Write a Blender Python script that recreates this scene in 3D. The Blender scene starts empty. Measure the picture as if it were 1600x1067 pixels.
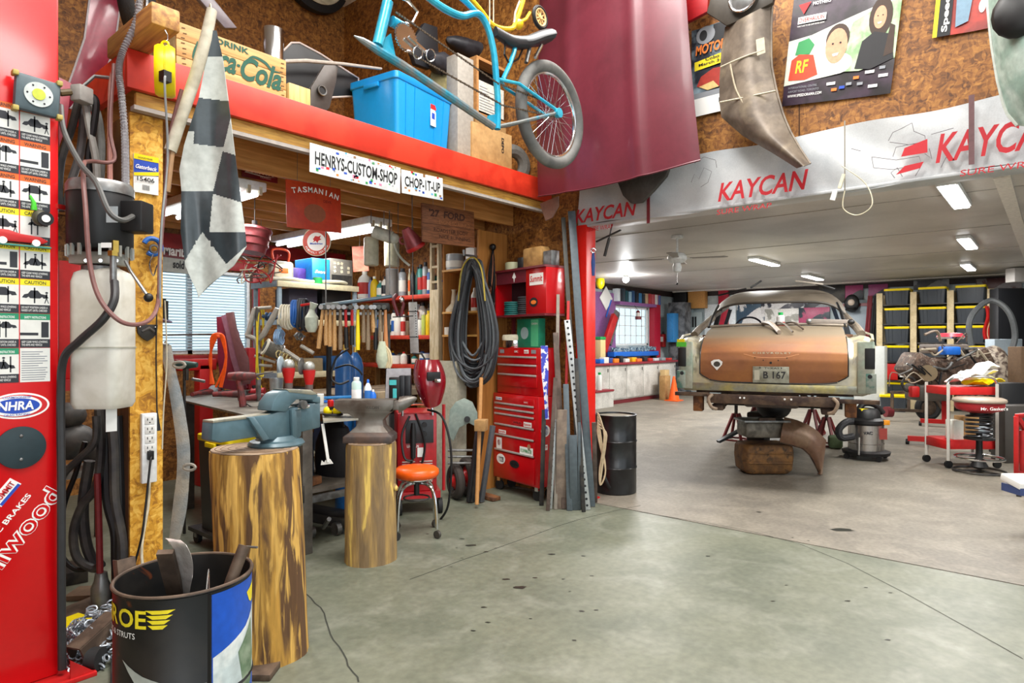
import bpy,math,random
from math import sin,cos,pi,radians,sqrt,atan2
from mathutils import Vector,Matrix
random.seed(7)
V = Vector
SC = bpy.context.scene
COL = SC.collection
# ------------------------------------------------------------------ camera
TH = radians(40.365)              # heading of the camera from the world X axis
HC = 1.5
cam_d = bpy.data.cameras.new('camera');cam = bpy.data.objects.new('camera',cam_d);COL.objects.link(cam)
cam_d.sensor_width = 36.0;cam_d.lens = 22.5;cam_d.clip_start = 0.05;cam_d.clip_end = 100
cam.location = (0,0,HC);cam.rotation_euler = (pi/2,0,TH - pi/2)
SC.camera = cam
# ------------------------------------------------------------------ view
SC.view_settings.view_transform = 'Standard';SC.view_settings.look = 'None'
SC.view_settings.gamma = 1.0;SC.view_settings.use_curve_mapping = False
SC.view_settings.exposure = 0.0
# ------------------------------------------------------------------ daylight
wd = bpy.data.worlds.new('daylight');SC.world = wd;wd.use_nodes = True
bg = wd.node_tree.nodes['Background'];bg.inputs[0].default_value = (0.86,0.94,1.0,1);bg.inputs[1].default_value = 1.6

def area(name,loc,size,power,col=(1,.97,.93),rot=(0,0,0)):
    l = bpy.data.lights.new(name,'AREA');l.shape = 'RECTANGLE';l.size,l.size_y = size
    l.energy = power;l.color = col
    o = bpy.data.objects.new(name,l);COL.objects.link(o);o.location = loc;o.rotation_euler = rot
    return o
# high-bay fittings over the main floor, plus an added soft fill light behind the camera
area('high_bay_light',(0.6,1.2,5.85),(2.4,1.2),240)
area('high_bay_light',(3.4,2.2,5.85),(2.4,1.2),260)
area('high_bay_light',(2.6,-1.4,5.85),(2.4,1.2),200)
area('frontal_fill',(-2.6,-2.6,2.1),(4.5,3.2),130,(.93,.97,1),(radians(90),0,radians(-48)))
# the two tube fittings below the loft and the LED battens of the far room
area('tube_light',(3.9,5.9,2.56),(.25,1.7),34,(1,.98,.94))
area('tube_light',(2.35,5.3,2.56),(.25,1.4),30,(1,.98,.94))

# ------------------------------------------------------------------ pixel helpers (the photograph as 1600 x 1067)
CT,ST = cos(TH),sin(TH)
def rd(r,d,z=0.0): return V((d*CT + r*ST,d*ST - r*CT,z))
def pp(px,py,d=None,X=None,Y=None,Z=None):
    k = (px - 800)/1000.0;m = (533.5 - py)/1000.0
    dx,dy = CT + k*ST,ST - k*CT       # world step per unit depth
    if X is not None: d = X/dx
    if Y is not None: d = Y/dy
    if Z is not None: d = (Z - HC)/m
    return V((dx*d,dy*d,HC + m*d))
def px_of(p):
    d = p[0]*CT + p[1]*ST;r = p[0]*ST - p[1]*CT
    return 800 + 1000*r/d,533.5 - 1000*(p[2] - HC)/d,d
# ------------------------------------------------------------------ materials
def lin(h):
    if not isinstance(h,str): return tuple(h)[:3] + (1,)
    c = [int(h[i:i+2],16)/255 for i in (0,2,4)]
    return tuple((x/12.92 if x <= .04045 else ((x+.055)/1.055)**2.4) for x in c) + (1,)
_mats = {}
def mat(key,c='808080',r=.55,m=0.0,c2=None,ns=6.0,lo=.42,hi=.6,var=.12,vs=30.,bump=.0,bs=40.,emit=0,coat=0,stretch=None,alpha=None,trans=0,c3=None,n3=2.5,lo3=.55,hi3=.7):
    """principled material: base colour c, patches of c2 where a noise is above lo..hi, fine tonal variation, bump"""
    if key in _mats: return _mats[key]
    M_ = bpy.data.materials.new(key);M_.use_nodes = True;nt = M_.node_tree;N = nt.nodes;L = nt.links
    b = N['Principled BSDF'];b.inputs['Roughness'].default_value = r;b.inputs['Metallic'].default_value = m
    if coat: b.inputs['Coat Weight'].default_value = coat;b.inputs['Coat Roughness'].default_value = .12
    if trans: b.inputs['Transmission Weight'].default_value = trans
    if alpha is not None: b.inputs['Alpha'].default_value = alpha
    tc = N.new('ShaderNodeTexCoord');src = tc.outputs['Object']
    if stretch:
        mp = N.new('ShaderNodeMapping');mp.inputs['Scale'].default_value = stretch;L.new(src,mp.inputs[0]);src = mp.outputs[0]
    def noise(sc,det=4,dist=0):
        n = N.new('ShaderNodeTexNoise');n.inputs['Scale'].default_value = sc;n.inputs['Detail'].default_value = det
        n.inputs['Distortion'].default_value = dist;L.new(src,n.inputs['Vector']);return n.outputs['Fac']
    def mixc(f,a,c_):
        x = N.new('ShaderNodeMix');x.data_type = 'RGBA'
        if hasattr(f,'is_linked'): L.new(f,x.inputs[0])
        else: x.inputs[0].default_value = f
        for s,q in ((6,a),(7,c_)):
            if hasattr(q,'is_linked'): L.new(q,x.inputs[s])
            else: x.inputs[s].default_value = q
        return x
    def ramp(f,lo_,hi_):
        q = N.new('ShaderNodeMapRange');q.inputs[1].default_value = lo_;q.inputs[2].default_value = hi_;L.new(f,q.inputs[0]);return q.outputs[0]
    col = lin(c)
    if c2: col = mixc(ramp(noise(ns,6,.4),lo,hi),col,lin(c2)).outputs[2]
    if c3: col = mixc(ramp(noise(n3,5,.8),lo3,hi3),col,lin(c3)).outputs[2]
    if var:
        f = ramp(noise(vs,3),.3,.7)
        d1 = N.new('ShaderNodeMapRange');d1.inputs[3].default_value = 1-var;d1.inputs[4].default_value = 1+var;L.new(f,d1.inputs[0])
        x = mixc(1.0,col,(1,1,1,1));x.blend_type = 'MULTIPLY';L.new(d1.outputs[0],x.inputs[7]);col = x.outputs[2]
    if hasattr(col,'is_linked'): L.new(col,b.inputs['Base Color'])
    else: b.inputs['Base Color'].default_value = col
    if bump:
        bp = N.new('ShaderNodeBump');bp.inputs['Strength'].default_value = bump;bp.inputs['Distance'].default_value = .01
        L.new(noise(bs,5),bp.inputs['Height']);L.new(bp.outputs[0],b.inputs['Normal'])
    if emit:
        b.inputs['Emission Color'].default_value = lin(c);b.inputs['Emission Strength'].default_value = emit
    _mats[key] = M_;return M_
def osb(key,c1,c2,c3):
    if key in _mats: return _mats[key]
    M_ = bpy.data.materials.new(key);M_.use_nodes = True;nt = M_.node_tree;N = nt.nodes;L = nt.links
    b = N['Principled BSDF'];b.inputs['Roughness'].default_value = .6
    tc = N.new('ShaderNodeTexCoord')
    nz = N.new('ShaderNodeTexNoise');nz.inputs['Scale'].default_value = 9;L.new(tc.outputs['Object'],nz.inputs['Vector'])
    outs = []
    for rot,sc in (((.3,.5,.2),(19,19,64)),((.9,-.4,1.3),(60,20,20)),((-.6,.8,-.7),(24,66,24))):
        mp = N.new('ShaderNodeMapping');mp.inputs['Rotation'].default_value = rot;mp.inputs['Scale'].default_value = sc
        ad = N.new('ShaderNodeVectorMath');ad.operation = 'MULTIPLY_ADD';ad.inputs[1].default_value = (.12,.12,.12)
        L.new(nz.outputs['Color'],ad.inputs[0]);L.new(tc.outputs['Object'],ad.inputs[2]);L.new(ad.outputs[0],mp.inputs[0])
        vo = N.new('ShaderNodeTexVoronoi');vo.inputs['Scale'].default_value = 1.0;L.new(mp.outputs[0],vo.inputs['Vector'])
        sp = N.new('ShaderNodeSeparateColor');L.new(vo.outputs['Color'],sp.inputs[0]);outs.append(sp.outputs[0])
    a = N.new('ShaderNodeMath');a.operation = 'ADD';L.new(outs[0],a.inputs[0]);L.new(outs[1],a.inputs[1])
    a2 = N.new('ShaderNodeMath');a2.operation = 'ADD';L.new(a.outputs[0],a2.inputs[0]);L.new(outs[2],a2.inputs[1])
    a3 = N.new('ShaderNodeMath');a3.operation = 'DIVIDE';L.new(a2.outputs[0],a3.inputs[0]);a3.inputs[1].default_value = 3
    rp = N.new('ShaderNodeValToRGB');L.new(a3.outputs[0],rp.inputs[0])
    e = rp.color_ramp.elements;e[0].position = .12;e[0].color = lin(c1);e[1].position = .9;e[1].color = lin(c3)
    q = rp.color_ramp.elements.new(.5);q.color = lin(c2)
    L.new(rp.outputs[0],b.inputs['Base Color'])
    bp = N.new('ShaderNodeBump');bp.inputs['Strength'].default_value = .3;bp.inputs['Distance'].default_value = .003
    L.new(a3.outputs[0],bp.inputs['Height']);L.new(bp.outputs[0],b.inputs['Normal'])
    _mats[key] = M_;return M_
def wood(key,c1,c2,axis=0,sc=3.0,r=.6):
    """straight grain along the given object axis"""
    st = [22,22,22];st[axis] = 1.6
    return mat(key,c1,r,c2=c2,ns=sc/2.2,lo=.35,hi=.7,var=.1,vs=sc*1.5,stretch=tuple(st),bump=.1,bs=sc)
# ------------------------------------------------------------------ mesh builder
def basis(dirv,up=V((0,0,1))):
    w = V(dirv).normalized()
    if abs(w.dot(up)) > .98: up = V((0,1,0)) if abs(w.y) < .9 else V((1,0,0))
    u = up.cross(w).normalized();v = w.cross(u)
    return u,v,w
class MB:
    def __init__(s): s.v = [];s.f = [];s.mi = [];s.k = 0
    def add(s,vs,fs):
        n = len(s.v);s.v += [tuple(p) for p in vs]
        for f in fs: s.f.append(tuple(i+n for i in f));s.mi.append(s.k)
        return s
    def frame_box(s,o,u,v,w,a,b,c):          # box centred at o with half extents a b c along u v w
        o = V(o);P = [o + u*(a*i) + v*(b*j) + w*(c*k) for k in (-1,1) for j in (-1,1) for i in (-1,1)]
        return s.add(P,[(0,2,3,1),(4,5,7,6),(0,1,5,4),(2,6,7,3),(0,4,6,2),(1,3,7,5)])
    def box(s,c,sz,rot=None):
        R = Matrix.Identity(3)
        if rot: 
            from mathutils import Euler
            R = Euler(rot).to_matrix()
        return s.frame_box(c,R @ V((1,0,0)),R @ V((0,1,0)),R @ V((0,0,1)),sz[0]/2,sz[1]/2,sz[2]/2)
    def bx(s,x0,x1,y0,y1,z0,z1): return s.box(((x0+x1)/2,(y0+y1)/2,(z0+z1)/2),(abs(x1-x0),abs(y1-y0),abs(z1-z0)))
    def bar(s,p,q,w,h,up=V((0,0,1))):
        p,q = V(p),V(q);u,v,d = basis(q-p,up);return s.frame_box((p+q)/2,u,v,d,w/2,h/2,(q-p).length/2)
    def rings(s,R,cap=True,cyc=False):           # R: list of rings of equal length
        n = len(R[0]);b = len(s.v);vs = [p for r in R for p in r];fs = []
        m = len(R)
        for i in range(m if cyc else m-1):
            for j in range(n):
                a,c = i*n,((i+1) % m)*n
                fs.append((a+j,a+(j+1) % n,c+(j+1) % n,c+j))
        if cap and not cyc: fs += [tuple(range(n))[::-1],tuple(range((m-1)*n,m*n))]
        return s.add(vs,fs)
    def cyl(s,p,q,r0,r1=None,n=16,cap=True):
        p,q = V(p),V(q);r1 = r0 if r1 is None else r1;u,v,w = basis(q-p)
        return s.rings([[c + (u*cos(2*pi*i/n) + v*sin(2*pi*i/n))*r for i in range(n)] for c,r in ((p,r0),(q,r1))],cap)
    def tube(s,pts,r,n=8,cyc=False,cap=True):
        pts = [V(p) for p in pts];m = len(pts);R = [];u = None
        for i,p in enumerate(pts):
            a = pts[(i-1) % m] if (i or cyc) else p;b = pts[(i+1) % m] if (i < m-1 or cyc) else p
            t = (b-a);t = t.normalized() if t.length > 1e-9 else V((0,0,1))
            if u is None: u,v,_ = basis(t)
            else: u = u - t*u.dot(t);u = u.normalized() if u.length > 1e-6 else basis(t)[0];v = t.cross(u)
            rr = r[i] if isinstance(r,(list,tuple)) else r
            R.append([p + (u*cos(2*pi*k/n) + v*sin(2*pi*k/n))*rr for k in range(n)])
        return s.rings(R,cap,cyc)
    def lathe(s,prof,o=(0,0,0),n=24,axis=(0,0,1),cap=True):   # prof: (radius, height)
        u,v,w = basis(V(axis));o = V(o)
        return s.rings([[o + w*h + (u*cos(2*pi*i/n) + v*sin(2*pi*i/n))*max(r,1e-4) for i in range(n)] for r,h in prof],cap)
    def prism(s,poly,t,o,u,v):                 # 2-D outline in the plane o,u,v; extruded t along -(u x v)
        o,u,v = V(o),V(u),V(v);w = u.cross(v).normalized();n = len(poly)
        A = [o + u*a + v*b for a,b in poly];B = [p - w*t for p in A]
        return s.add(A+B,[tuple(range(n)),tuple(range(n,2*n))[::-1]] + [(i,i+n,(i+1) % n+n,(i+1) % n) for i in range(n)])
    def poly3(s,P,t,dirv=None):                  # planar world polygon with thickness
        P = [V(p) for p in P];n = len(P)
        w = V(dirv).normalized() if dirv is not None else (P[1]-P[0]).cross(P[2]-P[0]).normalized()
        return s.add(P+[p+w*t for p in P],[tuple(range(n)),tuple(range(n,2*n))[::-1]] + [(i,i+n,(i+1) % n+n,(i+1) % n) for i in range(n)])
    def ball(s,c,r,n=12,m=8):
        if not isinstance(r,(tuple,list)): r = (r,r,r)
        c = V(c)
        return s.rings([[c + V((r[0]*sin(a)*cos(2*pi*i/n),r[1]*sin(a)*sin(2*pi*i/n),r[2]*cos(a))) for i in range(n)] for a in [max(.02,min(pi-.02,pi*j/m)) for j in range(m+1)]][::-1])
    def torus(s,c,axis,R,r,n=32,m=8,sx=1.0):
        u,v,w = basis(V(axis));c = V(c)
        return s.tube([c + (u*cos(2*pi*i/n)*sx + v*sin(2*pi*i/n))*R for i in range(n)],r,m,cyc=True)
    def sheet(s,fn,nu,nv,t=.003):               # fn(u,v) -> point; closed thin sheet of thickness t
        G = [[V(fn(i/nu,j/nv)) for j in range(nv+1)] for i in range(nu+1)]
        Nn = [[None]*(nv+1) for _ in range(nu+1)]
        for i in range(nu+1):
            for j in range(nv+1):
                a = G[min(i+1,nu)][j]-G[max(i-1,0)][j];b = G[i][min(j+1,nv)]-G[i][max(j-1,0)]
                q = a.cross(b);Nn[i][j] = q.normalized() if q.length > 1e-12 else V((0,0,1))
        A = [G[i][j] for i in range(nu+1) for j in range(nv+1)];B = [G[i][j]-Nn[i][j]*t for i in range(nu+1) for j in range(nv+1)]
        W = nv+1;n = len(A);fs = []
        for i in range(nu):
            for j in range(nv):
                q = (i*W+j,(i+1)*W+j,(i+1)*W+j+1,i*W+j+1);fs.append(q);fs.append(tuple(x+n for x in q[::-1]))
        for j in range(nv): fs.append((j,j+1,j+1+n,j+n));a = nu*W;fs.append((a+j+1,a+j,a+j+n,a+j+1+n))
        for i in range(nu): fs.append(((i+1)*W,i*W,i*W+n,(i+1)*W+n));a = nv;fs.append((i*W+a,(i+1)*W+a,(i+1)*W+a+n,i*W+a+n))
        return s.add(A+B,fs)
MW = {}
def mw(o): return MW.get(o.name,Matrix.Identity(4))
def tag(o,label=None,cat=None,group=None,kind=None):
    if label: o['label'] = label
    if cat: o['category'] = cat
    if group: o['group'] = group
    if kind: o['kind'] = kind
    return o
def T(name,label,cat,loc=(0,0,0),rz=0.0,group=None):
    o = bpy.data.objects.new(name,None);COL.objects.link(o);o.location = loc;o.rotation_euler = (0,0,rz);o.empty_display_size = .05
    MW[o.name] = Matrix.Translation(V(loc)) @ Matrix.Rotation(rz,4,'Z');return tag(o,label,cat,group)
def B(mb,name,mats,parent=None,local=False,bev=0,sm=True,seg=2,ang=35,label=None,kind=None):
    me = bpy.data.meshes.new(name);vs = mb.v
    if parent is not None and not local and parent.name in MW:
        I = mw(parent).inverted();vs = [I @ V(p) for p in vs]
    me.from_pydata([tuple(p) for p in vs],[],mb.f)
    if not isinstance(mats,(list,tuple)): mats = [mats]
    for m_ in mats: me.materials.append(m_)
    if len(mats) > 1: me.polygons.foreach_set('material_index',mb.mi)
    me.validate()
    import bmesh
    bm = bmesh.new();bm.from_mesh(me);bmesh.ops.recalc_face_normals(bm,faces=bm.faces)
    if bev:
        es = [e for e in bm.edges if len(e.link_faces) == 2 and e.calc_face_angle(0) > .6]
        if es: bmesh.ops.bevel(bm,geom=es,offset=bev,segments=seg,affect='EDGES',profile=.5,clamp_overlap=True)
    bm.to_mesh(me);bm.free()
    if sm: me.shade_smooth();me.set_sharp_from_angle(angle=radians(ang))
    o = bpy.data.objects.new(name,me);COL.objects.link(o)
    if parent is not None: o.parent = parent;MW[o.name] = mw(parent)
    if label: o['label'] = label
    if kind: o['kind'] = kind
    return o
def one(mb,name,mats,label,cat,group=None,**k):
    """a thing that is a single mesh; its origin is moved to the centre of its base"""
    xs = [p[0] for p in mb.v];ys = [p[1] for p in mb.v];zs = [p[2] for p in mb.v]
    c = V(((min(xs)+max(xs))/2,(min(ys)+max(ys))/2,min(zs)));mb.v = [tuple(V(p)-c) for p in mb.v]
    o = B(mb,name,mats,**k);o.location = c;MW[o.name] = Matrix.Translation(c);return tag(o,label,cat,group)
def struct(mb,name,mats,**k):
    o = B(mb,name,mats,**k)
    if o.parent is None: o['kind'] = 'structure'
    return o
def dup(root,loc=None,rz=None,label=None,scale=None,mats=None,group=None):
    def cp(o,par):
        c = o.copy();COL.objects.link(c)
        if par is not None: c.parent = par
        if mats:
            st = o.name.split('.')[0]
            if st in mats and c.type == 'MESH':
                c.material_slots[0].link = 'OBJECT';c.material_slots[0].material = mats[st]
        for ch in list(o.children): cp(ch,c)
        return c
    r = cp(root,None)
    if loc is not None: r.location = loc
    if rz is not None: r.rotation_euler = (0,0,rz) if not isinstance(rz,tuple) else rz
    if scale is not None: r.scale = scale if isinstance(scale,(tuple,list)) else (scale,)*3
    if label: r['label'] = label
    if group: r['group'] = group
    return r
UX,UY,UZ = V((1,0,0)),V((0,1,0)),V((0,0,1))
def text(s,parent,m,o,u,v,h,w=None,bold=0.0,shear=0.0,off=.003,align='L',name='lettering',label=None,spacing=1.0):
    """flat lettering in the plane o,u,v, cap height h; w fits the width"""
    c = bpy.data.curves.new('t','FONT');c.body = s;c.size = 1;c.offset = bold;c.shear = shear;c.extrude = 0;c.space_character = spacing;c.resolution_u = 3
    ob = bpy.data.objects.new('t',c);me = bpy.data.meshes.new_from_object(ob);bpy.data.objects.remove(ob)
    if not me.vertices: return None
    xs = [p.co.x for p in me.vertices];ys = [p.co.y for p in me.vertices];x0,x1,y0,y1 = min(xs),max(xs),min(ys),max(ys)
    o,u,v = V(o),V(u).normalized(),V(v).normalized();n = u.cross(v)
    ky = h/(y1-y0);kx = ky if w is None else w/(x1-x0);W = (x1-x0)*kx
    a = {'L': 0,'C': -W/2,'R': -W}[align]
    I = mw(parent).inverted()
    for p in me.vertices: p.co = I @ (o + u*((p.co.x-x0)*kx + a) + v*((p.co.y-y0)*ky) + n*off)
    me.materials.append(m);me.name = name
    t = bpy.data.objects.new(name,me);COL.objects.link(t);t.parent = parent;MW[t.name] = mw(parent)
    if label: t['label'] = label
    return t
def patch(parent,m,o,u,v,pts,off=.002,t=.0008,name='print',label=None):
    """a flat printed shape in the plane o,u,v"""
    o,u,v = V(o),V(u).normalized(),V(v).normalized();n = u.cross(v)
    mb = MB().prism(pts,t,o+n*off,u,v);return B(mb,name,m,parent,sm=False,label=label)
def circ(cx,cy,rx,ry=None,n=20,a0=0): ry = rx if ry is None else ry;return [(cx+rx*cos(2*pi*i/n+a0),cy+ry*sin(2*pi*i/n+a0)) for i in range(n)]
def rect(x0,y0,x1,y1): return [(x0,y0),(x1,y0),(x1,y1),(x0,y1)]
def spline(P,n=6,cyc=False):
    P = [V(p) for p in P];m = len(P);out = []
    for i in range(m if cyc else m-1):
        p0 = P[(i-1) % m] if (i or cyc) else P[0];p1 = P[i];p2 = P[(i+1) % m];p3 = P[(i+2) % m] if (i < m-2 or cyc) else P[-1]
        for k in range(n):
            t = k/n;out.append(.5*((2*p1) + (p2-p0)*t + (2*p0-5*p1+4*p2-p3)*t*t + (3*p1-p0-3*p2+p3)*t**3))
    if not cyc: out.append(P[-1])
    return out
def fit(pts,plane):
    """four pixel corners (top-left, top-right, bottom-right, bottom-left) on a plane -> origin (bottom-left), unit u, unit v, width, height"""
    P = [pp(*p,**plane) for p in pts];u = (P[1]-P[0]+P[2]-P[3])/2;v = (P[0]-P[3]+P[1]-P[2])/2
    w,h = u.length,v.length;u.normalize();v = (v-u*v.dot(u)).normalized();c = sum(P,V())/4
    return c-u*w/2-v*h/2,u,v,w,h
# frequently used materials
RED = mat('painted_red','c01818',.45,var=.06,c2='a81212',ns=3)
REDS = mat('painted_red_steel','cc0d12',.3,var=.05,coat=.3)
MAR = mat('maroon_paint','6e2028',.4,var=.08)
BLK = mat('black_plastic','0c0c0e',.5,var=.1)
DKG = mat('dark_grey_metal','2e2e30',.5,.3,c2='46423c',ns=8)
GRY = mat('grey_metal','8a8c8c',.4,.7,c2='6a6866',ns=9)
CHR = mat('chrome','d8d8da',.16,1.0,var=.04)
WHT = mat('white_plastic','e8e8e4',.5,var=.04)
CRM = mat('cream_paint','d9d2b8',.55,c2='b8ae92',ns=7)
RST = mat('rusty_metal','5a3a28',.8,.3,c2='8a5a34',ns=12,bump=.3,bs=60)
BRN = mat('brown_steel','54463c',.65,.5,c2='6b5a4c',ns=10,bump=.15)
RUB = mat('black_rubber','1c1c1d',.75,var=.15)
YEL = mat('yellow_plastic','f0d800',.4,var=.05)
BLU = mat('blue_plastic','1a6ad0',.4,var=.05)
GRN = mat('green_plastic','20a050',.4,var=.05)
ORG = mat('orange_vinyl','ee5c10',.35,var=.05)
INK = mat('black_ink','16181c',.6,var=0)
INW = mat('white_ink','f2f2ee',.6,var=0)
INR = mat('red_ink','c81c20',.6,var=0)
INB = mat('blue_ink','1c48b0',.6,var=0)
ING = mat('green_ink','2f8f50',.6,var=0)
INY = mat('yellow_ink','f2dc1c',.6,var=0)
INO = mat('orange_ink','ea7a28',.6,var=0)
INP = mat('grey_ink','8c9096',.6,var=0)
CARD = mat('cardboard','b08a58',.8,c2='a07a4a',ns=5)
PINEX = wood('pine_along_x','c88f4e','a86e34',0)
PINEY = wood('pine_along_y','c88f4e','a86e34',1)
PINEZ = wood('pine_upright','d2a468','b07c40',2)
OSBY = osb('bright_osb','8f5a16','d49a2c','f0c45c')
OSBD = osb('aged_osb','4e2c0e','875522','b07a38')
# ================================================================== STRUCTURE
CONC = mat('worn_concrete','707363',.46,c2='5f6456',ns=1.6,lo=.38,hi=.68,c3='85877a',n3=3.3,lo3=.48,hi3=.85,var=.14,vs=22,bump=.05,bs=50)
CONC2 = mat('dusty_concrete','7c766a',.55,c2='686259',ns=1.0,lo=.35,hi=.75,c3='928a7c',n3=3.4,lo3=.45,hi3=.9,var=.16,vs=30,bump=.08,bs=60)
fl = struct(MB().bx(-5,5.02,-6,7.42,-.12,0),'floor',CONC)
struct(MB().bx(5.04,17.8,-6,8.7,-.12,0),'floor',CONC2)
struct(MB().bx(5.02,5.04,-6,8.7,-.13,-.012),'trim_1',mat('joint_dirt','3c3a34',.9))
# cracks and oil marks in the near slab
def crack(P,w):
    mb = MB();Q = [pp(a,b,Z=.0) for a,b in P]
    Q = spline(Q,4);random.seed(len(P));Q = [q + V((random.uniform(-.006,.006),random.uniform(-.006,.006),0)) for q in Q]
    for a,b in zip(Q,Q[1:]):
        n = (b-a).cross(UZ).normalized()*w/2;mb.add([a-n,a+n,b+n,b-n],[(0,1,2,3)])
    mb.v = [(x,y,.0012) for x,y,z in mb.v]
    B(mb,'crack',mat('crack_dirt','34362f',.9),fl,sm=False)
crack([(474,925),(500,950),(517,990),(540,1030),(562,1066)],.008)
crack([(640,905),(760,862),(905,812),(1000,790)],.006)
crack([(1000,800),(1250,850),(1600,1030)],.005)
OIL = mat('oil_stain','2e2f2a',.3)
def stain(px,py,w,name='stain',m=OIL,sq=.5):
    c = pp(px,py,Z=0);random.seed(int(px));k = 11
    P = [c + rd(cos(2*pi*i/k)*w*random.uniform(.6,1.2),sin(2*pi*i/k)*w*sq*random.uniform(.6,1.2)) for i in range(k)]
    B(MB().add([(p.x,p.y,.0016) for p in P],[tuple(range(k))]),name,m,fl,sm=False)
for a in ((735,852,.05),(862,866,.03),(722,842,.02),(760,862,.02),(1316,828,.09),(1185,800,.03),(812,918,.05),(790,905,.03),(722,872,.012),(880,905,.012)): stain(*a)
random.seed(99)
for a in [(random.uniform(640,1400),random.uniform(830,1010),random.uniform(.008,.02)) for k in range(26)]: s_ = random.getstate();stain(*a);random.setstate(s_)
# --- walls of the main bay
win = (2.45,3.80,1.36,2.30)
wb = MB()
wb.bx(-5,win[0],7.3,7.42,0,6);wb.bx(win[1],5.1,7.3,7.42,0,6);wb.bx(win[0],win[1],7.3,7.42,0,win[2]);wb.bx(win[0],win[1],7.3,7.42,win[3],6)
struct(wb,'wall_back',OSBD)
struct(MB().bx(5.1,5.22,3.5,7.42,0,6),'wall_right',OSBD)
hd = struct(MB().bx(5.1,5.22,-6,3.5,2.62,6),'wall_header',OSBD)
struct(MB().bx(-5,-4.9,-6,7.42,0,6),'wall_left',OSBD)
struct(MB().bx(-5,5.22,-6,7.42,6,6.1),'ceiling',mat('white_ceiling','d8d6d0',.8))
# sheet joints and a stud strip of the header
for y in (2.7,1.48,.26): B(MB().bx(5.094,5.1,y-.004,y+.004,3.05,6),'panel_joint',mat('joint_dark','4a2c12',.8),hd,sm=False)
# window with horizontal slatted blind
wn = struct(MB().bx(win[0],win[1],7.375,7.385,win[2],win[3]),'window_1',mat('window_glass','dff0f4',.05,trans=1,var=0))
WHP = mat('white_vinyl','e4e8e8',.5)
fr = MB();x0,x1,z0,z1 = win
for a in ((x0,x0+.04,z0,z1),(x1-.04,x1,z0,z1),(x0,x1,z0,z0+.04),(x0,x1,z1-.04,z1),(3.08,3.13,z0,z1)): fr.bx(a[0],a[1],7.34,7.40,a[2],a[3])
B(fr,'window_frame',WHP,wn)
SL = mat('blind_slat','a4bcc8',.5,var=.03)
slat = MB().box((0,0,0),(x1-x0-.1,.024,.0015),(radians(28),0,0));first = None
for i in range(27):
    z = z1-.05-i*(z1-z0-.07)/27
    if first is None: first = B(slat,'slat',SL,wn,local=True,sm=False);s_ = first
    else: s_ = first.copy();COL.objects.link(s_);s_.parent = wn
    s_.location = ((x0+x1)/2,7.32,z)
B(MB().bx(x0+.03,x1-.03,7.30,7.335,z1-.03,z1+.005),'head_rail',WHP,wn)
REDT = mat('dark_red_trim','8c1414',.5,c2='a01c1c',ns=4)
struct(MB().bx(x1,x1+.09,7.27,7.30,.9,2.42),'trim_2',REDT,bev=.004)
struct(MB().bx(x0-.09,x1+.09,7.26,7.30,z1+.02,z1+.12),'trim_3',REDT,bev=.004)
struct(MB().bx(x0-.09,x1+.09,7.24,7.30,z0-.10,z0-.01),'trim_4',REDT,bev=.004)
# --- the far room
WLG = mat('pale_blue_wall','9fb0b6',.7,c2='b6c0c2',ns=1.4)
w2 = (14.19,15.95,1.40,2.42)
wl = MB().bx(5.22,w2[0],8.6,8.72,0,2.95).bx(w2[1],17.72,8.6,8.72,0,2.95).bx(w2[0],w2[1],8.6,8.72,0,w2[2]).bx(w2[0],w2[1],8.6,8.72,w2[3],2.95)
struct(wl,'wall_side',WLG)
struct(MB().bx(17.6,17.72,-6,8.72,0,2.95),'wall_far',WLG)
struct(MB().bx(5.22,17.72,-6.1,-6,0,2.95),'wall_end',WLG)
CEIL = mat('far_ceiling_paint','c2beb8',.45,c2='b0aca6',ns=.8,var=.04)
cl = struct(MB().bx(5.22,17.72,-6,8.72,2.95,3.02),'ceiling',CEIL)
for x in (7.6,10.0,12.4,14.8): B(MB().bx(x-.01,x+.01,-6,8.6,2.944,2.95),'joint',mat('ceiling_joint','a8a49e',.6),cl,sm=False)
struct(MB().bx(17.56,17.6,-6,8.6,2.80,2.95),'trim_5',mat('dark_brown_trim','2e2220',.6))
struct(MB().bx(5.3,17.6,8.57,8.6,2.80,2.95),'trim_6',mat('dark_brown_trim','2e2220',.6))
wn2 = struct(MB().bx(w2[0],w2[1],8.66,8.67,w2[2],w2[3]),'window_2',_mats['window_glass'])
m2 = MB()
x0,x1,z0,z1 = w2
for a in ((x0,x0+.06,z0,z1),(x1-.06,x1,z0,z1),(x0,x1,z0,z0+.05),(x0,x1,z1-.05,z1)): m2.bx(a[0],a[1],8.62,8.68,a[2],a[3])
B(m2,'window_frame',WHP,wn2)
for i in range(1,6): B(MB().bx(x0+i*(x1-x0)/6-.012,x0+i*(x1-x0)/6+.012,8.645,8.66,z0,z1),'muntin',WHP,wn2)
for i in range(1,4): B(MB().bx(x0,x1,8.645,8.66,z0+i*.26-.01,z0+i*.26+.01),'muntin',WHP,wn2)
PUR = mat('mauve_paint','8c5a94',.5)
struct(MB().bx(12.0,14.12,8.54,8.6,.98,2.72),'trim_7',PUR)
struct(MB().bx(14.1,16.05,8.40,8.6,w2[3]+.02,w2[3]+.10),'trim_8',PUR)
struct(MB().bx(16.0,16.35,8.44,8.6,.98,2.80),'trim_9',mat('crimson_paint','b01c34',.45))
# ceiling seam battens of the far room
struct(MB().bx(7.0,17.5,.30,.42,2.925,2.95),'trim_10',mat('white_batten','dcd8d0',.5))
struct(MB().bx(17.2,17.5,.42,8.5,2.925,2.95),'trim_11',mat('white_batten','dcd8d0',.5))
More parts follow.
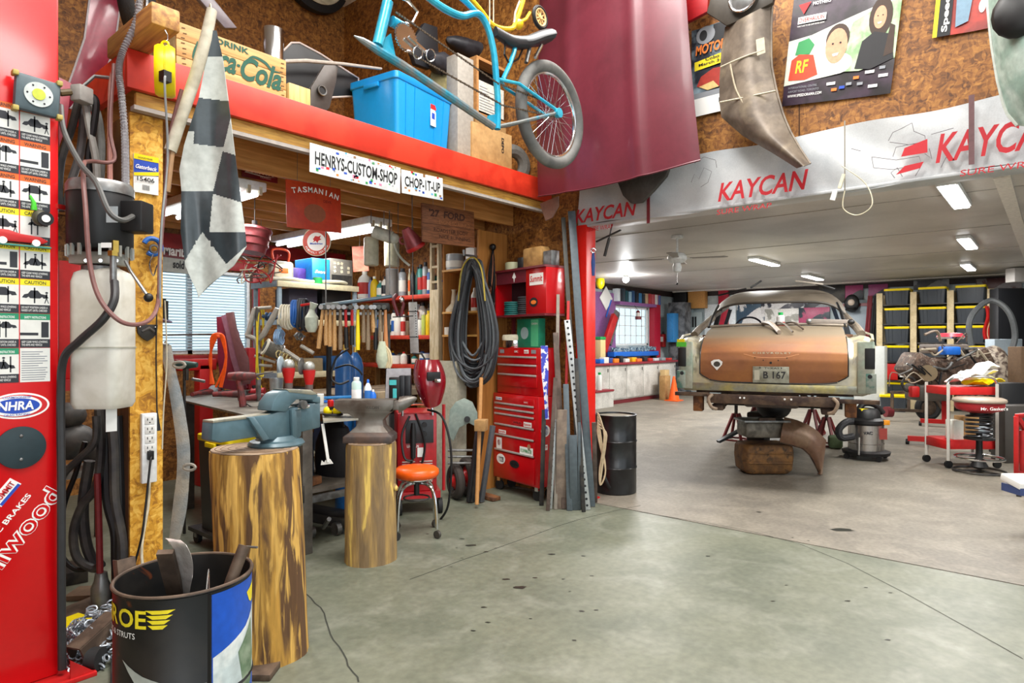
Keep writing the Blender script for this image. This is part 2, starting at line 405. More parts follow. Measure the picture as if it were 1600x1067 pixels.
# far room ceiling lights
LEDM = mat('led_diffuser','ffffff',.4,emit=14,var=0)
def led(px,py,lab,along='X',L=1.2,pw=60):
    c = pp(px,py,Z=2.9);t = T('ceiling_light',lab,'light',(c.x,c.y,2.95),group='ceiling lights of the far room')
    a,b = (L,.13) if along == 'X' else (.13,L)
    B(MB().bx(c.x-a/2-.01,c.x+a/2+.01,c.y-b/2-.02,c.y+b/2+.02,2.90,2.948),'housing',WHP,t,bev=.006)
    B(MB().bx(c.x-a/2,c.x+a/2,c.y-b/2,c.y+b/2,2.885,2.902),'diffuser',LEDM,t)
    area('batten_glow',(c.x,c.y,2.87),(a,b),pw,(1,.98,.95))
led(1492,308,'white ceiling batten closest to the banner, large and bright',pw=95)
led(1512,381,'white ceiling batten beside the long white seam strip, middle of its row')
led(1513,418,'small distant ceiling batten above the tote rack')
led(1195,410,'slanting ceiling batten above the rusty car roof',pw=90)
led(1270,434,'distant ceiling batten beyond the car roof',pw=60)
c = pp(978,436,Z=2.86)
t = T('ceiling_bulb','bright bare bulb on the ceiling near the far window','light',(c.x,c.y,2.95))
B(MB().cyl((c.x,c.y,2.90),(c.x,c.y,2.95),.06),'socket',WHP,t);B(MB().ball((c.x,c.y,2.85),.07),'bulb',mat('bulb_glow','ffffff',.4,emit=25,var=0),t)
l = bpy.data.lights.new('bulb_light','POINT');l.energy = 60;l.shadow_soft_size = .08;o = bpy.data.objects.new('bulb_light',l);COL.objects.link(o);o.location = (c.x,c.y,2.74)
area('far_room_tubes',(9.0,-1.5,2.88),(1.3,.3),120);area('far_room_tubes',(9.5,5.2,2.88),(1.3,.3),130);area('far_room_tubes',(14.5,5.6,2.88),(1.3,.3),130)
area('far_room_tubes',(6.6,1.6,2.90),(.3,1.3),60)
# ceiling fan
c = pp(1058,368,Z=2.95);fx,fy = c.x,c.y
t = T('ceiling_fan','small white ceiling fan with four blades in the far room','ceiling fan',(fx,fy,2.95))
B(MB().cyl((fx,fy,2.91),(fx,fy,2.949),.08),'canopy',WHP,t,bev=.008)
B(MB().cyl((fx,fy,2.68),(fx,fy,2.92),.015),'downrod',WHP,t)
B(MB().lathe([(.03,2.72),(.10,2.70),(.13,2.66),(.13,2.62),(.09,2.58),(.04,2.57)],(fx,fy,0)),'motor',WHP,t)
for k in range(4):
    a = k*pi/2+.35;d = V((cos(a),sin(a),0));q = V((fx,fy,2.63));n = V((-sin(a),cos(a),0))
    B(MB().poly3([q+d*.17-n*.04,q+d*.62-n*.07,q+d*.66,q+d*.62+n*.07,q+d*.17+n*.04],.008,UZ),'blade',mat('fan_blade','8e8a84',.5),t)
    B(MB().bar(q+d*.11,q+d*.2,.03,.006),'blade_arm',WHP,t)
B(MB().lathe([(.045,2.57),(.06,2.52),(.05,2.46),(.02,2.44)],(fx,fy,0)),'light_kit',WHP,t)
B(MB().cyl((fx,fy,2.30),(fx,fy,2.45),.003),'pull_chain',CHR,t)
B(MB().ball((fx,fy,2.29),.015),'chain_knob',BLK,t)
# red steel column at the corner of the opening
t = T('steel_column','bright red square steel column at the edge of the wide opening','column',(5.11,3.42,0))
B(MB().bx(5.03,5.19,3.36,3.48,.012,2.6),'post',mat('column_red','d81a10',.35,var=.05),t,bev=.006)
B(MB().bx(5.0,5.22,3.33,3.5,0,.014),'base_plate',RED,t)
for z in (1.15,1.75): B(MB().ball((5.03,3.42,z),.018),'bolt',BLK,t)
# --- loft
RB0,RB1 = 1.28,5.08
lf = T('loft','wooden storage loft with red edge board over the workbench bay','loft',(3.2,5.5,2.64))
FX = mat('loft_red_board','d63a22',.45,c2='c22c18',ns=5,var=.05)
B(MB().bx(RB0,RB1,3.80,3.84,2.87,3.08),'front_board',FX,lf,bev=.004)
B(MB().bx(RB0,RB0+.04,3.842,6.0,2.87,3.08),'side_board',FX,lf,bev=.004)
B(MB().bx(RB0+.041,RB1,3.845,7.28,3.045,3.078),'deck',OSBY,lf)
B(MB().bx(RB0+.06,RB1,3.845,3.88,2.80,2.869),'rim_joist',mat('rim_board','d8a850',.6,c2='b8863c',ns=6,stretch=(1,10,10)),lf,bev=.003)
for i in range(8):
    y = 4.30+i*.405
    B(MB().bx(RB0+.06,RB1,y,y+.04,2.70,3.043),'joist',PINEX,lf)
B(MB().bx(2.2,5.05,7.2,7.29,2.50,2.655),'ledger',REDT,lf)
t = T('support_post','upright post boxed in bright strand board under the loft corner','post',(1.42,4.02,0))
B(MB().bx(1.33,1.50,3.905,3.925,0,2.77),'front_board',OSBY,t)
B(MB().bx(1.33,5.07,3.845,3.90,2.775,2.799),'pale_strip',mat('pale_strip','b0a8a0',.6),lf)
t = t
B(MB().bx(1.33,1.36,3.926,4.2,0,2.77),'side_board',mat('brown_post_side','6a4a30',.7,c2='a07440',ns=3,stretch=(1,1,.4)),t)  # side board coloured a darker brown than the front board
B(MB().bx(1.361,1.495,3.926,4.2,0,2.655),'core',PINEZ,t)
# ================================================================== ON THE LOFT
LZ = 3.08
CW = wood('crate_wood','c89f62','a87c44',0,3)
def crate():
    o,u,v,w,h = fit([(281,12),(448,84),(448,154),(273,97)],dict(Y=3.93))
    o.z = LZ+.002;u = UX;v = UZ;h = .30
    t = T('wooden_crate','old wooden soft drink crate with green script lettering on the loft edge','crate',(o.x+w/2,4.08,LZ))
    D = .32
    for i in range(3): B(MB().bx(o.x,o.x+w,3.93,3.945,o.z+i*h/3+.001,o.z+(i+1)*h/3-.002),'plank',CW,t,bev=.002)
    for i in range(3): B(MB().bx(o.x,o.x+w,3.93+D-.015,3.93+D,o.z+i*h/3+.001,o.z+(i+1)*h/3-.002),'plank',CW,t,bev=.002)
    CE = mat('pale_end_board','d0c8ae',.6,c2='b09c70')
    for x in (o.x+.002,o.x+w-.022): B(MB().bx(x,x+.02,3.946,3.93+D-.016,o.z,o.z+h),'end_board',CE,t)
    B(MB().bx(o.x+.023,o.x+w-.023,3.947,3.93+D-.017,o.z,o.z+.015),'bottom',CW,t)
    G = mat('crate_green','14503f',.7,var=.05);q = V((o.x,3.93,o.z));F = lambda a,b: q+UX*(a*w)+UZ*(b*h)
    text('DRINK',t,G,F(.33,.83),UX,UZ,.036,.21,.03)
    text('Coca',t,G,F(.14,.30),UX,UZ,.15,.26,.03,.35)
    text('-',t,G,F(.515,.50),UX,UZ,.016,.024,.03,.35)
    text('Cola',t,G,F(.55,.26),UX,UZ,.155,.28,.03,.35)
    def ribbon(P,ws):
        P = [V((a,b,0)) for a,b in P];P = spline(P,8);L_,R_ = [],[]
        for i,p in enumerate(P):
            a = P[max(i-1,0)];b = P[min(i+1,len(P)-1)];n = V((-(b-a).y,(b-a).x,0)).normalized()
            k = i/(len(P)-1);W = ws*sin(pi*min(1,max(.06,k)))+.001;L_.append(p+n*W);R_.append(p-n*W)
        m_ = MB();Q = [F(p.x/w,p.y/h)-UY*.0032 for p in L_+R_];n = len(L_)
        m_.add(Q,[(i,i+1,n+i+1,n+i) for i in range(n-1)]);B(m_,'swash',G,t,sm=False)
    ribbon([(.20,.10),(.16,.09),(.13,.13),(.20,.06),(.34,.035),(.40,.05)],.008)
    ribbon([(.42,.20),(.47,.245),(.55,.235),(.60,.20),(.66,.205)],.009)
    ribbon([(.12,.22),(.10,.12),(.14,.07),(.18,.08)],.012)
    mb = MB();random.seed(3)
    for x in (.06,.955):
        for k in range(9): p = F(x+random.uniform(-.01,.01),.1+k*.1)-UY*.0025;mb.add([p-UX*.012-UZ*.003,p+UX*.012-UZ*.001,p+UX*.010+UZ*.004,p-UX*.010+UZ*.002],[(0,1,2,3)])
    B(mb,'nail_stains',mat('nail_stain','5a4024',.8),t,sm=False,kind='stuff')
crate()
# timber sticking out over the edge, with the hook and reel
t = T('timber','short yellowish timber jutting out over the loft corner','timber',(1.33,4.0,LZ+.002))
B(MB().bx(1.26,1.40,3.42,4.05,LZ+.002,LZ+.115),'board',wood('old_plank','c99a52','8a5a34',1),t,bev=.012)
t = T('cord_reel','yellow retractable cord reel hanging from the jutting timber','reel',(1.33,3.43,2.7))
p = pp(258,112,d=3.22)
mb = MB();prof = []
for i in range(17):
    a = pi/2 - pi*i/16;prof.append((.12*cos(a)**.55 if cos(a) > 0 else .001,0)) 
mb.lathe([(.05,-.045),(.115,-.045),(.125,-.03),(.125,-.004),(.118,-.002),(.118,.002),(.125,.004),(.125,.03),(.115,.045),(.05,.045)],p,32,rd(1,.5))
B(mb,'housing',YEL,t)
B(MB().box(p+rd(.058,-.106)-UZ*.07,(.04,.04,.05),(0,0,TH-pi/2-.5)),'cord_slot',BLK,t)
B(MB().torus(p+V((0,0,.135)),rd(0,1),.018,.006,14,6),'hanger_ring',YEL,t)
B(MB().tube([p+V((0,0,.145)),p+V((.012,0,.165)),p+V((.012,0,.19)),p+V((0,0,.21))],.003,6),'hook',CHR,t)
B(MB().tube(spline([p+rd(.066,-.12)-UZ*.07,p+rd(.066,-.125)-UZ*.13,pp(262,250,Y=3.40),pp(252,360,Y=3.38),pp(250,480,Y=3.4)],6),.0055,6),'cord',mat('grey_cord','8e9090',.6),t)
# shiny can
p = pp(427,60,Y=4.45)
t = T('metal_can','shiny brushed aluminium cylinder behind the wooden crate','cylinder',(p.x,p.y,LZ))
B(MB().lathe([(.072,0),(.075,.005),(.075,p.z-LZ+.06),(.072,p.z-LZ+.065),(.068,p.z-LZ+.06),(.066,.01)],(p.x,p.y,LZ+.001),28),'body',CHR,t)
# pale little box
mb = MB();a = pp(449,168,Y=3.95)
one(mb.bx(a.x,a.x+.165,3.93,4.04,LZ+.002,LZ+.165),'wooden_block',wood('block_wood','d6b878','c09a58',2),'small square pale wooden block beside the drink crate','block',bev=.006)
# black car mud pans / fenders behind
FEN = mat('fender_black','0e0e10',.55);EDG = mat('fender_edge','b8a8a0',.4)
def pan(name,px,Yp,dep,m,lab,cat,edge=True,group=None):
    P = [pp(a,b,Y=Yp) for a,b in px];t = T(name,lab,cat,(sum(q.x for q in P)/len(P),Yp,min(q.z for q in P)))
    B(MB().poly3(P,dep,UY),'shell',m,t,bev=min(.01,dep/3))
    if edge: B(MB().tube(P,.008,6,cyc=True),'rolled_edge',EDG,t)
    return t
pan('car_fender',[(440,150),(438,84),(455,67),(468,67),(500,84),(545,113),(560,122),(560,150),(520,152),(480,165)],4.5,.05,FEN,'gloss black car fender with a pale rolled edge behind the crate','car part')
pan('bumper_strip',[(446,92),(480,91),(540,97),(598,105),(598,109),(540,102),(480,97),(446,98)],4.40,.03,mat('dull_strip','a09488',.5),'long thin curved dull metal strip across the black fender','trim strip',False)
t = pan('bracket',[(484,172),(486,136),(507,101),(524,101),(529,106),(526,128),(516,168),(502,182)],4.05,.03,mat('dark_casting','4a4440',.5,.3),'dark grey stamped bracket with a round hole on the loft','bracket',False)
q = pp(502,142,Y=4.04);B(MB().cyl(q,q-UY*.012,.035,n=20),'hole_boss',BLK,t);B(MB().torus(q-UY*.014,UY,.033,.006,20,6),'hole_rim',GRY,t)
# grey silver tube under it
a,b = pp(470,165,Y=4.2),pp(560,178,Y=4.2);a.z = b.z = LZ+.05
t = T('metal_tube','wide silvery tube lying on the loft beside the blue tote','tube',((a.x+b.x)/2,4.2,LZ));B(MB().cyl(a,b,.045,n=18),'pipe',GRY,t)
a,b = pp(485,175,Y=4.0),pp(555,196,Y=4.0)
one(MB().bx(a.x,b.x+.1,3.92,3.97,LZ+.001,LZ+.03),'black_rail',FEN,'thin black rail lying along the loft edge in front of the tube','rail',bev=.004)
a,b = pp(300,5,Y=4.9),pp(370,60,Y=4.9)
pan('car_hood_edge',[(296,-20),(320,-20),(372,44),(352,44),(330,20)],4.7,.05,mat('grey_panel_edge','6e6468',.4),'dull grey-mauve car panel leaning behind the crate','car part',False)
# --- tote
def tote(w,d,h,body,lidm,rib=True,lid=.03,name='storage_tote',lab='',cat='tote',group=None,loc=(0,0,0),rz=0):
    """tapered plastic tote, front face towards local -y, origin at base centre"""
    t = T(name,lab,cat,(0,0,0),0,group);tp = .88
    def rr(w_,d_,z,r=.04,n=4):
        out = []
        for cx,cy,a0 in ((w_/2-r,d_/2-r,0),(-w_/2+r,d_/2-r,pi/2),(-w_/2+r,-d_/2+r,pi),(w_/2-r,-d_/2+r,1.5*pi)):
            for k in range(n+1): a = a0+pi/2*k/n;out.append(V((cx+r*cos(a),cy+r*sin(a),z)))
        return out
    m = MB().rings([rr(w*tp,d*tp,0),rr(w*(tp+.05),d*(tp+.05),h*.5),rr(w*.97,d*.97,h-lid)])
    if rib:
        for sx in (-.33,-.18,.18,.33):
            for sy in (-1,1): m.bar((sx*w*.92,sy*d*tp/2,.02),(sx*w,sy*d*.485,h-lid-.02),.018,.014,UY)
    B(m,'body',body,t,local=True)
    B(MB().rings([rr(w*.985,d*.985,h-lid-.012),rr(w,d,h-lid-.006),rr(w,d,h-.006),rr(w*.97,d*.97,h)]),'lid' if lidm != body else 'rim',lidm,t,local=True)
    for sx in (-1,1): B(MB().box((sx*(w*.5+.004),0,h-lid-.03),(.02,d*.3,.035)),'handle',lidm,t,local=True,bev=.004)
    t.location = loc;t.rotation_euler = (0,0,rz);MW[t.name] = Matrix.Translation(V(loc)) @ Matrix.Rotation(rz,4,'Z')
    return t
BT = mat('tote_blue','1590d8',.3,var=.03,coat=.2)
P0 = rd(-.897,5.04);PL = rd(-1.37,5.29);PR = rd(-.504,5.66);c = (PL+PR)/2;e = (P0-PL);rz = atan2(e.y,e.x)
bt = tote((PR-P0).length*1.0,e.length,.56,BT,BT,True,.05,lab='large bright blue plastic tote with a sticker on the loft',loc=(c.x,c.y,LZ+.002),rz=atan2((PR-P0).y,(PR-P0).x))
W_,D_ = (PR-P0).length,e.length
for nm,m_,a in (('sticker',INW,rect(.06,.24,.13,.42)),('sticker',INR,rect(.06,.38,.13,.42)),('sticker',INB,rect(.075,.30,.115,.35))):
    ob = MB().prism(a,.001,(0,-D_*.475-.006 - (.002 if m_ != INW else 0),0),UX,UZ);B(ob,nm,m_,bt,local=True,sm=False)
# cartons behind the bicycle
def box_px(name,px,Yp,dep,m,lab,cat,bev=.004,group=None):
    o,u,v,w,h = fit(px,dict(Y=Yp));z0 = max(LZ+.002,min(o.z,9)) if False else LZ+.002
    t = T(name,lab,cat,(o.x+w/2,Yp+dep/2,z0),group=group);B(MB().bx(o.x,o.x+w,Yp,Yp+dep,z0,o.z+h),'carton',m,t,bev=bev);return t,V((o.x,Yp,z0)),w,o.z+h-z0
t,o,w,h = box_px('cardboard_box',[(738,190),(800,212),(800,268),(738,245)],3.95,.35,CARD,'cardboard box printed with vertical capitals at the loft edge under the bicycle wheel','box')
text('DEPO',t,INK,o+V((w*.72,0,h*.85)),-UZ,UX,.035,.14,.03)
t,o,w,h = box_px('grey_carton',[(708,80),(733,86),(733,240),(708,235)],3.97,.14,mat('grey_board','9a948a',.7),'tall narrow grey board carton standing behind the bicycle chain','box')
t = T('framed_box','open wooden framed box with a printed label above the lettered carton','box',pp(765,190,Y=4.05))
o,u,v,w,h = fit([(742,84),(802,108),(795,190),(742,178)],dict(Y=4.4));h = h
m = MB(); 
for a in (rect(0,0,w,.03),rect(0,h-.03,w,h),rect(0,.03,.03,h-.03),rect(w-.03,.03,w,h-.03)): m.prism(a,.2,o,UX,UZ)
B(m,'frame',wood('frame_wood','c8925a','a87444',0),t);B(MB().prism(rect(.03,.03,w-.03,h-.03),.02,o+UY*.15,UX,UZ),'back',BLK,t)
B(MB().bx(o.x,o.x+w,4.42,4.6,LZ,o.z),'plinth',CARD,t)
pl_ = B(MB().prism(rect(.05,.06,w*.78,h*.62),.002,o+UY*.02,UX,UZ),'printed_label',mat('paper','e6e2d6',.8,c2='c8c4ba',ns=30),t)
mm = MB()
for k in range(9): mm.prism(rect(.06,.08+k*.028,w*(.5+.2*sin(k*3)),.086+k*.028),.001,o+UY*.017,UX,UZ)
B(mm,'print_lines',INP,t,sm=False,kind='stuff')
# canvas bag and dark cloth
def lump(name,px,py,Yp,r,m,lab,cat,seed=1,sub='body',n=18,amp=.12,z0=None):
    c = pp(px,py,Y=Yp);random.seed(seed);ph = [random.uniform(0,6) for _ in range(6)];mb = MB()
    def f(a,b): return 1+amp*(sin(3*a+ph[0])*sin(2*b+ph[1])+.6*sin(5*a+ph[2]+2*b))
    mb.rings([[c+V((r[0]*sin(b)*cos(a)*f(a,b),r[1]*sin(b)*sin(a)*f(a,b),r[2]*cos(b)*f(a,b))) for a in [2*pi*i/n for i in range(n)]] for b in [max(.05,min(pi-.05,pi*j/12)) for j in range(13)]][::-1])
    if z0 is not None: mb.v = [(x,y,max(z,z0)) for x,y,z in mb.v]
    t = T(name,lab,cat,(c.x,c.y,c.z-r[2]));B(mb,sub,m,t);return t,c
OLV = mat('olive_canvas','8c8258',.9,c2='6e6644',ns=9,bump=.2)
t,c = lump('canvas_bag',700,134,4.8,(.22,.15,.26),OLV,'crumpled olive canvas bag between the tote and the boxes','bag',4,z0=LZ+.001)
B(MB().tube([c+V((-.1,-.16,.1)),c+V((.02,-.17,.05)),c+V((.12,-.15,.12))],.012,6),'strap',OLV,t)
DCL = mat('dark_leather','33343a',.5,c2='24242a',ns=8)
t,c = lump('leather_roll',742,82,4.9,(.42,.15,.10),DCL,'dark grey leather roll lying over the boxes on the loft','roll',9,amp=.06)
pan('mudguard',[(640,70),(664,35),(684,42),(686,90),(672,108),(650,100)],4.75,.06,mat('matte_black','1a1b20',.6),'curved black panel standing behind the blue tote','car part',False)
lump('dark_bundle',690,100,4.7,(.2,.12,.1),DCL,'small dark folded leather bundle behind the canvas bag','bundle',12)
# tyre lying behind the bicycle wheel
p = pp(815,222,Y=3.95)
t = T('car_tyre','worn grey tyre standing behind the bicycle wheel on the loft end','tyre',(p.x,p.y,LZ))
p.z = LZ+.19;B(MB().torus((p.x+.1,4.15,p.z),V((.3,1,0)),.14,.065,36,10),'tyre',mat('grey_tyre','5e5c58',.8,var=.15),t)
# --- wheels hanging on the loft's back wall
TRD = mat('tyre_black','1b1b1c',.75,var=.2,bump=.3,bs=90)
def spoked(name,c,ax,R,lab,whitewall=True,ns=28,tr=.045,rimm=CHR):
    t = T(name,lab,'wheel',c);c = V(c);u,v,w = basis(V(ax))
    B(MB().torus(c,ax,R-tr,tr,56,12),'tyre',TRD,t)
    if whitewall: B(MB().torus(c-w*tr*.75,ax,R-tr*1.35,tr*.35,48,6),'whitewall',CRM,t)
    B(MB().torus(c,ax,R-tr*2.1,.014,48,6),'rim',rimm,t)
    B(MB().cyl(c-w*.04,c+w*.04,.022),'hub',rimm,t)
    m = MB()
    for i in range(ns):
        a = 2*pi*i/ns;b = a+(.35 if i % 2 else -.35);s_ = (.03 if i % 4 < 2 else -.03)
        m.tube([c+(u*cos(b)+v*sin(b))*.02+w*s_,c+(u*cos(a)+v*sin(a))*(R-tr*2.1)],.0016,4)
    B(m,'spokes',CHR,t);return t
p = pp(490,-42,Y=7.2)
t = T('wall_wheel','cream rimmed car wheel hung high on the loft back wall','wheel',p)
B(MB().lathe([(.33,-.08),(.45,-.10),(.49,-.03),(.49,.05),(.42,.08),(.33,.06)],p,48,-UY),'tyre',TRD,t)
B(MB().lathe([(.0,.045),(.2,.045),(.3,.06),(.40,.09),(.405,.085),(.33,.0)],p,48,-UY),'whitewall',CRM,t)
p = pp(213,-16,d=3.9)
spoked('spare_wheel',p,rd(.95,.28),.33,'bicycle wheel with many spokes and knobbly black tyre over the loft corner',False,36)
# ================================================================== BICYCLES AND WALL PIECES ABOVE THE OPENING
BY = 2.4
q = lambda a,b,Y=BY: pp(a,b,Y=Y)
CYA = mat('cyan_frame','1fa6cc',.3,.2,c2='3cb8d4',ns=6,coat=.3)
WORN = mat('worn_cyan_tube','8a8e8c',.4,.4,c2='3a9cb8',ns=7,lo=.5,hi=.62)
bk = T('bicycle','turquoise lowrider bicycle hanging in front of the loft','bicycle',q(720,200),group=None)
bk.location.z = q(771,262).z;MW[bk.name] = Matrix.Translation(bk.location)
fr_ = MB().tube([q(553,56),q(566,63),q(590,78),q(629,102),q(711,157),q(771,198)],[.003,.014,.021,.022,.022,.020],10)
B(fr_,'lower_tube',WORN,bk)
B(MB().tube([q(590,71),q(606,3)],.026,12),'head_tube',CYA,bk)
B(MB().tube(spline([q(777,202),q(778,165),q(776,131),q(771,79),q(760,39),q(745,21),q(722,25),q(697,15),q(672,-2),q(640,-30)],5),.019,10),'top_tube',CYA,bk)
B(MB().tube(spline([q(745,21),q(725,0),q(700,-20)],4),.016,8),'upper_tube',CYA,bk)
B(MB().poly3([q(586,72),q(611,52),q(619,92)],.012,UY),'gusset',CYA,bk)
B(MB().poly3([q(764,180),q(777,178),q(777,202),q(760,196)],.012,UY),'gusset',CYA,bk)
for dy in (-.05,.05):
    o = V((0,dy,0));B(MB().tube([q(775,198),q(800,194)+o,q(861,179)+o],.010,8),'chain_stay',WORN,bk)
    B(MB().tube([q(780,124),q(800,134)+o,q(861,176)+o],.010,8),'seat_stay',CYA,bk)
B(MB().cyl(q(612,33),q(631,44),.026),'bottom_bracket',CYA,bk);B(MB().ball(q(634,41),.022),'bearing_cup',CHR,bk)
c = q(628,62)-UY*.03
m = MB().lathe([(.02,-.003),(.062,-.003),(.062,.003),(.02,.003)],c,30,UY)
for i in range(30): a = 2*pi*i/30;m.box(c+V((cos(a)*.066,0,sin(a)*.066)),(.006,.005,.008),(0,-a,0))
B(m,'chainring',CHR,bk)
B(MB().tube([q(634,41)-UY*.05,q(640,25)-UY*.06,q(625,8)-UY*.06,q(607,0)-UY*.06],.008,8),'crank_arm',CHR,bk)
B(MB().bar(c-UY*.02,q(655,86)-UY*.05,.016,.01),'crank_arm',CHR,bk)
for a in ((640,88),(660,92)): B(MB().torus(q(*a)-UY*.06,V((0,1,.3)),.028,.003,18,5),'pedal_ring',CHR,bk)
m = MB()
def chain(a,b,n=46):
    for i in range(n):
        p0 = a.lerp(b,i/n);p1 = a.lerp(b,(i+.72)/n);m.bar(p0,p1,.006,.010 if i % 2 else .007)
chain(q(612,22)-UY*.03,q(774,134)-UY*.03);chain(q(622,79)-UY*.03,q(777,165)-UY*.03);chain(q(777,134)-UY*.03,q(858,168)-UY*.05,24);chain(q(777,166)-UY*.03,q(858,186)-UY*.05,24)
B(m,'chain',mat('chain_steel','6a6256',.4,.7),bk,kind='stuff')
# rear wheel in the bicycle's plane
hub = q(861,180)
Rw = abs(q(861,262).z-hub.z)
w = B(MB().torus(hub,UY,Rw-.034,.036,64,12),'tyre',mat('bike_tyre','5c5c5a',.7,c2='777672',ns=5,var=.1),bk)
B(MB().torus(hub,UY,Rw-.072,.012,56,8),'rim',CHR,bk)
B(MB().cyl(hub-UY*.05,hub+UY*.05,.022),'hub',CHR,bk);B(MB().cyl(hub-UY*.07,hub-UY*.045,.03,n=10),'axle_plate',CYA,bk)
m = MB()
for i in range(36):
    a = 2*pi*i/36;b = a+(.9 if i % 2 else -.9);s_ = .035 if i % 4 < 2 else -.035
    m.tube([hub+V((cos(b)*.02,s_,sin(b)*.02)),hub+V((cos(a),0,sin(a)))*1*(Rw-.062) - hub*0 if False else hub+V((cos(a)*(Rw-.062),0,sin(a)*(Rw-.062)))],.0014,4)
B(m,'spokes',CHR,bk)
# saddle
P = spline([q(774,48),q(786,56),q(800,64),q(820,66),q(838,60),q(849,58)],5);m = MB();n = len(P);R = []
for i,p in enumerate(P):
    k = i/(n-1);wd_ = .02+.085*k**1.5;h_ = .028+.02*k
    R.append([p+V((0,wd_*cos(a),h_*sin(a)*(1 if sin(a) > 0 else 1.0)-.01*(abs(cos(a))))) for a in [2*pi*j/14 for j in range(14)]])
B(m.rings(R),'saddle',mat('saddle_vinyl','2b2d31',.4,var=.05),bk)
B(MB().tube([q(822,98),q(826,82),q(828,72)],.012,8),'spring',GRY,bk);B(MB().tube([q(826,94)-UY*.05,q(836,74)-UY*.05],.010,8),'spring',CHR,bk)
B(MB().tube([q(786,124),q(796,102),q(803,82),q(806,66)],.014,8),'seat_post',CYA,bk)
B(MB().tube([q(790,60),q(788,85),q(796,100),q(810,92),q(818,74)],.006,6),'saddle_rail',BLK,bk)
ROPE = mat('pale_rope','c8c0a8',.8)
B(MB().tube([q(765,45),V((q(765,45).x,BY,5.98))],.004,6),'hanging_cord',ROPE,bk);B(MB().tube([q(606,3),V((q(606,3).x,BY,5.98))],.004,6),'hanging_cord',ROPE,bk)
# yellow small bicycle behind
YF = mat('yellow_frame','f2c81a',.35,coat=.3);Y2 = 2.75;q2 = lambda a,b: pp(a,b,Y=Y2)
t = T('kids_bicycle','small yellow bicycle with a tan training wheel behind the black saddle','bicycle',q2(800,60))
B(MB().tube(spline([q2(728,-10),q2(750,15),q2(771,40),q2(798,45),q2(806,34),q2(816,5),q2(822,-20)],5),.016,8),'frame',YF,t)
B(MB().tube([q2(806,38),q2(822,30),q2(828,20)],.012,8),'fork',YF,t);B(MB().ball(q2(810,38),.035),'bracket',YF,t)
B(MB().tube([q2(812,2),q2(805,20),q2(803,36)],.008,8),'stay',mat('silver_pink','d8b8a8',.3,.6),t)
c = q2(833,32)-UY*.06;TN = mat('tan_plastic','e0bc80',.5)
B(MB().torus(c,UY,.068,.014,30,8),'tyre',BLK,t);m = MB().torus(c-UY*.004,UY,.056,.008,30,8).cyl(c-UY*.012,c+UY*.012,.014)
for i in range(9): a = 2*pi*i/9;m.bar(c,c+V((cos(a)*.055,0,sin(a)*.055)),.010,.008)
B(m,'training_wheel',TN,t)
B(MB().tube([q2(771,40),V((q2(771,40).x,Y2,5.98))],.004,6),'hanging_cord',ROPE,t)
# --- maroon hood
HX = 4.75
HM = mat('hood_maroon','64222f',.42,c2='581c28',ns=2,var=.06,coat=.15)
A = pp(845,318,X=HX);Bq = pp(1098,264,X=HX);top = 4.85
def hoodf(u,v):
    y = A.y+(Bq.y-A.y)*u;z0 = A.z+(Bq.z-A.z)*u + .10*sin(pi*u)*0 + .05*(2*u-1)**2*1.2
    yn = y + (0.06*(1-u) - .18*u)*-v*1.0 * (1 if u > .5 else 0)
    z = z0+(top-z0)*v
    rid = .022*math.exp(-((u-.70)/.035)**2)*(1-.3*v) + .02*math.exp(-((u-.25)/.05)**2)
    bul = .10*sin(pi*u)**.7
    return V((HX-.04-bul-rid-.02*sin(v*5),yn,z))
t = T('car_hood','large maroon car hood hung on the wall above the opening','car hood',(HX,2.9,2.8))
B(MB().sheet(hoodf,40,24,.012),'panel',HM,t,ang=60)
B(MB().tube([hoodf(i/20,0)+V((-.002,0,0)) for i in range(21)],.007,6),'front_lip',HM,t)
m = MB()
for y in (2.5,3.3): m.bar((HX-.03,y,4.2),(5.1,y,4.25),.02,.02)
B(m,'wall_bracket',GRY,t)
# grey blade-like fender below it
def plate(name,px,plane,th,m,lab,cat,part='panel',dirv=None,bev=.004,edge=None):
    P = [pp(a,b,**plane) for a,b in px];c = sum(P,V())/len(P);t = T(name,lab,cat,(c.x,c.y,min(p.z for p in P)))
    B(MB().poly3(P,th,dirv or (UX if 'X' in plane else UY)),part,m,t,bev=bev)
    if edge: B(MB().tube(P,.006,6,cyc=True),'rim',edge,t)
    return t
DFR = mat('dark_inner_fender','4a4642',.6,c2='38342f',ns=5)
plate('splash_pan',[(960,268),(1045,262),(1040,275),(1020,298),(1002,316),(985,318),(972,305),(964,285)],dict(X=4.88),.05,DFR,'small dark grey splash pan poking out below the maroon hood','car part',bev=.015)
plate('maroon_scrap',[(843,318),(872,306),(872,322),(862,340),(852,345)],dict(X=4.82),.02,mat('dirty_pink_metal','8c6a5c',.6),'narrow pinkish metal scrap hanging at the hood corner','metal scrap')
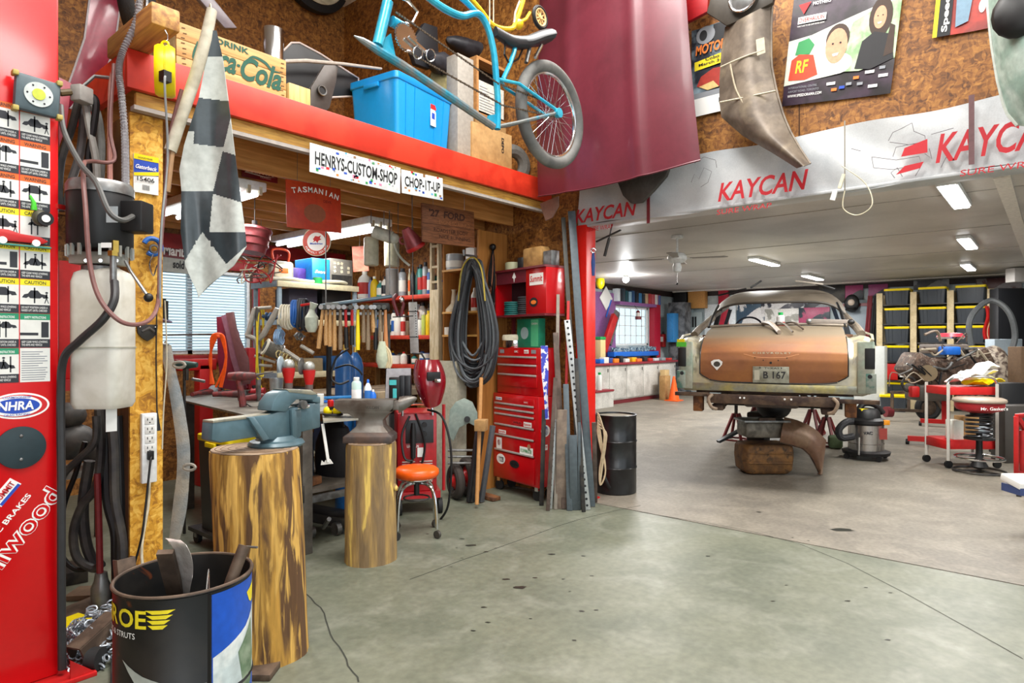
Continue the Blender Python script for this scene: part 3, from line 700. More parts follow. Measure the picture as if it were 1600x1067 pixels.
# --- big brown front fender hung at the right
FM = mat('fender_primer','7e7264',.45,.2,c2='64594e',ns=5,c3='9a8c74',n3=4,lo3=.55,hi3=.8)
FX_ = 4.92
def F3(a,b,dx=0): return pp(a,b,X=FX_-dx)
left = [(1133,40),(1127,80),(1124,130),(1124,165),(1128,185)];right = [(1208,2),(1206,60),(1205,110),(1216,160),(1222,190)]
t = T('car_fender','tall curved brown car fender hanging between two posters','car part',F3(1180,262))
rows = [((1133,42),(1207,3)),((1127,80),(1205,45)),((1124,125),(1205,100)),((1124,160),(1214,145)),((1127,183),(1224,180)),((1160,212),(1236,208)),((1205,238),(1250,232)),((1245,263),(1266,256))]
def ff(u,v):
    k = u*(len(rows)-1);i = min(int(k),len(rows)-2);f = k-i
    a = [rows[i][0][j]*(1-f)+rows[i+1][0][j]*f for j in (0,1)];b = [rows[i][1][j]*(1-f)+rows[i+1][1][j]*f for j in (0,1)]
    return F3(a[0]*(1-v)+b[0]*v,a[1]*(1-v)+b[1]*v,.05+.10*sin(pi*v)+.06*u)
B(MB().sheet(ff,28,14,.008),'panel',FM,t,ang=50)
for pts in ([(1126,105),(1160,90),(1195,78)],[(1125,160),(1165,152),(1212,142)],[(1141,100),(1150,140),(1168,172)]):
    P = [F3(a,b,.165) for a,b in pts];B(MB().tube(spline(P,4),.007,6),'bead',mat('fender_bead','a89c84',.5),t)
B(MB().tube([ff(i/20,1)-UX*.002 for i in range(21)],.010,6),'rolled_edge',FM,t)
B(MB().poly3([F3(1181,62,.17),F3(1194,58,.17),F3(1196,82,.17),F3(1183,87,.17)],.002,UX),'paper_tag',mat('tag_paper','b8b09c',.8),t)
B(MB().bar(F3(1170,20,-.1),F3(1170,20,.1),.02,.02),'wall_hook',GRY,t)
# --- other wall pieces
plate('bodywork_piece',[(1058,-40),(1108,-40),(1105,18),(1066,38)],dict(X=4.95),.04,mat('deep_red_panel','a01018',.4),'flat deep red car panel above the poster with orange heading','car part')
t = plate('hubcap_pan',[(1104,20),(1115,-20),(1215,-30),(1207,4),(1150,34),(1135,40),(1120,30)],dict(X=4.80),.04,mat('dark_pan','3a342c',.5),'dark metal pan holding a ring at the top of the wall','car part')
c = pp(1160,-4,X=4.76);B(MB().torus(c,UX,.10,.010,30,8),'chrome_ring',CHR,t);B(MB().lathe([(.0,.02),(.05,.015),(.09,.0)],c,20,-UX),'centre',GRY,t)
t = T('windscreen_shell','pale green dusty curved car panel hanging at the far upper corner','car part',pp(1580,200,X=4.6))
GLS = mat('dusty_green','8fa89c',.35,c2='b4c4ba',ns=6,c3='6c8478',n3=3)
rows2 = [((1542,-20),(1640,-20)),((1545,20),(1640,20)),((1550,70),(1645,80)),((1560,130),(1650,150)),((1572,175),(1650,190)),((1590,196),(1650,205))]
def gf(u,v):
    k = u*(len(rows2)-1);i = min(int(k),len(rows2)-2);f = k-i
    a = [rows2[i][0][j]*(1-f)+rows2[i+1][0][j]*f for j in (0,1)];b = [rows2[i][1][j]*(1-f)+rows2[i+1][1][j]*f for j in (0,1)]
    return pp(a[0]*(1-v)+b[0]*v,a[1]*(1-v)+b[1]*v,X=4.75-.25*sin(pi*v*.8+.2)*(.4+.6*sin(pi*min(1,u+.2))))
B(MB().sheet(gf,20,14,.012),'panel',GLS,t,ang=60)
B(MB().tube([gf(i/12,0) for i in range(13)],.012,6),'edge',mat('pale_edge','c8d0c8',.5),t)
B(MB().ball(pp(1590,20,X=4.5),(.06,.12,.14)),'dark_bracket',BLK,t)
B(MB().bar(gf(.3,.5),gf(.3,.5)+UX*.6,.02,.02),'wall_hook',GRY,t)
# --- posters
def poster(px,X,lab,base,name='poster'):
    o,u,v,w,h = fit(px,dict(X=X));t = T(name,lab,'poster',o+u*w/2)
    random.seed(int(w*1000))
    def f(a,b): return o+u*(a*w)+v*(b*h)+u.cross(v)*(.004+.004*sin(a*7+b*3))
    B(MB().sheet(f,10,8,.001),'sheet',base,t)
    return t,o,u,v,w,h
POK = mat('poster_black','1a1418',.3,c2='3c2c3c',ns=5,coat=.3)
t,o,u,v,w,h = poster([(1232,-30),(1406,-60),(1404,138),(1234,170)],5.085,'large glossy car show poster with two portraits over a green ground',POK)
def pt(m_,pts,off=.012): patch(t,m_,o,u,v,[(a*w,b*h) for a,b in pts],off)
pt(mat('poster_pale','d8dccc',.5),[(.0,.16),(.0,.52),(.22,.54),(.55,.62),(1.0,.72),(1.0,.28),(.5,.2)],.0105)
pt(mat('poster_green','86a878',.5,c2='b8ccaa',ns=9),[(.45,.22),(.52,.36),(.60,.58),(.80,.66),(1.0,.70),(1.0,.26),(.7,.2)],.0115)
pt(INR,[(.03,.86),(.16,.84),(.22,.92),(.1,.98)],.012)
pt(mat('poster_car','8a4a50',.4,c2='40282c',ns=12),[(.28,.92),(.36,.84),(.62,.84),(.72,.92),(.62,.99),(.36,.99)],.012)
pt(mat('poster_chrome','b8b8c0',.4),[(.0,.93),(.3,.99),(.3,.965),(.05,.90)],.0125)
SK = mat('poster_skin','d49a78',.6);HR = mat('poster_hair','3a2618',.6)
pt(INW,circ(.50,.28,.13,.08));pt(SK,circ(.47,.42,.10,.135),.0135);pt(HR,circ(.475,.475,.108,.115),.0128)
pt(mat('poster_jacket','18181c',.6),[(.66,.22),(.70,.42),(.80,.48),(.95,.44),(.99,.26),(.80,.2)],.0135)
pt(HR,circ(.84,.58,.10,.15),.0132);pt(SK,circ(.835,.58,.055,.085),.0142);pt(HR,[(.90,.28),(.93,.52),(.97,.5),(.98,.3)],.0145)
for cx,cy,k in ((.47,.42,1),(.835,.58,.62)):
    for sx in (-.035*k,.035*k): pt(INK,circ(cx+sx,cy+.02*k,.010*k,.007*k,10),.0155)
    pt(INW,[(cx-.03*k,cy-.06*k),(cx+.03*k,cy-.055*k),(cx+.02*k,cy-.075*k),(cx-.02*k,cy-.08*k)],.0155)
pt(mat('poster_red_print','d8401c',.6),[(.04,.20),(.05,.36),(.12,.40),(.26,.38),(.32,.22),(.2,.19)],.0135)
pt(ING,[(.08,.40),(.10,.50),(.2,.52),(.26,.46),(.22,.39)],.0134)
text('RF',t,INY,o+u*(.10*w)+v*(.25*h),u,v,.10*h,.12*w,.02,.1,.015)
text('JANUARY',t,INW,o+u*(.66*w)+v*(.845*h),u,(v+u*.0),.05*h,.26*w,.02,0,.014)
text('26, 27, 28 2007',t,INR,o+u*(.68*w)+v*(.785*h),u,v,.03*h,.24*w,.01,0,.014)
text('MOTHERS',t,INW,o+u*(.20*w)+v*(.775*h),u,v,.028*h,.17*w,.02,0,.014)
pt(INR,[(.06,.80),(.18,.81),(.12,.72)],.0125)
patch(t,INW,o,u,v,[(a*w,b*h) for a,b in rect(.07,.645,.34,.70)],.013);text("OVERHAULIN'",t,INR,o+u*(.08*w)+v*(.655*h),u,v,.035*h,.25*w,.01,0,.016)
text('MAKE SURE TO SEE CHIP FOOSE SHOW',t,INW,o+u*(.07*w)+v*(.62*h),u,v,.012*h,.26*w,0,0,.014)
text('INTERNATIONAL CENTRE,',t,INP,o+u*(.05*w)+v*(.125*h),u,v,.02*h,.28*w,0,0,.014);text('AIRPORT ROAD, TORONTO',t,INP,o+u*(.05*w)+v*(.095*h),u,v,.02*h,.3*w,0,0,.014)
text('WWW.SPEEDORAMA.COM',t,INW,o+u*(.05*w)+v*(.06*h),u,v,.022*h,.33*w,.01,0,.014)
for k,(a,b,m_) in enumerate(((.42,.12,INW),(.47,.07,INO),(.54,.08,INB),(.60,.1,INP),(.66,.14,INO),(.76,.17,INW),(.88,.13,INW),(.7,.09,INP),(.8,.06,INW),(.88,.19,INP))): pt(m_,rect(a,b,a+.08 if m_ == INW else a+.05,b+.022),.013)
t,o,u,v,w,h = poster([(1076,52),(1170,18),(1170,165),(1086,182)],5.085,'smaller car show poster with yellow date band half hidden by the brown fender',mat('poster_navy','20242e',.4,c2='8fa4b0',ns=4))
pt(INW,rect(0,0,1,.20),.0105);pt(INK,[(.4,.99),(1,.99),(1,.80),(.4,.78)],.0105);pt(INP,circ(.26,.9,.17,.10),.011);pt(INK,circ(.22,.9,.07,.06),.0115)
text('MOTORAMA',t,INO,o+u*(.08*w)+v*(.69*h),u,v,.11*h,.85*w,.03,.15,.014)
pt(INY,[(.06,.52),(.06,.62),(1,.68),(1,.56)],.011);text('Cobo Center',t,INK,o+u*(.26*w)+v*(.605*h),u,v,.035*h,.6*w,.02,0,.015);text('March 3-5, 2006',t,INK,o+u*(.14*w)+v*(.555*h),u,v,.035*h,.75*w,.02,0,.015)
pt(mat('poster_car_red','a83a30',.4),[(.10,.34),(.18,.44),(.40,.50),(.8,.48),(.95,.38),(.8,.30),(.3,.27)],.0112);pt(mat('poster_car_tan','e0c080',.4),[(.14,.33),(.3,.27),(.5,.28),(.4,.36)],.0118)
pt(INP,rect(.05,.2,.9,.26),.0109)
text('101',t,INK,o+u*(.5*w)+v*(.10*h),u,v,.055*h,.3*w,.02,0,.014)
t,o,u,v,w,h = poster([(1462,-40),(1552,-60),(1552,42),(1462,60)],5.085,'sideways car magazine poster with a yellow edge beside the green panel',mat('poster_red_car','b03020',.4,c2='702018',ns=6))
pt(INY,rect(0,0,.08,1),.011);pt(INK,rect(.08,0,.32,1),.011);pt(mat('poster_glass','6e8ea4',.4),[(.40,.10),(.62,.16),(.68,.7),(.5,1),(.36,.9)],.012);pt(INW,circ(.84,.35,.06,.1),.012)
text('Speed',t,INW,o+u*(.29*w)+v*(.06*h),v,-u,.14*w,.55*h,.03,0,.014)
# --- printed house wrap over the header
KM = mat('house_wrap','c0c3c4',.42,c2='a9adb0',ns=3,lo=.42,hi=.7,var=.06,vs=120,bump=.7,bs=5)
yb0,yb1 = 3.46,-1.6
def wrap(u,v):
    y = yb0+(yb1-yb0)*u;z0 = 2.585+.02*sin(u*23);z1 = 3.045+.012*sin(u*31)
    return V((5.06-.018*sin(v*6+u*40)*(.5+.5*sin(u*17))-.03*(1-v)*(.5+.5*sin(u*12)),y,z0+(z1-z0)*v))
bn = T('house_wrap_banner','creased white house wrap with red lettering stapled over the wide opening','banner',(5.05,1,2.58))
B(MB().sheet(wrap,90,14,.003),'sheet',KM,bn,ang=60)
B(MB().bx(5.03,5.24,yb1,3.355,2.575,2.60),'folded_edge',KM,bn,bev=.008)
KR = mat('wrap_red_ink','b81c28',.6,var=.05)
nU = -UY
def kay(pxa,pxb,ya,hh,s='KAYCAN',m=KR,sh=.25,bold=.02):
    a = pp(pxa,ya,X=4.98);b = pp(pxb,ya,X=4.98);w = (a-b).length;text(s,bn,m,a,nU,UZ,hh,w*.95,bold,sh,.005)
kay(1122,1270,316,.15);kay(899,1000,350,.13);kay(1462,1680,256,.19)
kay(1120,1210,336,.04,'SURE WRAP',sh=.1,bold=0);kay(1500,1640,276,.04,'SURE WRAP',sh=.1,bold=0);kay(920,960,362,.04,'SURE WRAP',sh=.1,bold=0)
LN = mat('line_drawing','6a6468',.7)
def sketch(P,r=.002,m=LN): B(MB().tube([pp(a,b,X=4.985) for a,b in P],r,4),'line_drawing',m,bn)
for P in ([(1388,220),(1395,207),(1410,200),(1425,192),(1428,205),(1445,212),(1447,222),(1420,226),(1390,222)],[(1362,245),(1365,262),(1395,265),(1440,256),(1436,244),(1400,250),(1362,245)],[(1395,245),(1400,230),(1440,222)],[(1445,240),(1456,248),(1452,232)],[(1398,278),(1392,270),(1402,262),(1410,276)],[(1438,262),(1430,275)],[(1330,232),(1345,236)],[(1455,210),(1490,200)],[(1470,262),(1478,246),(1490,250)],[(1080,285),(1085,272),(1092,280),(1100,262),(1112,268),(1106,285),(1095,292)],[(1085,255),(1100,245),(1118,250),(1120,262)]): sketch(P)
patch(bn,KR,pp(1408,245,X=4.985),nU,UZ,[(0,0),(.02,.055),(.15,.09),(.15,.0)]);patch(bn,KR,pp(1400,273,X=4.985),nU,UZ,[(0,0),(.05,.05),(.16,.06),(.14,.02)])
for k,(a,z0,z1,m_) in enumerate(((1518,2.62,3.06,mat('strap_brown','6a4a4c',.6)),(1320,2.55,3.06,mat('wire_grey','8a8478',.6)),(1013,2.52,2.80,MAR))):
    p = pp(a,250,X=4.97);B(MB().bar((p.x,p.y,z0),(p.x,p.y,z1),.03 if k != 1 else .008,.004,UX),'hanging_strap',m_,bn)
p = pp(1303,305,X=4.93)
t = T('pull_switch','white pull switch with a looped cord dangling from the banner edge','switch',p)
B(MB().box(p,(.02,.03,.07),(.3,0,0)),'switch_body',WHT,t);B(MB().box(p+V((0,-.05,.09)),(.02,.02,.1),(.3,0,0)),'cord_grip',CRM,t)
B(MB().tube(spline([p+V((0,-.07,.02)),p+V((0,-.06,-.10)),p+V((0,-.15,-.16)),p+V((0,-.24,-.10)),p+V((0,-.2,.05)),p+V((0,-.05,.2))],6),.004,6),'cord',CRM,t)
# door hardware showing behind the torn wrap
t = T('ceiling_panel_fixture','long cream tube fixture showing behind the torn wrap','light fixture',(5.9,3.2,2.7))
a,b = pp(1000,330,X=5.75),pp(1098,306,X=5.75);B(MB().bar(a,b,.16,.10),'housing',CRM,t);B(MB().bar(a-UZ*.06,b-UZ*.06,.12,.03),'diffuser',WHT,t);B(MB().bar((a+b)/2,V(((a+b)/2).to_tuple()[:2]+(2.95,)),.02,.02),'hanger',GRY,t)
t = T('black_door_rail','short dangling black bracket at the top of the red column','bracket',(5.0,3.2,2.4));p = pp(952,372,X=5.0)
B(MB().bar(p,p+V((0,.05,-.16)),.03,.012),'hanging_arm',BLK,t);B(MB().bar(p+V((0,.14,-.02)),p+V((0,-.12,.06)),.02,.012),'cross_bar',BLK,t);B(MB().bar(p,V((5.06,p.y,2.6)),.01,.01),'hook',BLK,t)
# ================================================================== LEFT: LIFT COLUMN, POWER UNIT, POST
LY = 3.38
L_ = lambda a,b,dy=0: pp(a,b,Y=LY-dy)
x92 = L_(92,500).x
lift = T('vehicle_lift','bright red two post vehicle lift column covered in warning labels','vehicle lift',(.62,3.55,0))
LR = mat('lift_red','cc0810',.3,var=.03,coat=.4)
B(MB().bx(.28,x92,LY,LY+.24,.02,3.4),'column',LR,lift,bev=.01)
B(MB().bx(.15,x92+.12,LY-.10,LY+.45,0,.02),'base_plate',RED,lift,bev=.003)
B(MB().poly3([V((x92+.02,LY-.09,.02)),V((x92+.11,LY-.09,.02)),V((x92+.02,LY-.09,.10))],.012,UY),'gusset',RED,lift)
LBW = mat('label_white','dcdcd6',.5,var=.05);LBK = mat('label_black','26282e',.5)
HO = mat('label_orange','d06018',.5);HY = mat('label_yellow','e6d414',.5);HG = mat('label_green','1f8a62',.5)
heads = [HO,HO,HO,HY,HY,HY,HG,HG];words_ = ['WARNING']*3+['CAUTION']*3+['SAFETY INSTRUCTIONS']*2
random.seed(5)
for c_ in range(2):
    X0,X1 = ((.615,.7195),(.7235,.831))[c_]
    for r_ in range(8):
        z1 = 2.512-r_*.1486;z0 = z1-.1466;o = V((X0,LY,z0));w,h = X1-X0,z1-z0
        lb = B(MB().bx(X0,X1,LY-.0012,LY,z0,z1),'warning_label',LBW,lift,sm=False)
        if r_ == 7 and c_ == 1:
            m = MB()
            for k in range(13): m.prism(rect(.05*w,h*(.06+k*.068),w*random.uniform(.6,.93),h*(.085+k*.068)),.0004,o-UY*.0018,UX,UZ)
            B(m,'small_print',INP,lb,sm=False,kind='stuff');continue
        B(MB().prism(rect(.0,h*.82,w,h),.0005,o-UY*.0016,UX,UZ),'header',heads[r_],lb,sm=False)
        B(MB().prism(rect(.0,0,w,h*.25),.0005,o-UY*.0016,UX,UZ),'caption',LBK,lb,sm=False)
        text(words_[r_],lb,INK if r_ < 6 else INW,o+UX*w*.5+UZ*h*.855,UX,UZ,h*(.10 if r_ < 6 else .07),w*.72,.01,.0,.0022,'C')
        text(('DO NOT POSITION UNDER A\nRAISED LIFT UNTIL CHECKED','KEEP CLEAR WHILE LOWERING\nTHE ARMS AND VEHICLE')[(r_+c_) % 2],lb,INW,o+UX*w*.05+UZ*h*.05,UX,UZ,h*.15,w*.86,0,0,.0022)
        m = MB();q0 = o-UY*.0018;k = (r_*2+c_) % 5
        def R_(*a): m.prism([(x*w,y*h) for x,y in a],.0004,q0,UX,UZ)
        car = lambda dx,dy,s: R_(*[(dx+s*x,dy+s*y) for x,y in ((0,.0),(.08,.10),(.22,.13),(.32,.24),(.58,.24),(.7,.13),(.92,.10),(.98,.0),(.8,-.02),(.74,.03),(.66,-.02),(.3,-.02),(.24,.03),(.16,-.02))])
        post = lambda x: R_((x,.3),(x+.05,.3),(x+.05,.76),(x,.76))
        man = lambda x,y: (R_(*[(x+.05*cos(2*pi*i/8),y+.03*sin(2*pi*i/8)) for i in range(8)]),R_((x-.03,y-.04),(x+.03,y-.04),(x+.02,y-.18),(x+.08,y-.32),(x+.05,y-.32),(x,y-.2),(x-.05,y-.32),(x-.08,y-.32),(x-.03,y-.18)))
        if k == 0: post(.28);post(.62);car(.05,.52,.9)
        elif k == 1: car(.06,.46,.9);post(.45);man(.88,.62)
        elif k == 2: post(.35);post(.55);car(.25,.58,.7)
        elif k == 3: R_((.0,.36),(.6,.36),(.6,.44),(.0,.44));post(.7);R_((.75,.3),(.95,.3),(.95,.76),(.75,.76))
        else: post(.15);post(.7);car(.1,.42,.8);man(.5,.72)
        B(m,'pictogram',LBK,lb,sm=False,kind='stuff')
# NHRA oval, rubber pad, two brand stickers
c = L_(30,634);o = V((c.x,LY,c.z));nh = patch(lift,INW,o,UX,UZ,circ(0,0,.108,.056,36),.001,name='oval_sticker')
patch(nh,INR,o,UX,UZ,circ(0,0,.100,.048,36),.002);patch(nh,INW,o,UX,UZ,circ(-.008,0,.088,.044,36),.003);patch(nh,INB,o,UX,UZ,circ(-.008,0,.080,.032,36),.004)
text('NHRA',nh,INW,o+V((-.012,0,-.018)),UX,UZ,.038,.125,.03,.1,.0055,'C')
text('CHAMPIONSHIP',nh,INB,o+V((-.008,0,.033)),UX,UZ,.008,.10,.01,0,.0055,'C');text('DRAG RACING',nh,INB,o+V((-.008,0,-.041)),UX,UZ,.008,.09,.01,0,.0055,'C')
c = L_(32,699);B(MB().cyl((c.x,LY,c.z),(c.x,LY-.012,c.z),.090,n=40),'rubber_pad',mat('dark_teal_rubber','1e3036',.6),lift,bev=.002)
for dz in (-.05,.05): B(MB().ball((c.x+.0,LY-.013,c.z+dz),(.007,.003,.007)),'pad_screw',GRY,lift)
a = L_(8,898);d = V((.62,0,.78)).normalized();n_ = UY.cross(d)*-1
o = V((a.x-.075,LY,a.z-.06));up = V((-.78,0,.62))
text('wilwood',lift,INW,o+d*0-up*.0,d,up,.085,.46,.045,0,.001,label='white outlined brand lettering');text('wilwood',lift,LR,o+d*.003+up*.002,d,up,.081,.454,-.002,0,.0022)
text('DISC BRAKES',lift,INW,o+d*.16+up*.105,d,up,.022,.24,.02,0,.001)
o2 = L_(2,792);o2.y = LY;su = patch(lift,INW,o2,d,up,rect(0,0,.11,.05),.001,name='brand_sticker');patch(su,INB,o2,d,up,rect(.005,.0,.105,.012),.002);text('SUMMIT',su,INR,o2+d*.055+up*.018,d,up,.024,.092,.03,0,.003,'C')
# magnetic work light, toy figures on the column face
c = L_(58,150,.04);wl_ = T('work_light','square dark teal work light stuck high on the lift column','work light',c)
B(MB().box(c,(.165,.04,.16),(0,.05,0)),'housing',mat('teal_grey','46565c',.5),wl_,bev=.02)
B(MB().cyl(c-UY*.018,c-UY*.026,.052,n=28),'reflector',mat('lamp_silver','c0c4c0',.3,.4),wl_);B(MB().cyl(c-UY*.026,c-UY*.030,.024,n=20),'led',mat('lamp_lens','b8c040',.3),wl_)
for i in range(6): a = i*pi/3;B(MB().ball(c+V((.04*cos(a),-.027,.04*sin(a))),.004,6,4),'screw',INK,wl_)
for i,(sx,sz) in enumerate(((-1,-1),(1,-1),(1,1),(-1,1))): B(MB().box(c+V((sx*.078,-.004,sz*.074)),(.022,.04,.022)),'corner_bumper',mat('bumper_tan','a8964c',.6),wl_,bev=.004)
c = L_(62,340,.03);t = T('toy_vehicle','small dark toy vehicle with one pale wheel and a green figure on top','toy',c)
B(MB().ball(c,(.03,.025,.035)),'body',mat('toy_dark','4c4a38',.5),t);B(MB().cyl(c+V((.015,-.03,-.006)),c+V((.015,0,-.006)),.03,n=20),'wheel',RUB,t);B(MB().cyl(c+V((.015,-.034,-.006)),c+V((.015,-.03,-.006)),.016,n=16),'wheel_hub',WHT,t)
B(MB().tube([c+V((-.02,0,.03)),c+V((-.022,-.004,.06)),c+V((-.035,-.004,.09))],[.012,.009,.004],8),'figure',mat('lime','4cc830',.5),t)
c = L_(22,371,.02);t = T('toy_car','flat red toy car on the warning labels','toy car',c)
B(MB().prism([(-.16,-.018),(.10,-.018),(.12,-.004),(.09,.012),(.02,.018),(-.02,.030),(-.10,.030),(-.16,.018)],.02,c-UY*.01,UX,UZ),'body',RED,t,bev=.003)
for dx in (-.04,.075): B(MB().cyl(c+V((dx,-.012,-.016)),c+V((dx,.012,-.016)),.015,n=16),'wheel',WHT,t)
B(MB().bx(c.x-.16,c.x+.13,c.y-.01,c.y+.02,c.z-.034,c.z-.028),'stand',mat('teal_strip','3c8c84',.5),t)
# --- power unit
D0 = 2.93
g = lambda a,b,d=D0: pp(a,b,d=d)
pu = T('lift_power_unit','hydraulic power unit with black motor above a translucent white oil tank','power unit',g(160,636))
c = g(157,340);B(MB().lathe([(.12,-.15),(.132,-.13),(.132,.12),(.12,.145),(.06,.15)],c,32),'motor',mat('motor_black','0b0d10',.5),pu)
B(MB().lathe([(.136,.10),(.136,.135),(.125,.155),(.05,.16)],c,32),'end_cap',GRY,pu)
m = MB()
for i in range(20): a = 2*pi*i/20;m.box(c+V((cos(a)*.128,sin(a)*.128,-.16)),(.012,.012,.05),(0,0,a))
B(m,'cooling_fins',mat('cast_alu','a8aaa4',.45,.6),pu,kind='stuff')
c2_ = g(211,340);B(MB().box(c2_,(.12,.10,.14),(0,0,TH-pi/2)),'switch_box',BLK,pu,bev=.008)
a = g(175,335,D0-.14);B(MB().box(a,(.05,.002,.07),(0,0,TH-pi/2)),'rating_label',mat('label_grey','a4acb0',.5),pu)
a = g(166,383,D0-.14);B(MB().box(a,(.045,.002,.022),(0,0,TH-pi/2)),'arrow_label',INW,pu)
B(MB().box(g(155,405),(.19,.14,.055),(0,0,TH-pi/2)),'manifold',mat('cast_alu','a8aaa4',.45,.6),pu,bev=.006)
for dx in (134,157,182): B(MB().cyl(g(dx,407,D0-.075),g(dx,407,D0-.065),.008,n=8),'bolt',CHR,pu)
B(MB().lathe([(.075,-.02),(.075,.02)],g(157,424),24),'tank_neck',GRY,pu)
tc = g(162,530);hw,hd_ = .112,.09
def rrect(w_,d_,z,r,n=5,c=tc):
    u = rd(1,0);v = rd(0,1);out = []
    for cx,cy,a0 in ((w_-r,d_-r,0),(-w_+r,d_-r,pi/2),(-w_+r,-d_+r,pi),(w_-r,-d_+r,1.5*pi)):
        for k in range(n+1): a = a0+pi/2*k/n;out.append(c+u*(cx+r*cos(a))+v*(cy+r*sin(a))+UZ*z)
    return out
TK = mat('tank_plastic','dcdad0',.35,c2='c6c2b4',ns=5,var=.03)
B(MB().rings([rrect(hw*.9,hd_*.9,-.312,.04),rrect(hw,hd_,-.29,.045),rrect(hw,hd_,.26,.045),rrect(hw*.93,hd_*.93,.30,.05),rrect(hw*.55,hd_*.6,.325,.05)]),'oil_tank',TK,pu,ang=50)
B(MB().rings([rrect(hw+.003,hd_+.003,-.04,.045),rrect(hw+.003,hd_+.003,-.034,.045)]),'tank_seam',mat('tank_line','a8a698',.5),pu)
B(MB().box(g(118,535,D0-.03),(.012,.06,.56),(0,0,TH-pi/2)),'level_strip',mat('level_strip','9a988c',.4),pu,bev=.004)
B(MB().bar(g(174,634),g(174,674),.045,.004),'drain_tab',INW,pu)
B(MB().cyl(g(177,392,D0-.10),g(177,400,D0-.10),.022,n=6),'hose_fitting',mat('brass','b89a4c',.3,.9),pu);B(MB().cyl(g(177,400,D0-.10),g(177,442,D0-.10),.014,n=12),'hose_fitting',GRY,pu)
B(MB().bar(g(180,376,D0-.10),g(180,394,D0-.10),.022,.02),'hose_fitting',_mats['brass'],pu)
B(MB().tube([g(196,408,D0-.05),g(205,425,D0-.08),g(232,464,D0-.1)],.007,8),'release_lever',GRY,pu);B(MB().ball(g(232,465,D0-.1),.020),'lever_knob',BLK,pu)
HS = mat('hydraulic_hose','2a2a2c',.5)
B(MB().tube(spline([g(179,440,D0-.10),g(178,470,D0-.15),g(160,500,D0-.17),g(125,532,D0-.15),g(100,560,D0-.12),g(95,620,D0-.10),L_(96,760,.04),L_(96,900,.04),L_(97,1045,.02)],6),.017,10),'pressure_hose',HS,pu)
B(MB().bar(L_(87,322,.0),L_(112,326,-.1),.02,.02),'wall_bracket',RED,pu);B(MB().bar(g(108,322),g(108,374),.02,.02),'wall_bracket',RED,pu)
# hoses in front
def hose(name,P,r,m,lab,cat='hose',d=D0,n=6,sub=None):
    Q = spline([pp(p[0],p[1],d=(p[2] if len(p) > 2 else d)) for p in P],n)
    if name == 'metal_conduit': r = [.013+.006*(i % 2) for i in range(len(Q))]
    return one(MB().tube(Q,r,8),name,m,lab,cat)
BRH = mat('brown_hose','7a5450',.5)
hose('air_hose',[(178,100,3.5),(172,200,3.45),(178,250,3.4),(140,252,3.2),(130,262,2.85),(134,330,2.74),(140,410,2.74),(155,465,2.74),(185,500,2.76),(215,507,2.85),(238,495,3.0),(248,465,3.2),(250,400,3.3),(258,300,3.35),(266,210,3.38),(284,140,3.4)],.010,BRH,'thin brown air hose looping in front of the white oil tank')
hose('power_cable',[(95,165,2.9),(100,205,2.85),(125,255,2.8),(150,285,2.75),(170,330,2.72),(190,344,2.75),(207,338,2.85)],.012,mat('grey_black_cable','4c4c4a',.5),'dark cable curving down across the motor to its switch box','cable')
hose('metal_conduit',[(220,-20,3.32),(214,30,3.32),(192,80,3.32),(186,110,3.32),(190,150,3.32),(195,210,3.3),(196,270,3.15),(196,318,2.98)],.016,mat('conduit_metal','a8aaae',.3,.8,bump=1.0,bs=300),'ribbed silver flexible conduit running down the loft corner','conduit',n=24)
hose('pink_pipe',[(172,290,3.5),(172,200,3.55),(174,130,3.6),(182,100,3.62),(190,97,3.62)],.014,mat('pink_pipe','b07c70',.5),'dull pink pipe bent over beside the loft corner','pipe')
BLT = mat('belt_rubber','343436',.6,c2='4c4a46',ns=6)
random.seed(11)
for i,(P,r,m_,lab) in enumerate((
    ([(134,165),(140,200),(150,250),(152,290)],.020,mat('pale_grey_hose','a0a09a',.5),'pale grey hose hanging from the bundle hook'),
    ([(122,160),(112,200),(96,250),(92,300),(96,330)],.020,BLT,'dark hose bowing left beside the column top'),
    ([(128,162),(130,190),(125,240),(110,290),(104,330)],.022,mat('grey_mid_hose','6c6c6c',.5),'mid grey hose in the upper bundle'),
    ([(140,160),(152,180),(158,230),(155,290)],.024,mat('light_grey_hose','8c8c88',.5),'lighter grey hose at the outer side of the upper bundle'),
    ([(126,158),(136,150),(150,158),(146,200),(138,245),(142,290)],.018,BLK,'black looped hose over the bundle hook'),
    ([(150,650),(148,690),(120,720),(98,745),(92,790)],.020,BLT,'black hose sweeping left below the white tank'),
    ([(155,640),(158,700),(150,760),(128,790),(115,830),(120,870),(145,888),(160,880)],.024,BLT,'broad black belt looping near the floor'),
    ([(160,640),(165,700),(168,780),(180,830),(182,880),(188,950)],.028,mat('belt_dark','28282a',.5),'thick dark belt hanging straight to the floor'),
    ([(172,640),(178,700),(180,780),(192,850),(190,930)],.026,BLT,'second thick belt hugging the post'),
    ([(183,650),(186,720),(188,800),(186,880)],.026,mat('belt_black','1e1e20',.5),'innermost black belt against the post side'),
    ([(133,690),(118,740),(100,790),(95,840),(98,870),(120,890),(152,885)],.014,BLK,'thin black cable ring hanging beside the column'),
    ([(140,720),(130,790),(135,850),(152,890)],.030,BLT,'wide ribbed belt turning up behind the cable ring'))):
    hose('hanging_belt',P,r,m_,lab,'belt' if i > 4 else 'hose',d=3.55+.04*(i % 4))
hose('red_strut',[(152,740),(154,800),(156,880),(157,960)],.018,mat('dull_red_rod','7a2226',.5),'slim dull red rod standing among the black belts','rod',d=3.6)
c = pp(158,965,d=3.6); 
t = T('pipe_socket','grey metal socket at the foot of the red rod','socket',(c.x,c.y,0));B(MB().lathe([(.05,0),(.05,.12),(.035,.16),(.03,.2)],(c.x,c.y,0),18),'body',GRY,t)
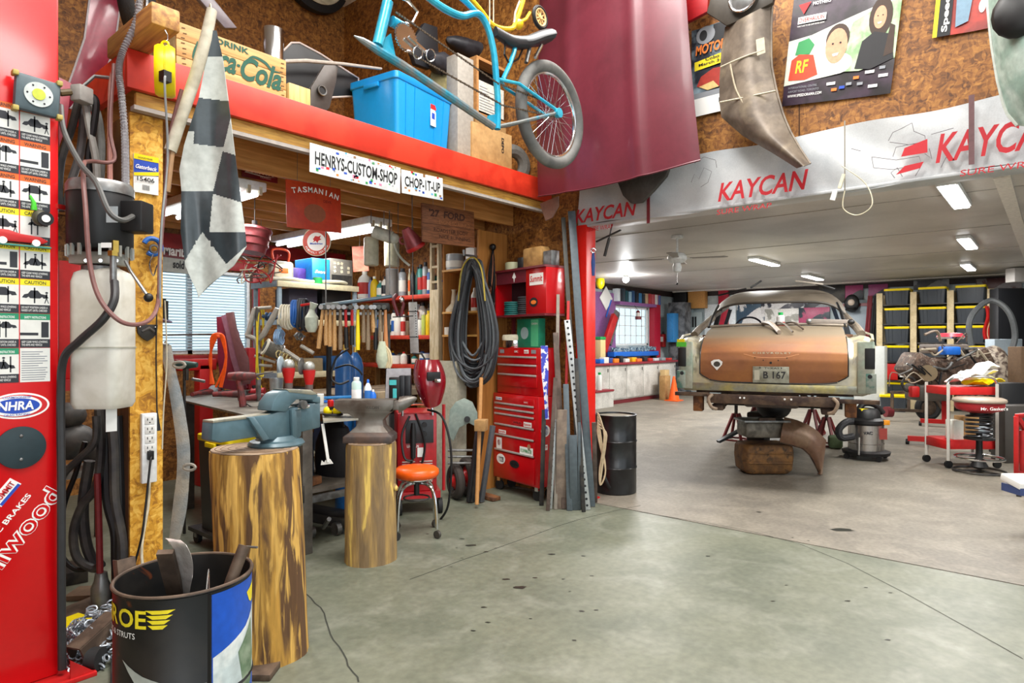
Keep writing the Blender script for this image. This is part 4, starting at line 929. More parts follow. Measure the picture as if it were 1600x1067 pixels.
# pale cluster and box at the bundle's top
c = pp(128,148,d=3.5);t = T('cable_clamp','pale grey cable clamp box at the head of the hose bundle','clamp',c);B(MB().box(c,(.09,.07,.09),(0,0,.5)),'body',mat('pale_grey','b8b8b2',.5),t,bev=.01)
B(MB().tube([c+V((0,0,.04)),c+V((.06,0,.12)),c+V((.16,.0,.14))],.01,6),'bracket',GRY,t);B(MB().tube([c+V((-.05,0,0)),c+V((-.10,0,-.02))],.018,8),'plug',mat('plug_brown','6c5c3c',.5),t)
# crossed red panels behind the bundle
plate('red_car_panel',[(142,-20),(192,-20),(178,80),(165,110),(140,130),(110,170),(95,165),(115,110),(132,60)],dict(Y=4.6),.04,mat('wine_panel','7c1830',.35,coat=.4),'tall wine red car panel leaning behind the hose bundle','car part',edge=mat('grey_edge','a09a9c',.4))
plate('pink_car_panel',[(92,120),(112,130),(104,200),(92,230)],dict(Y=4.4),.03,mat('rose_panel','a84c58',.4),'rose coloured panel scrap beside the lift column','car part')
one(MB().cyl(pp(96,170,Y=4.42),V((.75,3.6,pp(96,170,Y=4.42).z)),.012),'panel_hanger',GRY,'steel hanger rod between the lift column and the rose panel','rod')
# things below, seen between hoses: dark machine, red stand
t = T('red_tool_stand','red shelf stand seen between the lift column and the oil tank','stand',(1.35,5.6,0))
mx = lambda a,b,Y=5.6: pp(a,b,Y=Y)
p0,p1 = mx(96,400),mx(126,400)
B(MB().bx(p1.x-.14,p1.x+.10,5.6,5.9,1.22,2.1),'panel',RED,t,bev=.01);B(MB().bx(p0.x-.2,p1.x+.15,5.5,5.95,1.14,1.22),'shelf',RED,t); 
for xx in (p0.x-.18,p1.x+.12): B(MB().bx(xx-.02,xx+.02,5.6,5.64,0,1.14),'leg',DKG,t)
t = T('bench_grinder','dark grimy bench machine on a stand behind the hanging belts','machine',(1.0,4.9,0))
for k,(a,b,r) in enumerate(((110,690,.12),(150,700,.10),(104,650,.09))): B(MB().ball(pp(a,b,Y=4.9),(r*1.3,r,r)),'housing',mat('grimy_dark','2c2c2c',.5,c2='44403c',ns=12),t)
p = pp(130,735,Y=4.9);B(MB().bx(p.x-.3,p.x+.25,4.75,5.1,p.z-.02,p.z+.02),'table',GRY,t)
for xx in (-.25,.2): B(MB().bx(p.x+xx-.02,p.x+xx+.02,4.85,4.9,0,p.z-.02),'leg',GRY,t)
# floor clutter by the column: chain heap, drawbar, plates
random.seed(21);m = MB();t = T('chain_heap','heap of silver chain links on the floor beside the lift','chain',pp(190,1000,Z=0))
cc = pp(170,1010,Z=0)
cc2 = V((cc.x,cc.y,0))
for i in range(420):
    a = random.uniform(0,2*pi);rr_ = .33*sqrt(random.random());hgt = .20*(1-(rr_/.32)**2)
    p = cc2+rd(cos(a)*rr_*.75,sin(a)*rr_*.8);p.z = max(.02,random.uniform(.3,1)*hgt+.015)
    ax = V((random.uniform(-1,1),random.uniform(-1,1),random.uniform(-1,1)));m.torus(p,ax,.015,.0042,9,5,sx=1.5)
B(m,'links',mat('zinc_chain','a8b0b8',.35,.6),t,kind='stuff')
def fl_(a,b): return pp(a,b,Z=0)
t = T('drawbar_coupler','rusty square tube coupler lying on the chain heap','coupler',fl_(150,1040));c = pp(150,995,d=3.0)
u = (rd(.25,.9)+V((0,0,.35))).normalized(); 
for s_,nm in ((.035,'tube_wall'),): 
    a_,b_,w_ = basis(u)
    for sg,(hx,hy,off) in enumerate(((.005,.04,a_*.04),(.005,.04,a_*-.04),(.04,.005,b_*.04),(.04,.005,b_*-.04))): B(MB().frame_box(c+off,a_,b_,w_,hx,hy,.11),nm,BRN,t)
B(MB().cyl(fl_(140,1046)+UZ*.05,fl_(158,1046)+UZ*.05,.05,n=16),'roller',RUB,t);B(MB().bar(fl_(125,1035)+UZ*.06,fl_(190,1028)+UZ*.06,.03,.05),'axle',BRN,t)
for i,(a,b,w_,h_,m_,lab) in enumerate(((128,955,.34,.03,BRN,'thin rusty plate scrap behind the chain heap'),(110,905,.26,.08,DKG,'dark coiled scrap behind the lift hose'),(140,930,.2,.03,mat('wood_scrap','7a6450',.8),'grey wood scrap by the red rod'),(112,982,.16,.04,YEL,'yellow striped block by the lift column'),(205,1050,.3,.03,DKG,'dark flat plate beneath the chain and drum'),(395,1050,.22,.03,BRN,'rusty flat plate beside the printed drum foot'))):
    p = fl_(a,b);one(MB().box((p.x,p.y,h_/2+.0),(w_,.16,h_),(0,0,.4+i)),'metal_scrap' if i != 3 else 'striped_block',m_,lab,'scrap' if i != 3 else 'block',bev=.004)
# --- things fixed on the strand board post
PY = 3.905
P_ = lambda a,b: pp(a,b,Y=PY)
o,u,v,w,h = fit([(210,240),(249,250),(246,307),(208,300)],dict(Y=PY));o.y = PY
t = T('belt_card','yellow and blue parts card numbered 15406 on the post','card',o)
B(MB().bx(o.x,o.x+w,PY-.012,PY-.002,o.z,o.z+h),'card',INW,t)
for m_,a in ((YEL,rect(0,.86*h,w,h)),(INB,rect(0,.5*h,w,.86*h)),(YEL,[(0,.50*h),(w,.62*h),(w,.52*h),(0,.42*h)])): patch(t,m_,o-UY*.013,UX,UZ,a,.001 if m_ != YEL else .0025)
text('Gatorback',t,INW,o+V((w*.06,-.015,h*.62)),UX,UZ,h*.11,w*.86,.02,.3);text('15406',t,INK,o+V((w*.12,-.015,h*.3)),UX,UZ,h*.12,w*.7,.02);text('GOODYEAR',t,INK,o+V((w*.15,-.015,h*.89)),UX,UZ,h*.05,w*.6,.01)
m = MB(); 
for k in range(12): m.prism(rect(w*(.35+k*.025),h*.08,w*(.35+k*.025+(.008 if k % 3 else .014)),h*.22),.0005,o-UY*.0145,UX,UZ)
B(m,'bar_code',INK,t,sm=False,kind='stuff')
c = P_(235,390)-UY*.03;t = T('blue_clip_hook','blue plastic hook clip with a steel ring on the post','clip',c)
B(MB().tube([c+V((.045*cos(a),0,.045*sin(a)+.015)) for a in [pi*.9-k*1.6*pi/14 for k in range(15)]],.014,8),'clip',mat('clip_blue','1f68c0',.4),t);B(MB().torus(c+V((.005,-.01,-.0)),UY,.022,.006,16,6),'ring',GRY,t)
B(MB().tube(spline([c+V((0,-.01,-.03)),c+V((-.02,-.01,-.09)),c+V((.0,-.01,-.15)),c+V((.02,-.01,-.09))],5),.004,6),'carabiner',CHR,t)
c = P_(229,518);t = T('bottle_opener','cast iron bottle opener screwed to the post','bottle opener',c)
B(MB().prism([(-.055,.04),(.055,.04),(.05,-.01),(.03,-.035),(0,-.055),(-.03,-.035),(-.05,-.01)],.014,c-UY*.016,UX,UZ),'plate',DKG,t,bev=.003);B(MB().tube([c+V((-.03,-.025,.0)),c+V((0,-.04,.02)),c+V((.03,-.025,0))],.008,8),'lip',GRY,t)
for sx in (-.04,.04): B(MB().ball(c+V((sx,-.018,.025)),.006,8,6),'screw',CHR,t)
o = P_(218,755);w = P_(242,755).x-o.x;z1_ = P_(230,645).z;t = T('power_strip','long white outlet strip with six sockets on the post','power strip',o)
B(MB().bx(o.x,o.x+w,PY-.035,PY-.001,o.z,z1_),'housing',WHP,t,bev=.006)
H = z1_-o.z
for k in range(4):
    c = V((o.x+w/2,PY-.036,z1_-H*(.10+k*.135)));s_ = B(MB().box(c,(w*.62,.003,.045)),'socket',mat('socket_white','d8d8d4',.4),t,bev=.001)
    for sx in (-.012,.012): B(MB().box(c+V((sx,-.002,.006)),(.004,.002,.012)),'slot',INK,s_,sm=False)
    B(MB().ball(c+V((0,-.002,-.012)),(.004,.001,.004),8,4),'slot',INK,s_)
B(MB().box((o.x+w/2,PY-.045,z1_-H*.60),(.03,.03,.05)),'plug',BLK,t,bev=.004)
one(MB().tube(spline([V((o.x+w/2,PY-.06,z1_-H*.62)),P_(226,720)-UY*.08,P_(215,780)-UY*.12,P_(205,830)-UY*.15,P_(198,880)-UY*.1],6),.006,8),'mains_lead',BLK,'thin black cord plugged into the white outlet strip','cord')
one(MB().tube(spline([V((o.x+w/2,PY-.03,o.z)),P_(228,790)-UY*.03,P_(215,850)-UY*.06,P_(212,900)-UY*.1,P_(195,960)-UY*.15,P_(165,985)-UY*.2],6),.008,8),'mains_lead',CRM,'cream cord leaving the bottom of the outlet strip','cord')
one(MB().tube([P_(243,460)-UY*.02,P_(241,560)-UY*.025,P_(243,640)-UY*.02,P_(245,672)-UY*.02],[.004,.004,.004,.014],8),'hanging_rod',BLK,'thin dark rod with a bulb end hanging along the post edge','rod')
one(MB().tube(spline([P_(252,470)-UY*.05,P_(255,560)-UY*.05,P_(250,640)-UY*.05,P_(248,700)-UY*.05],5),.004,6),'thin_rope',ROPE,'thin pale rope hanging beside the post','rope')
# long grey strap hanging between post and bench
ST_ = mat('grey_webbing','9a9488',.75,c2='7c8488',ns=4,bump=.3,bs=120)
def ribbonpx(name,L2,R2,d,th,m,lab,cat,sub=None):
    A = [pp(*p,d=d) for p in L2];Bv = [pp(*p,d=d+.03) for p in R2];A = spline(A,5);Bv = spline(Bv,5);n = len(A)
    mb = MB().sheet(lambda u,v: A[round(u*(n-1))].lerp(Bv[round(u*(n-1))],v)+rd(0,-.01*sin(pi*v)),n-1,3,th)
    return one(mb,name,m,lab,cat)
ribbonpx('webbing_strap',[(258,532),(252,550),(262,600),(270,650),(276,700),(276,740),(270,790),(263,850)],[(268,540),(275,580),(285,620),(292,660),(297,700),(296,745),(291,800),(279,850)],3.85,.006,ST_,'long worn grey webbing strap hanging beside the post','strap')
one(MB().cyl(pp(262,538,d=3.86),V((1.46,4.02,pp(262,538,d=3.86).z)),.008),'strap_peg',GRY,'short steel peg in the post carrying the webbing strap','peg')
for a,b,lab in ((280,570,'upper grey loop of the hanging strap'),(296,730,'lower grey loop of the hanging strap')):
    c = pp(a,b,d=3.83);one(MB().tube([c+rd(.035*cos(x),.0,.018*sin(x)) for x in [2*pi*i/14 for i in range(14)]],.009,6,cyc=True),'strap_loop',ST_,lab,'strap')
# --- chequered flag
FB = mat('flag_black','343c40',.35,c2='3e464a',ns=4,coat=.2);FW = mat('flag_white','c0c4be',.5,c2='a8aca6',ns=3)
Lx = {45: 333,95: 322,155: 310,228: 288,265: 281,298: 284,362: 283,415: 290,440: 300,458: 309}
Rx = {45: 338,95: 349,155: 357,228: 366,298: 375,362: 383,385: 385,415: 366,440: 335,458: 311}
def itp(D,y):
    K = sorted(D)
    for a,b in zip(K,K[1:]):
        if y <= b: k = max(0,(y-a)/(b-a));return D[a]*(1-k)+D[b]*k
    return D[K[-1]]
t = T('chequered_flag','black and white chequered flag hanging from its pale pole in front of the loft','flag',pp(330,458,d=3.35))
nu,nv = 84,250
def fxy(u,v): y = 48+410*v;l,r = itp(Lx,y),itp(Rx,y);return l+(r-l)*u,y+8*sin(u*pi)*(v > .8)
def fp(u,v): x,y = fxy(u,v);return pp(x,y,d=3.30-.020*sin((x-290)*.075+y*.006)-.008*sin(x*.16-y*.02)*v)
S1 = {45: 333,88: 314,155: 307,242: 301,298: 284,330: 270};S2 = {155: 368,190: 359,299: 333,362: 327}
def is_black(x,y):
    if y > 362-(x > 330)*0:
        right = (x-314)*(424-360)-(y-360)*(362-314) > 0;left = (x-314)*(410-366)-(y-366)*(287-314) < 0
        return (right and y < 372+abs(x-385)*.9+12) or left
    if y < 330 and x < itp(S1,y): return 155 < y < 205
    if y < 155 or x < itp(S2,y): return y < 88 or 155 < y+(x-330)*-.12 < 228 or y > 298
    return 237 < y-(x-350)*.3 < 308
mb = MB().sheet(fp,nu,nv,.004)
for k,f in enumerate(mb.f):
    P = [mb.v[i] for i in f];c = V((sum(p[0] for p in P),sum(p[1] for p in P),sum(p[2] for p in P)))/len(P);X_,Y_,_ = px_of(c);mb.mi[k] = 1 if is_black(X_,Y_) else 0
B(mb,'cloth',[FW,FB],t,ang=80)
B(MB().tube([pp(331,16,d=3.32),pp(322,60,d=3.30),pp(305,120,d=3.27),pp(285,180,d=3.25),pp(266,236,d=3.23)],[.026,.030,.030,.028,.030],12),'pole_sleeve',mat('sleeve_canvas','b8b2a0',.8,c2='a49c88',ns=7),t)
B(MB().tube([pp(270,232,d=3.23),pp(262,300,d=3.22)],.012,8),'pole',mat('pole_wood','9c7854',.6),t)
B(MB().tube([pp(331,18,d=3.32),pp(329,6,d=3.5),V((1.62,3.78,3.12))],.004,6),'tie',ROPE,t)
# ================================================================== FOREGROUND: DRUM, LOGS, VISE, ANVIL
DC = rd(-.511*2.2,2.2);DR,DT = .212,.705
dr = T('steel_drum','open printed steel drum with yellow letters holding metal offcuts','drum',(DC.x,DC.y,0))
DBK = mat('drum_black','111213',.4,.1,c2='24211e',ns=4,c3='7a3c18',n3=6,lo3=.66,hi3=.74)
m = MB().lathe([(DR-.01,.0),(DR,.01),(DR,.34),(DR+.006,.35),(DR,.36),(DR,DT-.012),(DR+.007,DT-.006),(DR+.004,DT),(DR-.004,DT),(DR-.006,DT-.014),(DR-.006,.02),(.001,.018)],(DC.x,DC.y,0),64)
B(m,'shell',DBK,dr);B(MB().torus((DC.x,DC.y,DT-.003),UZ,DR+.001,.006,64,8),'rolled_rim',BRN,dr)
def ang_pt(phi,z,off=.002):      # phi: angle round the drum from the side facing the camera, to the right
    base = V((-DC.x,-DC.y,0)).normalized();side = V((-base.y,base.x,0));return V((DC.x,DC.y,z))+(base*cos(phi)+side*sin(phi))*(DR+off)
def wrapo(o,r0=DR,off=.002):     # bend a flat part built in (phi*R, -, z) coordinates round the drum
    for p in o.data.vertices:
        q = V((DC.x,DC.y,0));phi = p.co.x;p.co = ang_pt(phi,p.co.z,off+p.co.y)-q
def dpatch(m_,pts,off=.0012,name='print'):
    mb = MB();n = len(pts)
    # subdivide a convex outline as a fan of strips across phi
    x0,x1 = min(p[0] for p in pts),max(p[0] for p in pts);K = max(4,int((x1-x0)/.12));cols = []
    for k in range(K+1):
        x = x0+(x1-x0)*(.001+.998*k/K);zz = []
        for (ax,az),(bx_,bz) in zip(pts,pts[1:]+pts[:1]):
            if (ax-x)*(bx_-x) <= 0 and ax != bx_: zz.append(az+(bz-az)*(x-ax)/(bx_-ax))
        cols.append((x,min(zz),max(zz)))
    P = [ang_pt(x,z,off) for x,a,b in cols for z in (a,b)]
    mb.add(P,[(2*k,2*k+2,2*k+3,2*k+1) for k in range(K)]);return B(mb,name,m_,dr)
def dtext(s,m_,phi,z,h,w,bold=.02,off=.002):
    t_ = text(s,dr,m_,V((0,0,0)),UX,UZ,h,w*DR,bold,0,0)
    I = V((DC.x,DC.y,0))
    me = t_.data
    import bmesh
    bm = bmesh.new();bm.from_mesh(me);bmesh.ops.subdivide_edges(bm,edges=[e for e in bm.edges if e.calc_length() > .02],cuts=1);bmesh.ops.triangulate(bm,faces=bm.faces);bm.to_mesh(me);bm.free()
    for p in me.vertices:
        x = p.co.x+DC.x;zz = p.co.z;p.co = ang_pt(phi+x/DR,z+zz,off)-I
    return t_
YI = mat('drum_yellow','e8d420',.5)
dtext('MONR',YI,radians(-125),.605,.058,1.10);dtext('OE',YI,radians(-60),.605,.058,.52)
for k in range(4): z = .605+k*.0155;sft = (k)*.035;dpatch(YI,[(radians(-29)-sft*.4,z+.012),(radians(-13)+sft,z+.012),(radians(-15)+sft,z),(radians(-27),z)])
dtext('SHOCKS & STRUTS',INW,radians(-98),.572,.018,1.0,0)
BLP = mat('drum_blue','1450b8',.4);dpatch(BLP,rect(radians(21),.05,radians(92),.685));dpatch(mat('drum_cloud','b8c4c4',.6,c2='e0e4e0',ns=9),[(radians(22),.48),(radians(60),.53),(radians(90),.60),(radians(90),.38),(radians(55),.30),(radians(22),.33)],.0018)
dpatch(mat('drum_rock','5c7458',.7,c2='8c9c84',ns=12),[(radians(48),.46),(radians(72),.54),(radians(80),.40),(radians(66),.28),(radians(50),.34)],.0024)
dpatch(mat('drum_grey','7c8078',.6,c2='a8aca4',ns=7),[(radians(-55),.50),(radians(-35),.46),(radians(-5),.42),(radians(17),.41),(radians(17),.38),(radians(-15),.39),(radians(-40),.43)],.0018)
dpatch(mat('drum_pic','4a4c4a',.4,c2='8c9090',ns=14),[(radians(-48),.40),(radians(-20),.37),(radians(16),.36),(radians(16),.10),(radians(-48),.12)],.0016)
dpatch(mat('headlamp','a8b0b0',.2,c2='e0e4e4',ns=20),[(radians(-40),.36),(radians(-22),.35),(radians(-5),.33),(radians(-12),.30),(radians(-34),.32)],.0026)
dpatch(YI,[(radians(62),.64),(radians(84),.66),(radians(80),.60),(radians(70),.59)],.0022)
B(MB().bar(ang_pt(radians(19),.02,.002),ang_pt(radians(19),DT-.015,.002),.012,.004,rd(0,1)),'seam',BLK,dr)
# offcuts standing in the drum
def stick(name,P,mk,m_,lab,cat='offcut'): return one(mk,name,m_,lab,cat,bev=.0015)
ca = rd(-.597*2.2,2.25,.25);cb = pp(197,872,d=2.30)
u,v,w = basis(cb-ca);L2 = (cb-ca).length/2;mid = (ca+cb)/2
m = MB().frame_box(mid,u,v,w,.028,.002,L2).frame_box(mid+u*.028+v*.022,u,v,w,.002,.024,L2).frame_box(mid-u*.028+v*.022,u,v,w,.002,.024,L2)
stick('steel_channel',0,m,BRN,'short brown steel channel leaning in the printed drum')
q_ = [pp(*p) for p in ((270,842,2.12),(278,850,2.10),(287,870,2.12),(289,895,2.16),(284,925,2.20),(280,990,2.25))];Q = spline(q_,5)
n = len(Q);m = MB().sheet(lambda a,b: Q[round(a*(n-1))]+rd((b-.5)*.062,.01*cos(b*pi)),n-1,4,.002)
one(m,'polished_strip',mat('polished_steel','d0cac4',.25,.45,bump=.5,bs=30),'bent polished metal strip sticking out of the printed drum','offcut')
one(MB().bar(pp(258,862,d=2.1),pp(275,930,d=2.2),.05,.02),'dark_offcut',BRN,'dark wooden offcut behind the bent polished strip','offcut')
one(MB().tube([pp(382,852,d=2.22),pp(362,905,d=2.18),pp(350,990,d=2.15)],.020,12),'iron_pipe',BRN,'brown iron pipe leaning over the drum rim','pipe')
one(MB().tube([pp(375,862,d=2.26),pp(350,930,d=2.24)],.014,10),'iron_pipe',RST,'slimmer rusty pipe behind the leaning iron pipe','pipe')
one(MB().tube([pp(384,854,d=2.24),pp(402,855,d=2.22)],.004,6),'bolt_rod',GRY,'small bright rod poking out beside the pipe top','rod')
one(MB().tube(spline([pp(322,930,d=2.18),pp(326,890,d=2.3),pp(327,925,d=2.2)],4),.003,6),'wire_loop',CHR,'thin bright wire loop inside the drum','wire')
# --- log stumps
BARK = mat('peeled_log','b98c3c',.8,c2='5c4026',ns=4.4,lo=.43,hi=.56,c3='d0a452',n3=8,lo3=.52,hi3=.6,var=.14,vs=25,bump=.6,bs=12,stretch=(3,3,.36))
BARK2 = mat('grey_log','7c6648',.8,c2='a88850',ns=4.5,lo=.45,hi=.6,c3='d8b860',n3=4.5,lo3=.6,hi3=.64,var=.14,vs=25,bump=.6,bs=14,stretch=(3,3,.36))
TOPW = mat('log_end','a89078',.75,c2='8a7460',ns=7)
def log(name,cx,dd,H,r0,r1,lean,bark,lab,seed,knot=None):
    random.seed(seed);ph = [random.uniform(0,6) for _ in range(8)];c0 = rd(cx*dd/1000,dd);c1 = rd((cx+lean)*dd/1000,dd,H);t = T(name,lab,'log',(c0.x,c0.y,0))
    R = [];n = 72;mz = 26
    for j in range(mz+1):
        k = j/mz;c = c0.lerp(c1,k);r = r0+(r1-r0)*k
        row = []
        for i in range(n):
            a = 2*pi*i/n;f = 1+.028*sin(2*a+ph[0])+.018*sin(3*a+ph[1]+k*1.5)+.008*sin(9*a+ph[2]+3*k)+.006*sin(17*a+ph[3]-5*k)+.012*sin(7*k+ph[4]+a)
            row.append(c+V((cos(a),sin(a),0))*r*f)
        R.append(row)
    top = [p.copy() for p in R[-1]];R[-1] = [c1+(p-c1)*.985 for p in R[-1]]
    B(MB().rings(R),'trunk',bark,t,ang=80)
    ins = [c1+(p-c1)*.97+UZ*.002 for p in top];ins2 = [p+UZ*.006 for p in ins]
    B(MB().rings([ins,[c1+(p-c1)*.99+UZ*.006 for p in ins]]),'sawn_end',TOPW,t,sm=False)
    m = MB()
    for rr_ in (.25,.45,.62,.78,.9): m.tube([c1+(p-c1)*rr_+UZ*.0075 for p in ins[::3]],.0012,4,cyc=True)
    B(m,'growth_rings',mat('ring_brown','7a6248',.8),t,kind='stuff')
    return t,c0,c1
lg,l0,l1 = log('log_stump',-388,3.10,.98,.205,.200,-12,BARK,'tall golden peeled log stump carrying the blue-grey vise',5)
c = l0+rd(-.02,-.205,.26);B(MB().tube([c+rd(0,.03),c,c-rd(0,.012)],[.035,.028,.014],12),'knot',mat('knot','5a4028',.8),lg)
lg2,a0,a1 = log('log_stump',-221,4.42,.805,.180,.172,1,BARK2,'shorter grey-brown log stump carrying the anvil',14)
B(MB().tube([a0+rd(.165,-.03,.50),a0+rd(.195,-.04,.49)],[.03,.012],10),'branch_stub',BARK2,lg2)
# --- vise
VM = mat('vise_blue_grey','56707a',.38,.15,c2='486068',ns=6,var=.05,coat=.15);VB = mat('worn_vise_top','9a9684',.45,.4,c2='7c8078',ns=9)
A = rd(-.47*2.85,2.85);Bp = rd(-.305*3.42,3.42);ax = (Bp-A).normalized();sd = UZ.cross(ax)
if sd.dot(rd(0,-1)) < 0: sd = -sd          # side that faces the camera
def vp(px,py,off=0.0):       # point on the vise's mid plane (moved off towards the camera)
    n = sd;o = A+sd*off;k = (px-800)/1000;m_ = (533.5-py)/1000;dr_ = V((CT+k*ST,ST-k*CT,m_));d = (o-V((0,0,HC))).dot(n)/dr_.dot(n);return V((0,0,HC))+dr_*d
vs_ = T('bench_vise','large blue-grey bench vise bolted on the tall log stump','vise',(l1.x,l1.y,l1.z))
def vpoly(P,th,off,name,m_,bev=.006): return B(MB().poly3([vp(a,b,off) for a,b in P],th,-sd),name,m_,vs_,bev=bev)
vpoly([(333,658),(440,645),(440,676),(345,692),(331,688)],.075,.055,'slide',VM,.008)
vpoly([(333,657),(440,644),(440,648),(333,661)],.07,.057,'slide_top',VB,.002)
vpoly([(392,651),(420,648),(450,638),(472,634),(472,682),(460,689),(418,687)],.085,.065,'fixed_body',VM,.010)
vpoly([(468,632),(501,628),(501,668),(468,676)],.075,.06,'rear_block',VM,.008)
vpoly([(424,642),(427,628),(437,615),(450,609),(490,611),(498,618),(490,625),(464,624),(454,634),(448,644)],.10,.072,'jaw_arch',VM,.006)
vpoly([(448,608),(486,609),(497,616),(488,617),(452,613)],.10,.074,'jaw_top',VB,.003)
vpoly([(488,616),(501,620),(501,630),(489,628)],.10,.07,'moving_jaw',VM,.005)
for P in ([(388,652),(398,651),(422,686),(412,689)],[(456,640),(463,642),(466,680),(458,689)]): vpoly(P,.02,.085,'web_rib',VM,.004)
cc = vp(432,690);cc = V((cc.x,cc.y,l1.z+.006));B(MB().lathe([(.13,0),(.135,.01),(.125,.024),(.10,.03),(.085,.05)],cc,36),'swivel_base',VM,vs_)
c = vp(471,632,.09);B(MB().cyl(c,c+sd*.02,.022,n=16),'screw_boss',GRY,vs_)
c = vp(470,636,.07);B(MB().cyl(c-ax*.03,c+ax*.05,.012,n=12),'lead_screw',CHR,vs_)
# --- anvil
av = T('anvil','grey steel anvil with horn pointing at the welding helmet on the shorter log','anvil',(a1.x,a1.y,a1.z+.006))
AM = mat('anvil_steel','74706a',.42,.5,c2='5e544c',ns=7,var=.08,bump=.1);AB = mat('anvil_base','5c4a40',.6,.3,c2='4c4442',ns=6)
ga = lambda a,b,d=4.40: pp(a,b,d=d)
zt = ga(560,624).z;z0 = a1.z+.007
def sec(z,x0,x1,dp): return [rd(x0,4.42-dp,z),rd(x1,4.42-dp,z),rd(x1,4.42+dp,z),rd(x0,4.42+dp,z)]
cx_ = -.221*4.42
B(MB().rings([sec(z0,cx_-.165,cx_+.165,.11),sec(z0+.045,cx_-.165,cx_+.165,.11),sec(z0+.075,cx_-.12,cx_+.13,.085)]),'foot',AB,av,bev=.006)
B(MB().rings([sec(z0+.07,cx_-.13,cx_+.14,.09),sec(z0+.11,cx_-.085,cx_+.10,.062),sec(z0+.15,cx_-.085,cx_+.095,.055),sec(z0+.19,cx_-.13,cx_+.13,.06),sec(z0+.21,cx_-.19,cx_+.16,.065)]),'waist',AM,av,bev=.004)
B(MB().rings([sec(z0+.195,cx_-.17,cx_+.13,.06),sec(z0+.235,cx_-.235,cx_+.165,.065),sec(zt,cx_-.235,cx_+.17,.065)]),'face',AM,av,bev=.004)
B(MB().rings([sec(z0+.22,cx_+.165,cx_+.205,.058),sec(zt-.012,cx_+.165,cx_+.205,.058)]),'step',AM,av,bev=.003)
m = MB();hp = []
for k in range(8):
    s_ = k/7;x = cx_+.20+.12*s_;r_ = .052*(1-s_)**.6+.006;c = rd(x,4.42,zt-.04+.045*s_);hp.append([c+rd(0,cos(2*pi*i/14)*r_,sin(2*pi*i/14)*r_) for i in range(14)])
B(m.rings(hp),'horn',AM,av)
text('VULCAN',av,DKG,rd(cx_-.02,4.42-.065,zt-.06),rd(1,0),UZ,.018,.09,.01,0,.001)
# ================================================================== WORKBENCH BAY
# generic makers --------------------------------------------------
def lathe_thing(name,prof,parts,label,cat,group=None,n=18):
    """bottle-like thing at the origin: prof body profile, parts: list of (name, profile, material)"""
    t = T(name,label,cat,(0,0,0),0,group)
    for nm,pr,m_ in parts: B(MB().lathe(pr,(0,0,0),n),nm,m_,t,local=True)
    return t
def place(t,p,rz=0): t.location = p;t.rotation_euler = (0,0,rz) if not isinstance(rz,tuple) else rz;MW[t.name] = Matrix.Translation(V(p));return t
_c = {}
def cm(h,r=.45,m=0): return mat('plain_'+h+('_m' if m else ''),h,r,m,var=.04)
def bottle(kind,w,h,body,cap,lab_,label,p,group=None,cat='bottle'):
    r = w/2
    if kind == 'spray': pr = [(r*.98,0),(r,.01*h),(r,.80*h),(r*.75,.86*h),(r*.45,.87*h)];cp = [(r*.55,.865*h),(r*.6,.88*h),(r*.6,.99*h),(r*.5,h)];nm = 'spray_can';cat = 'spray can'
    elif kind == 'jug': pr = [(r*.9,0),(r,.03*h),(r,.62*h),(r*.8,.76*h),(r*.36,.86*h),(r*.32,.90*h)];cp = [(r*.38,.89*h),(r*.4,.97*h),(r*.36,h)];nm = 'bottle'
    elif kind == 'tin': pr = [(r*.97,0),(r,.02*h),(r,.96*h),(r*.97,.97*h)];cp = [(r*1.0,.965*h),(r*1.0,.99*h),(r*.9,h)];nm = 'tin_can';cat = 'tin'
    else: pr = [(r*.9,0),(r,.03*h),(r,.66*h),(r*.6,.80*h),(r*.3,.87*h)];cp = [(r*.36,.86*h),(r*.34,.98*h),(r*.25,h)];nm = 'bottle'
    t = T(nm,label,cat,(0,0,0),0,group)
    B(MB().lathe(pr,(0,0,0),18),'body',body,t,local=True);B(MB().lathe(cp,(0,0,0),14),'cap' if kind != 'tin' else 'lid',cap,t,local=True)
    if lab_ is not None: B(MB().lathe([(r*1.012,.16*h),(r*1.02,.17*h),(r*1.02,.56*h),(r*1.012,.57*h)],(0,0,0),18,cap=False),'label',lab_,t,local=True)
    return place(t,p,random.uniform(0,6))
# --- steel table in front of the bay
tb = T('welding_table','steel topped work table behind the vise and the two logs','table',(2.7,4.8,0))
TS = mat('table_steel','84827a',.45,.3,c2='6c6a62',ns=3,c3='9c9a90',n3=8,var=.08)
B(MB().add([(2.12,4.0,.985),(3.22,4.0,.985),(3.22,6.1,.985),(2.40,6.1,.985),(2.12,4.0,1.0),(3.22,4.0,1.0),(3.22,6.1,1.0),(2.40,6.1,1.0)],[(3,2,1,0),(4,5,6,7),(0,1,5,4),(1,2,6,5),(2,3,7,6),(3,0,4,7)]),'tabletop',TS,tb)
for x,y in ((2.46,4.0),(3.14,4.0),(2.46,5.9),(3.14,5.9)): B(MB().bx(x,x+.08,y+.01,y+.09,0,.984),'leg',mat('leg_steel','56504a',.5,.4,c2='6a645c',ns=6),tb,bev=.004)
B(MB().bx(2.47,3.2,4.1,5.6,.40,.43),'lower_shelf',mat('shelf_ply','6c645a',.7,c2='4e483e',ns=4),tb);B(MB().bx(2.5,3.2,4.04,4.07,.345,.395),'shelf_rail',GRY,tb,bev=.003)
B(MB().bx(2.14,2.46,4.02,4.08,.36,.42),'side_rail',GRY,tb);B(MB().bx(2.40,2.45,3.97,4.0,.38,.5),'bracket',DKG,tb,bev=.003);B(MB().bx(2.40,2.45,3.97,4.0,.10,.2),'bracket',DKG,tb,bev=.003)
Z1 = 1.001
tz = lambda a,b: pp(a,b,Z=Z1)
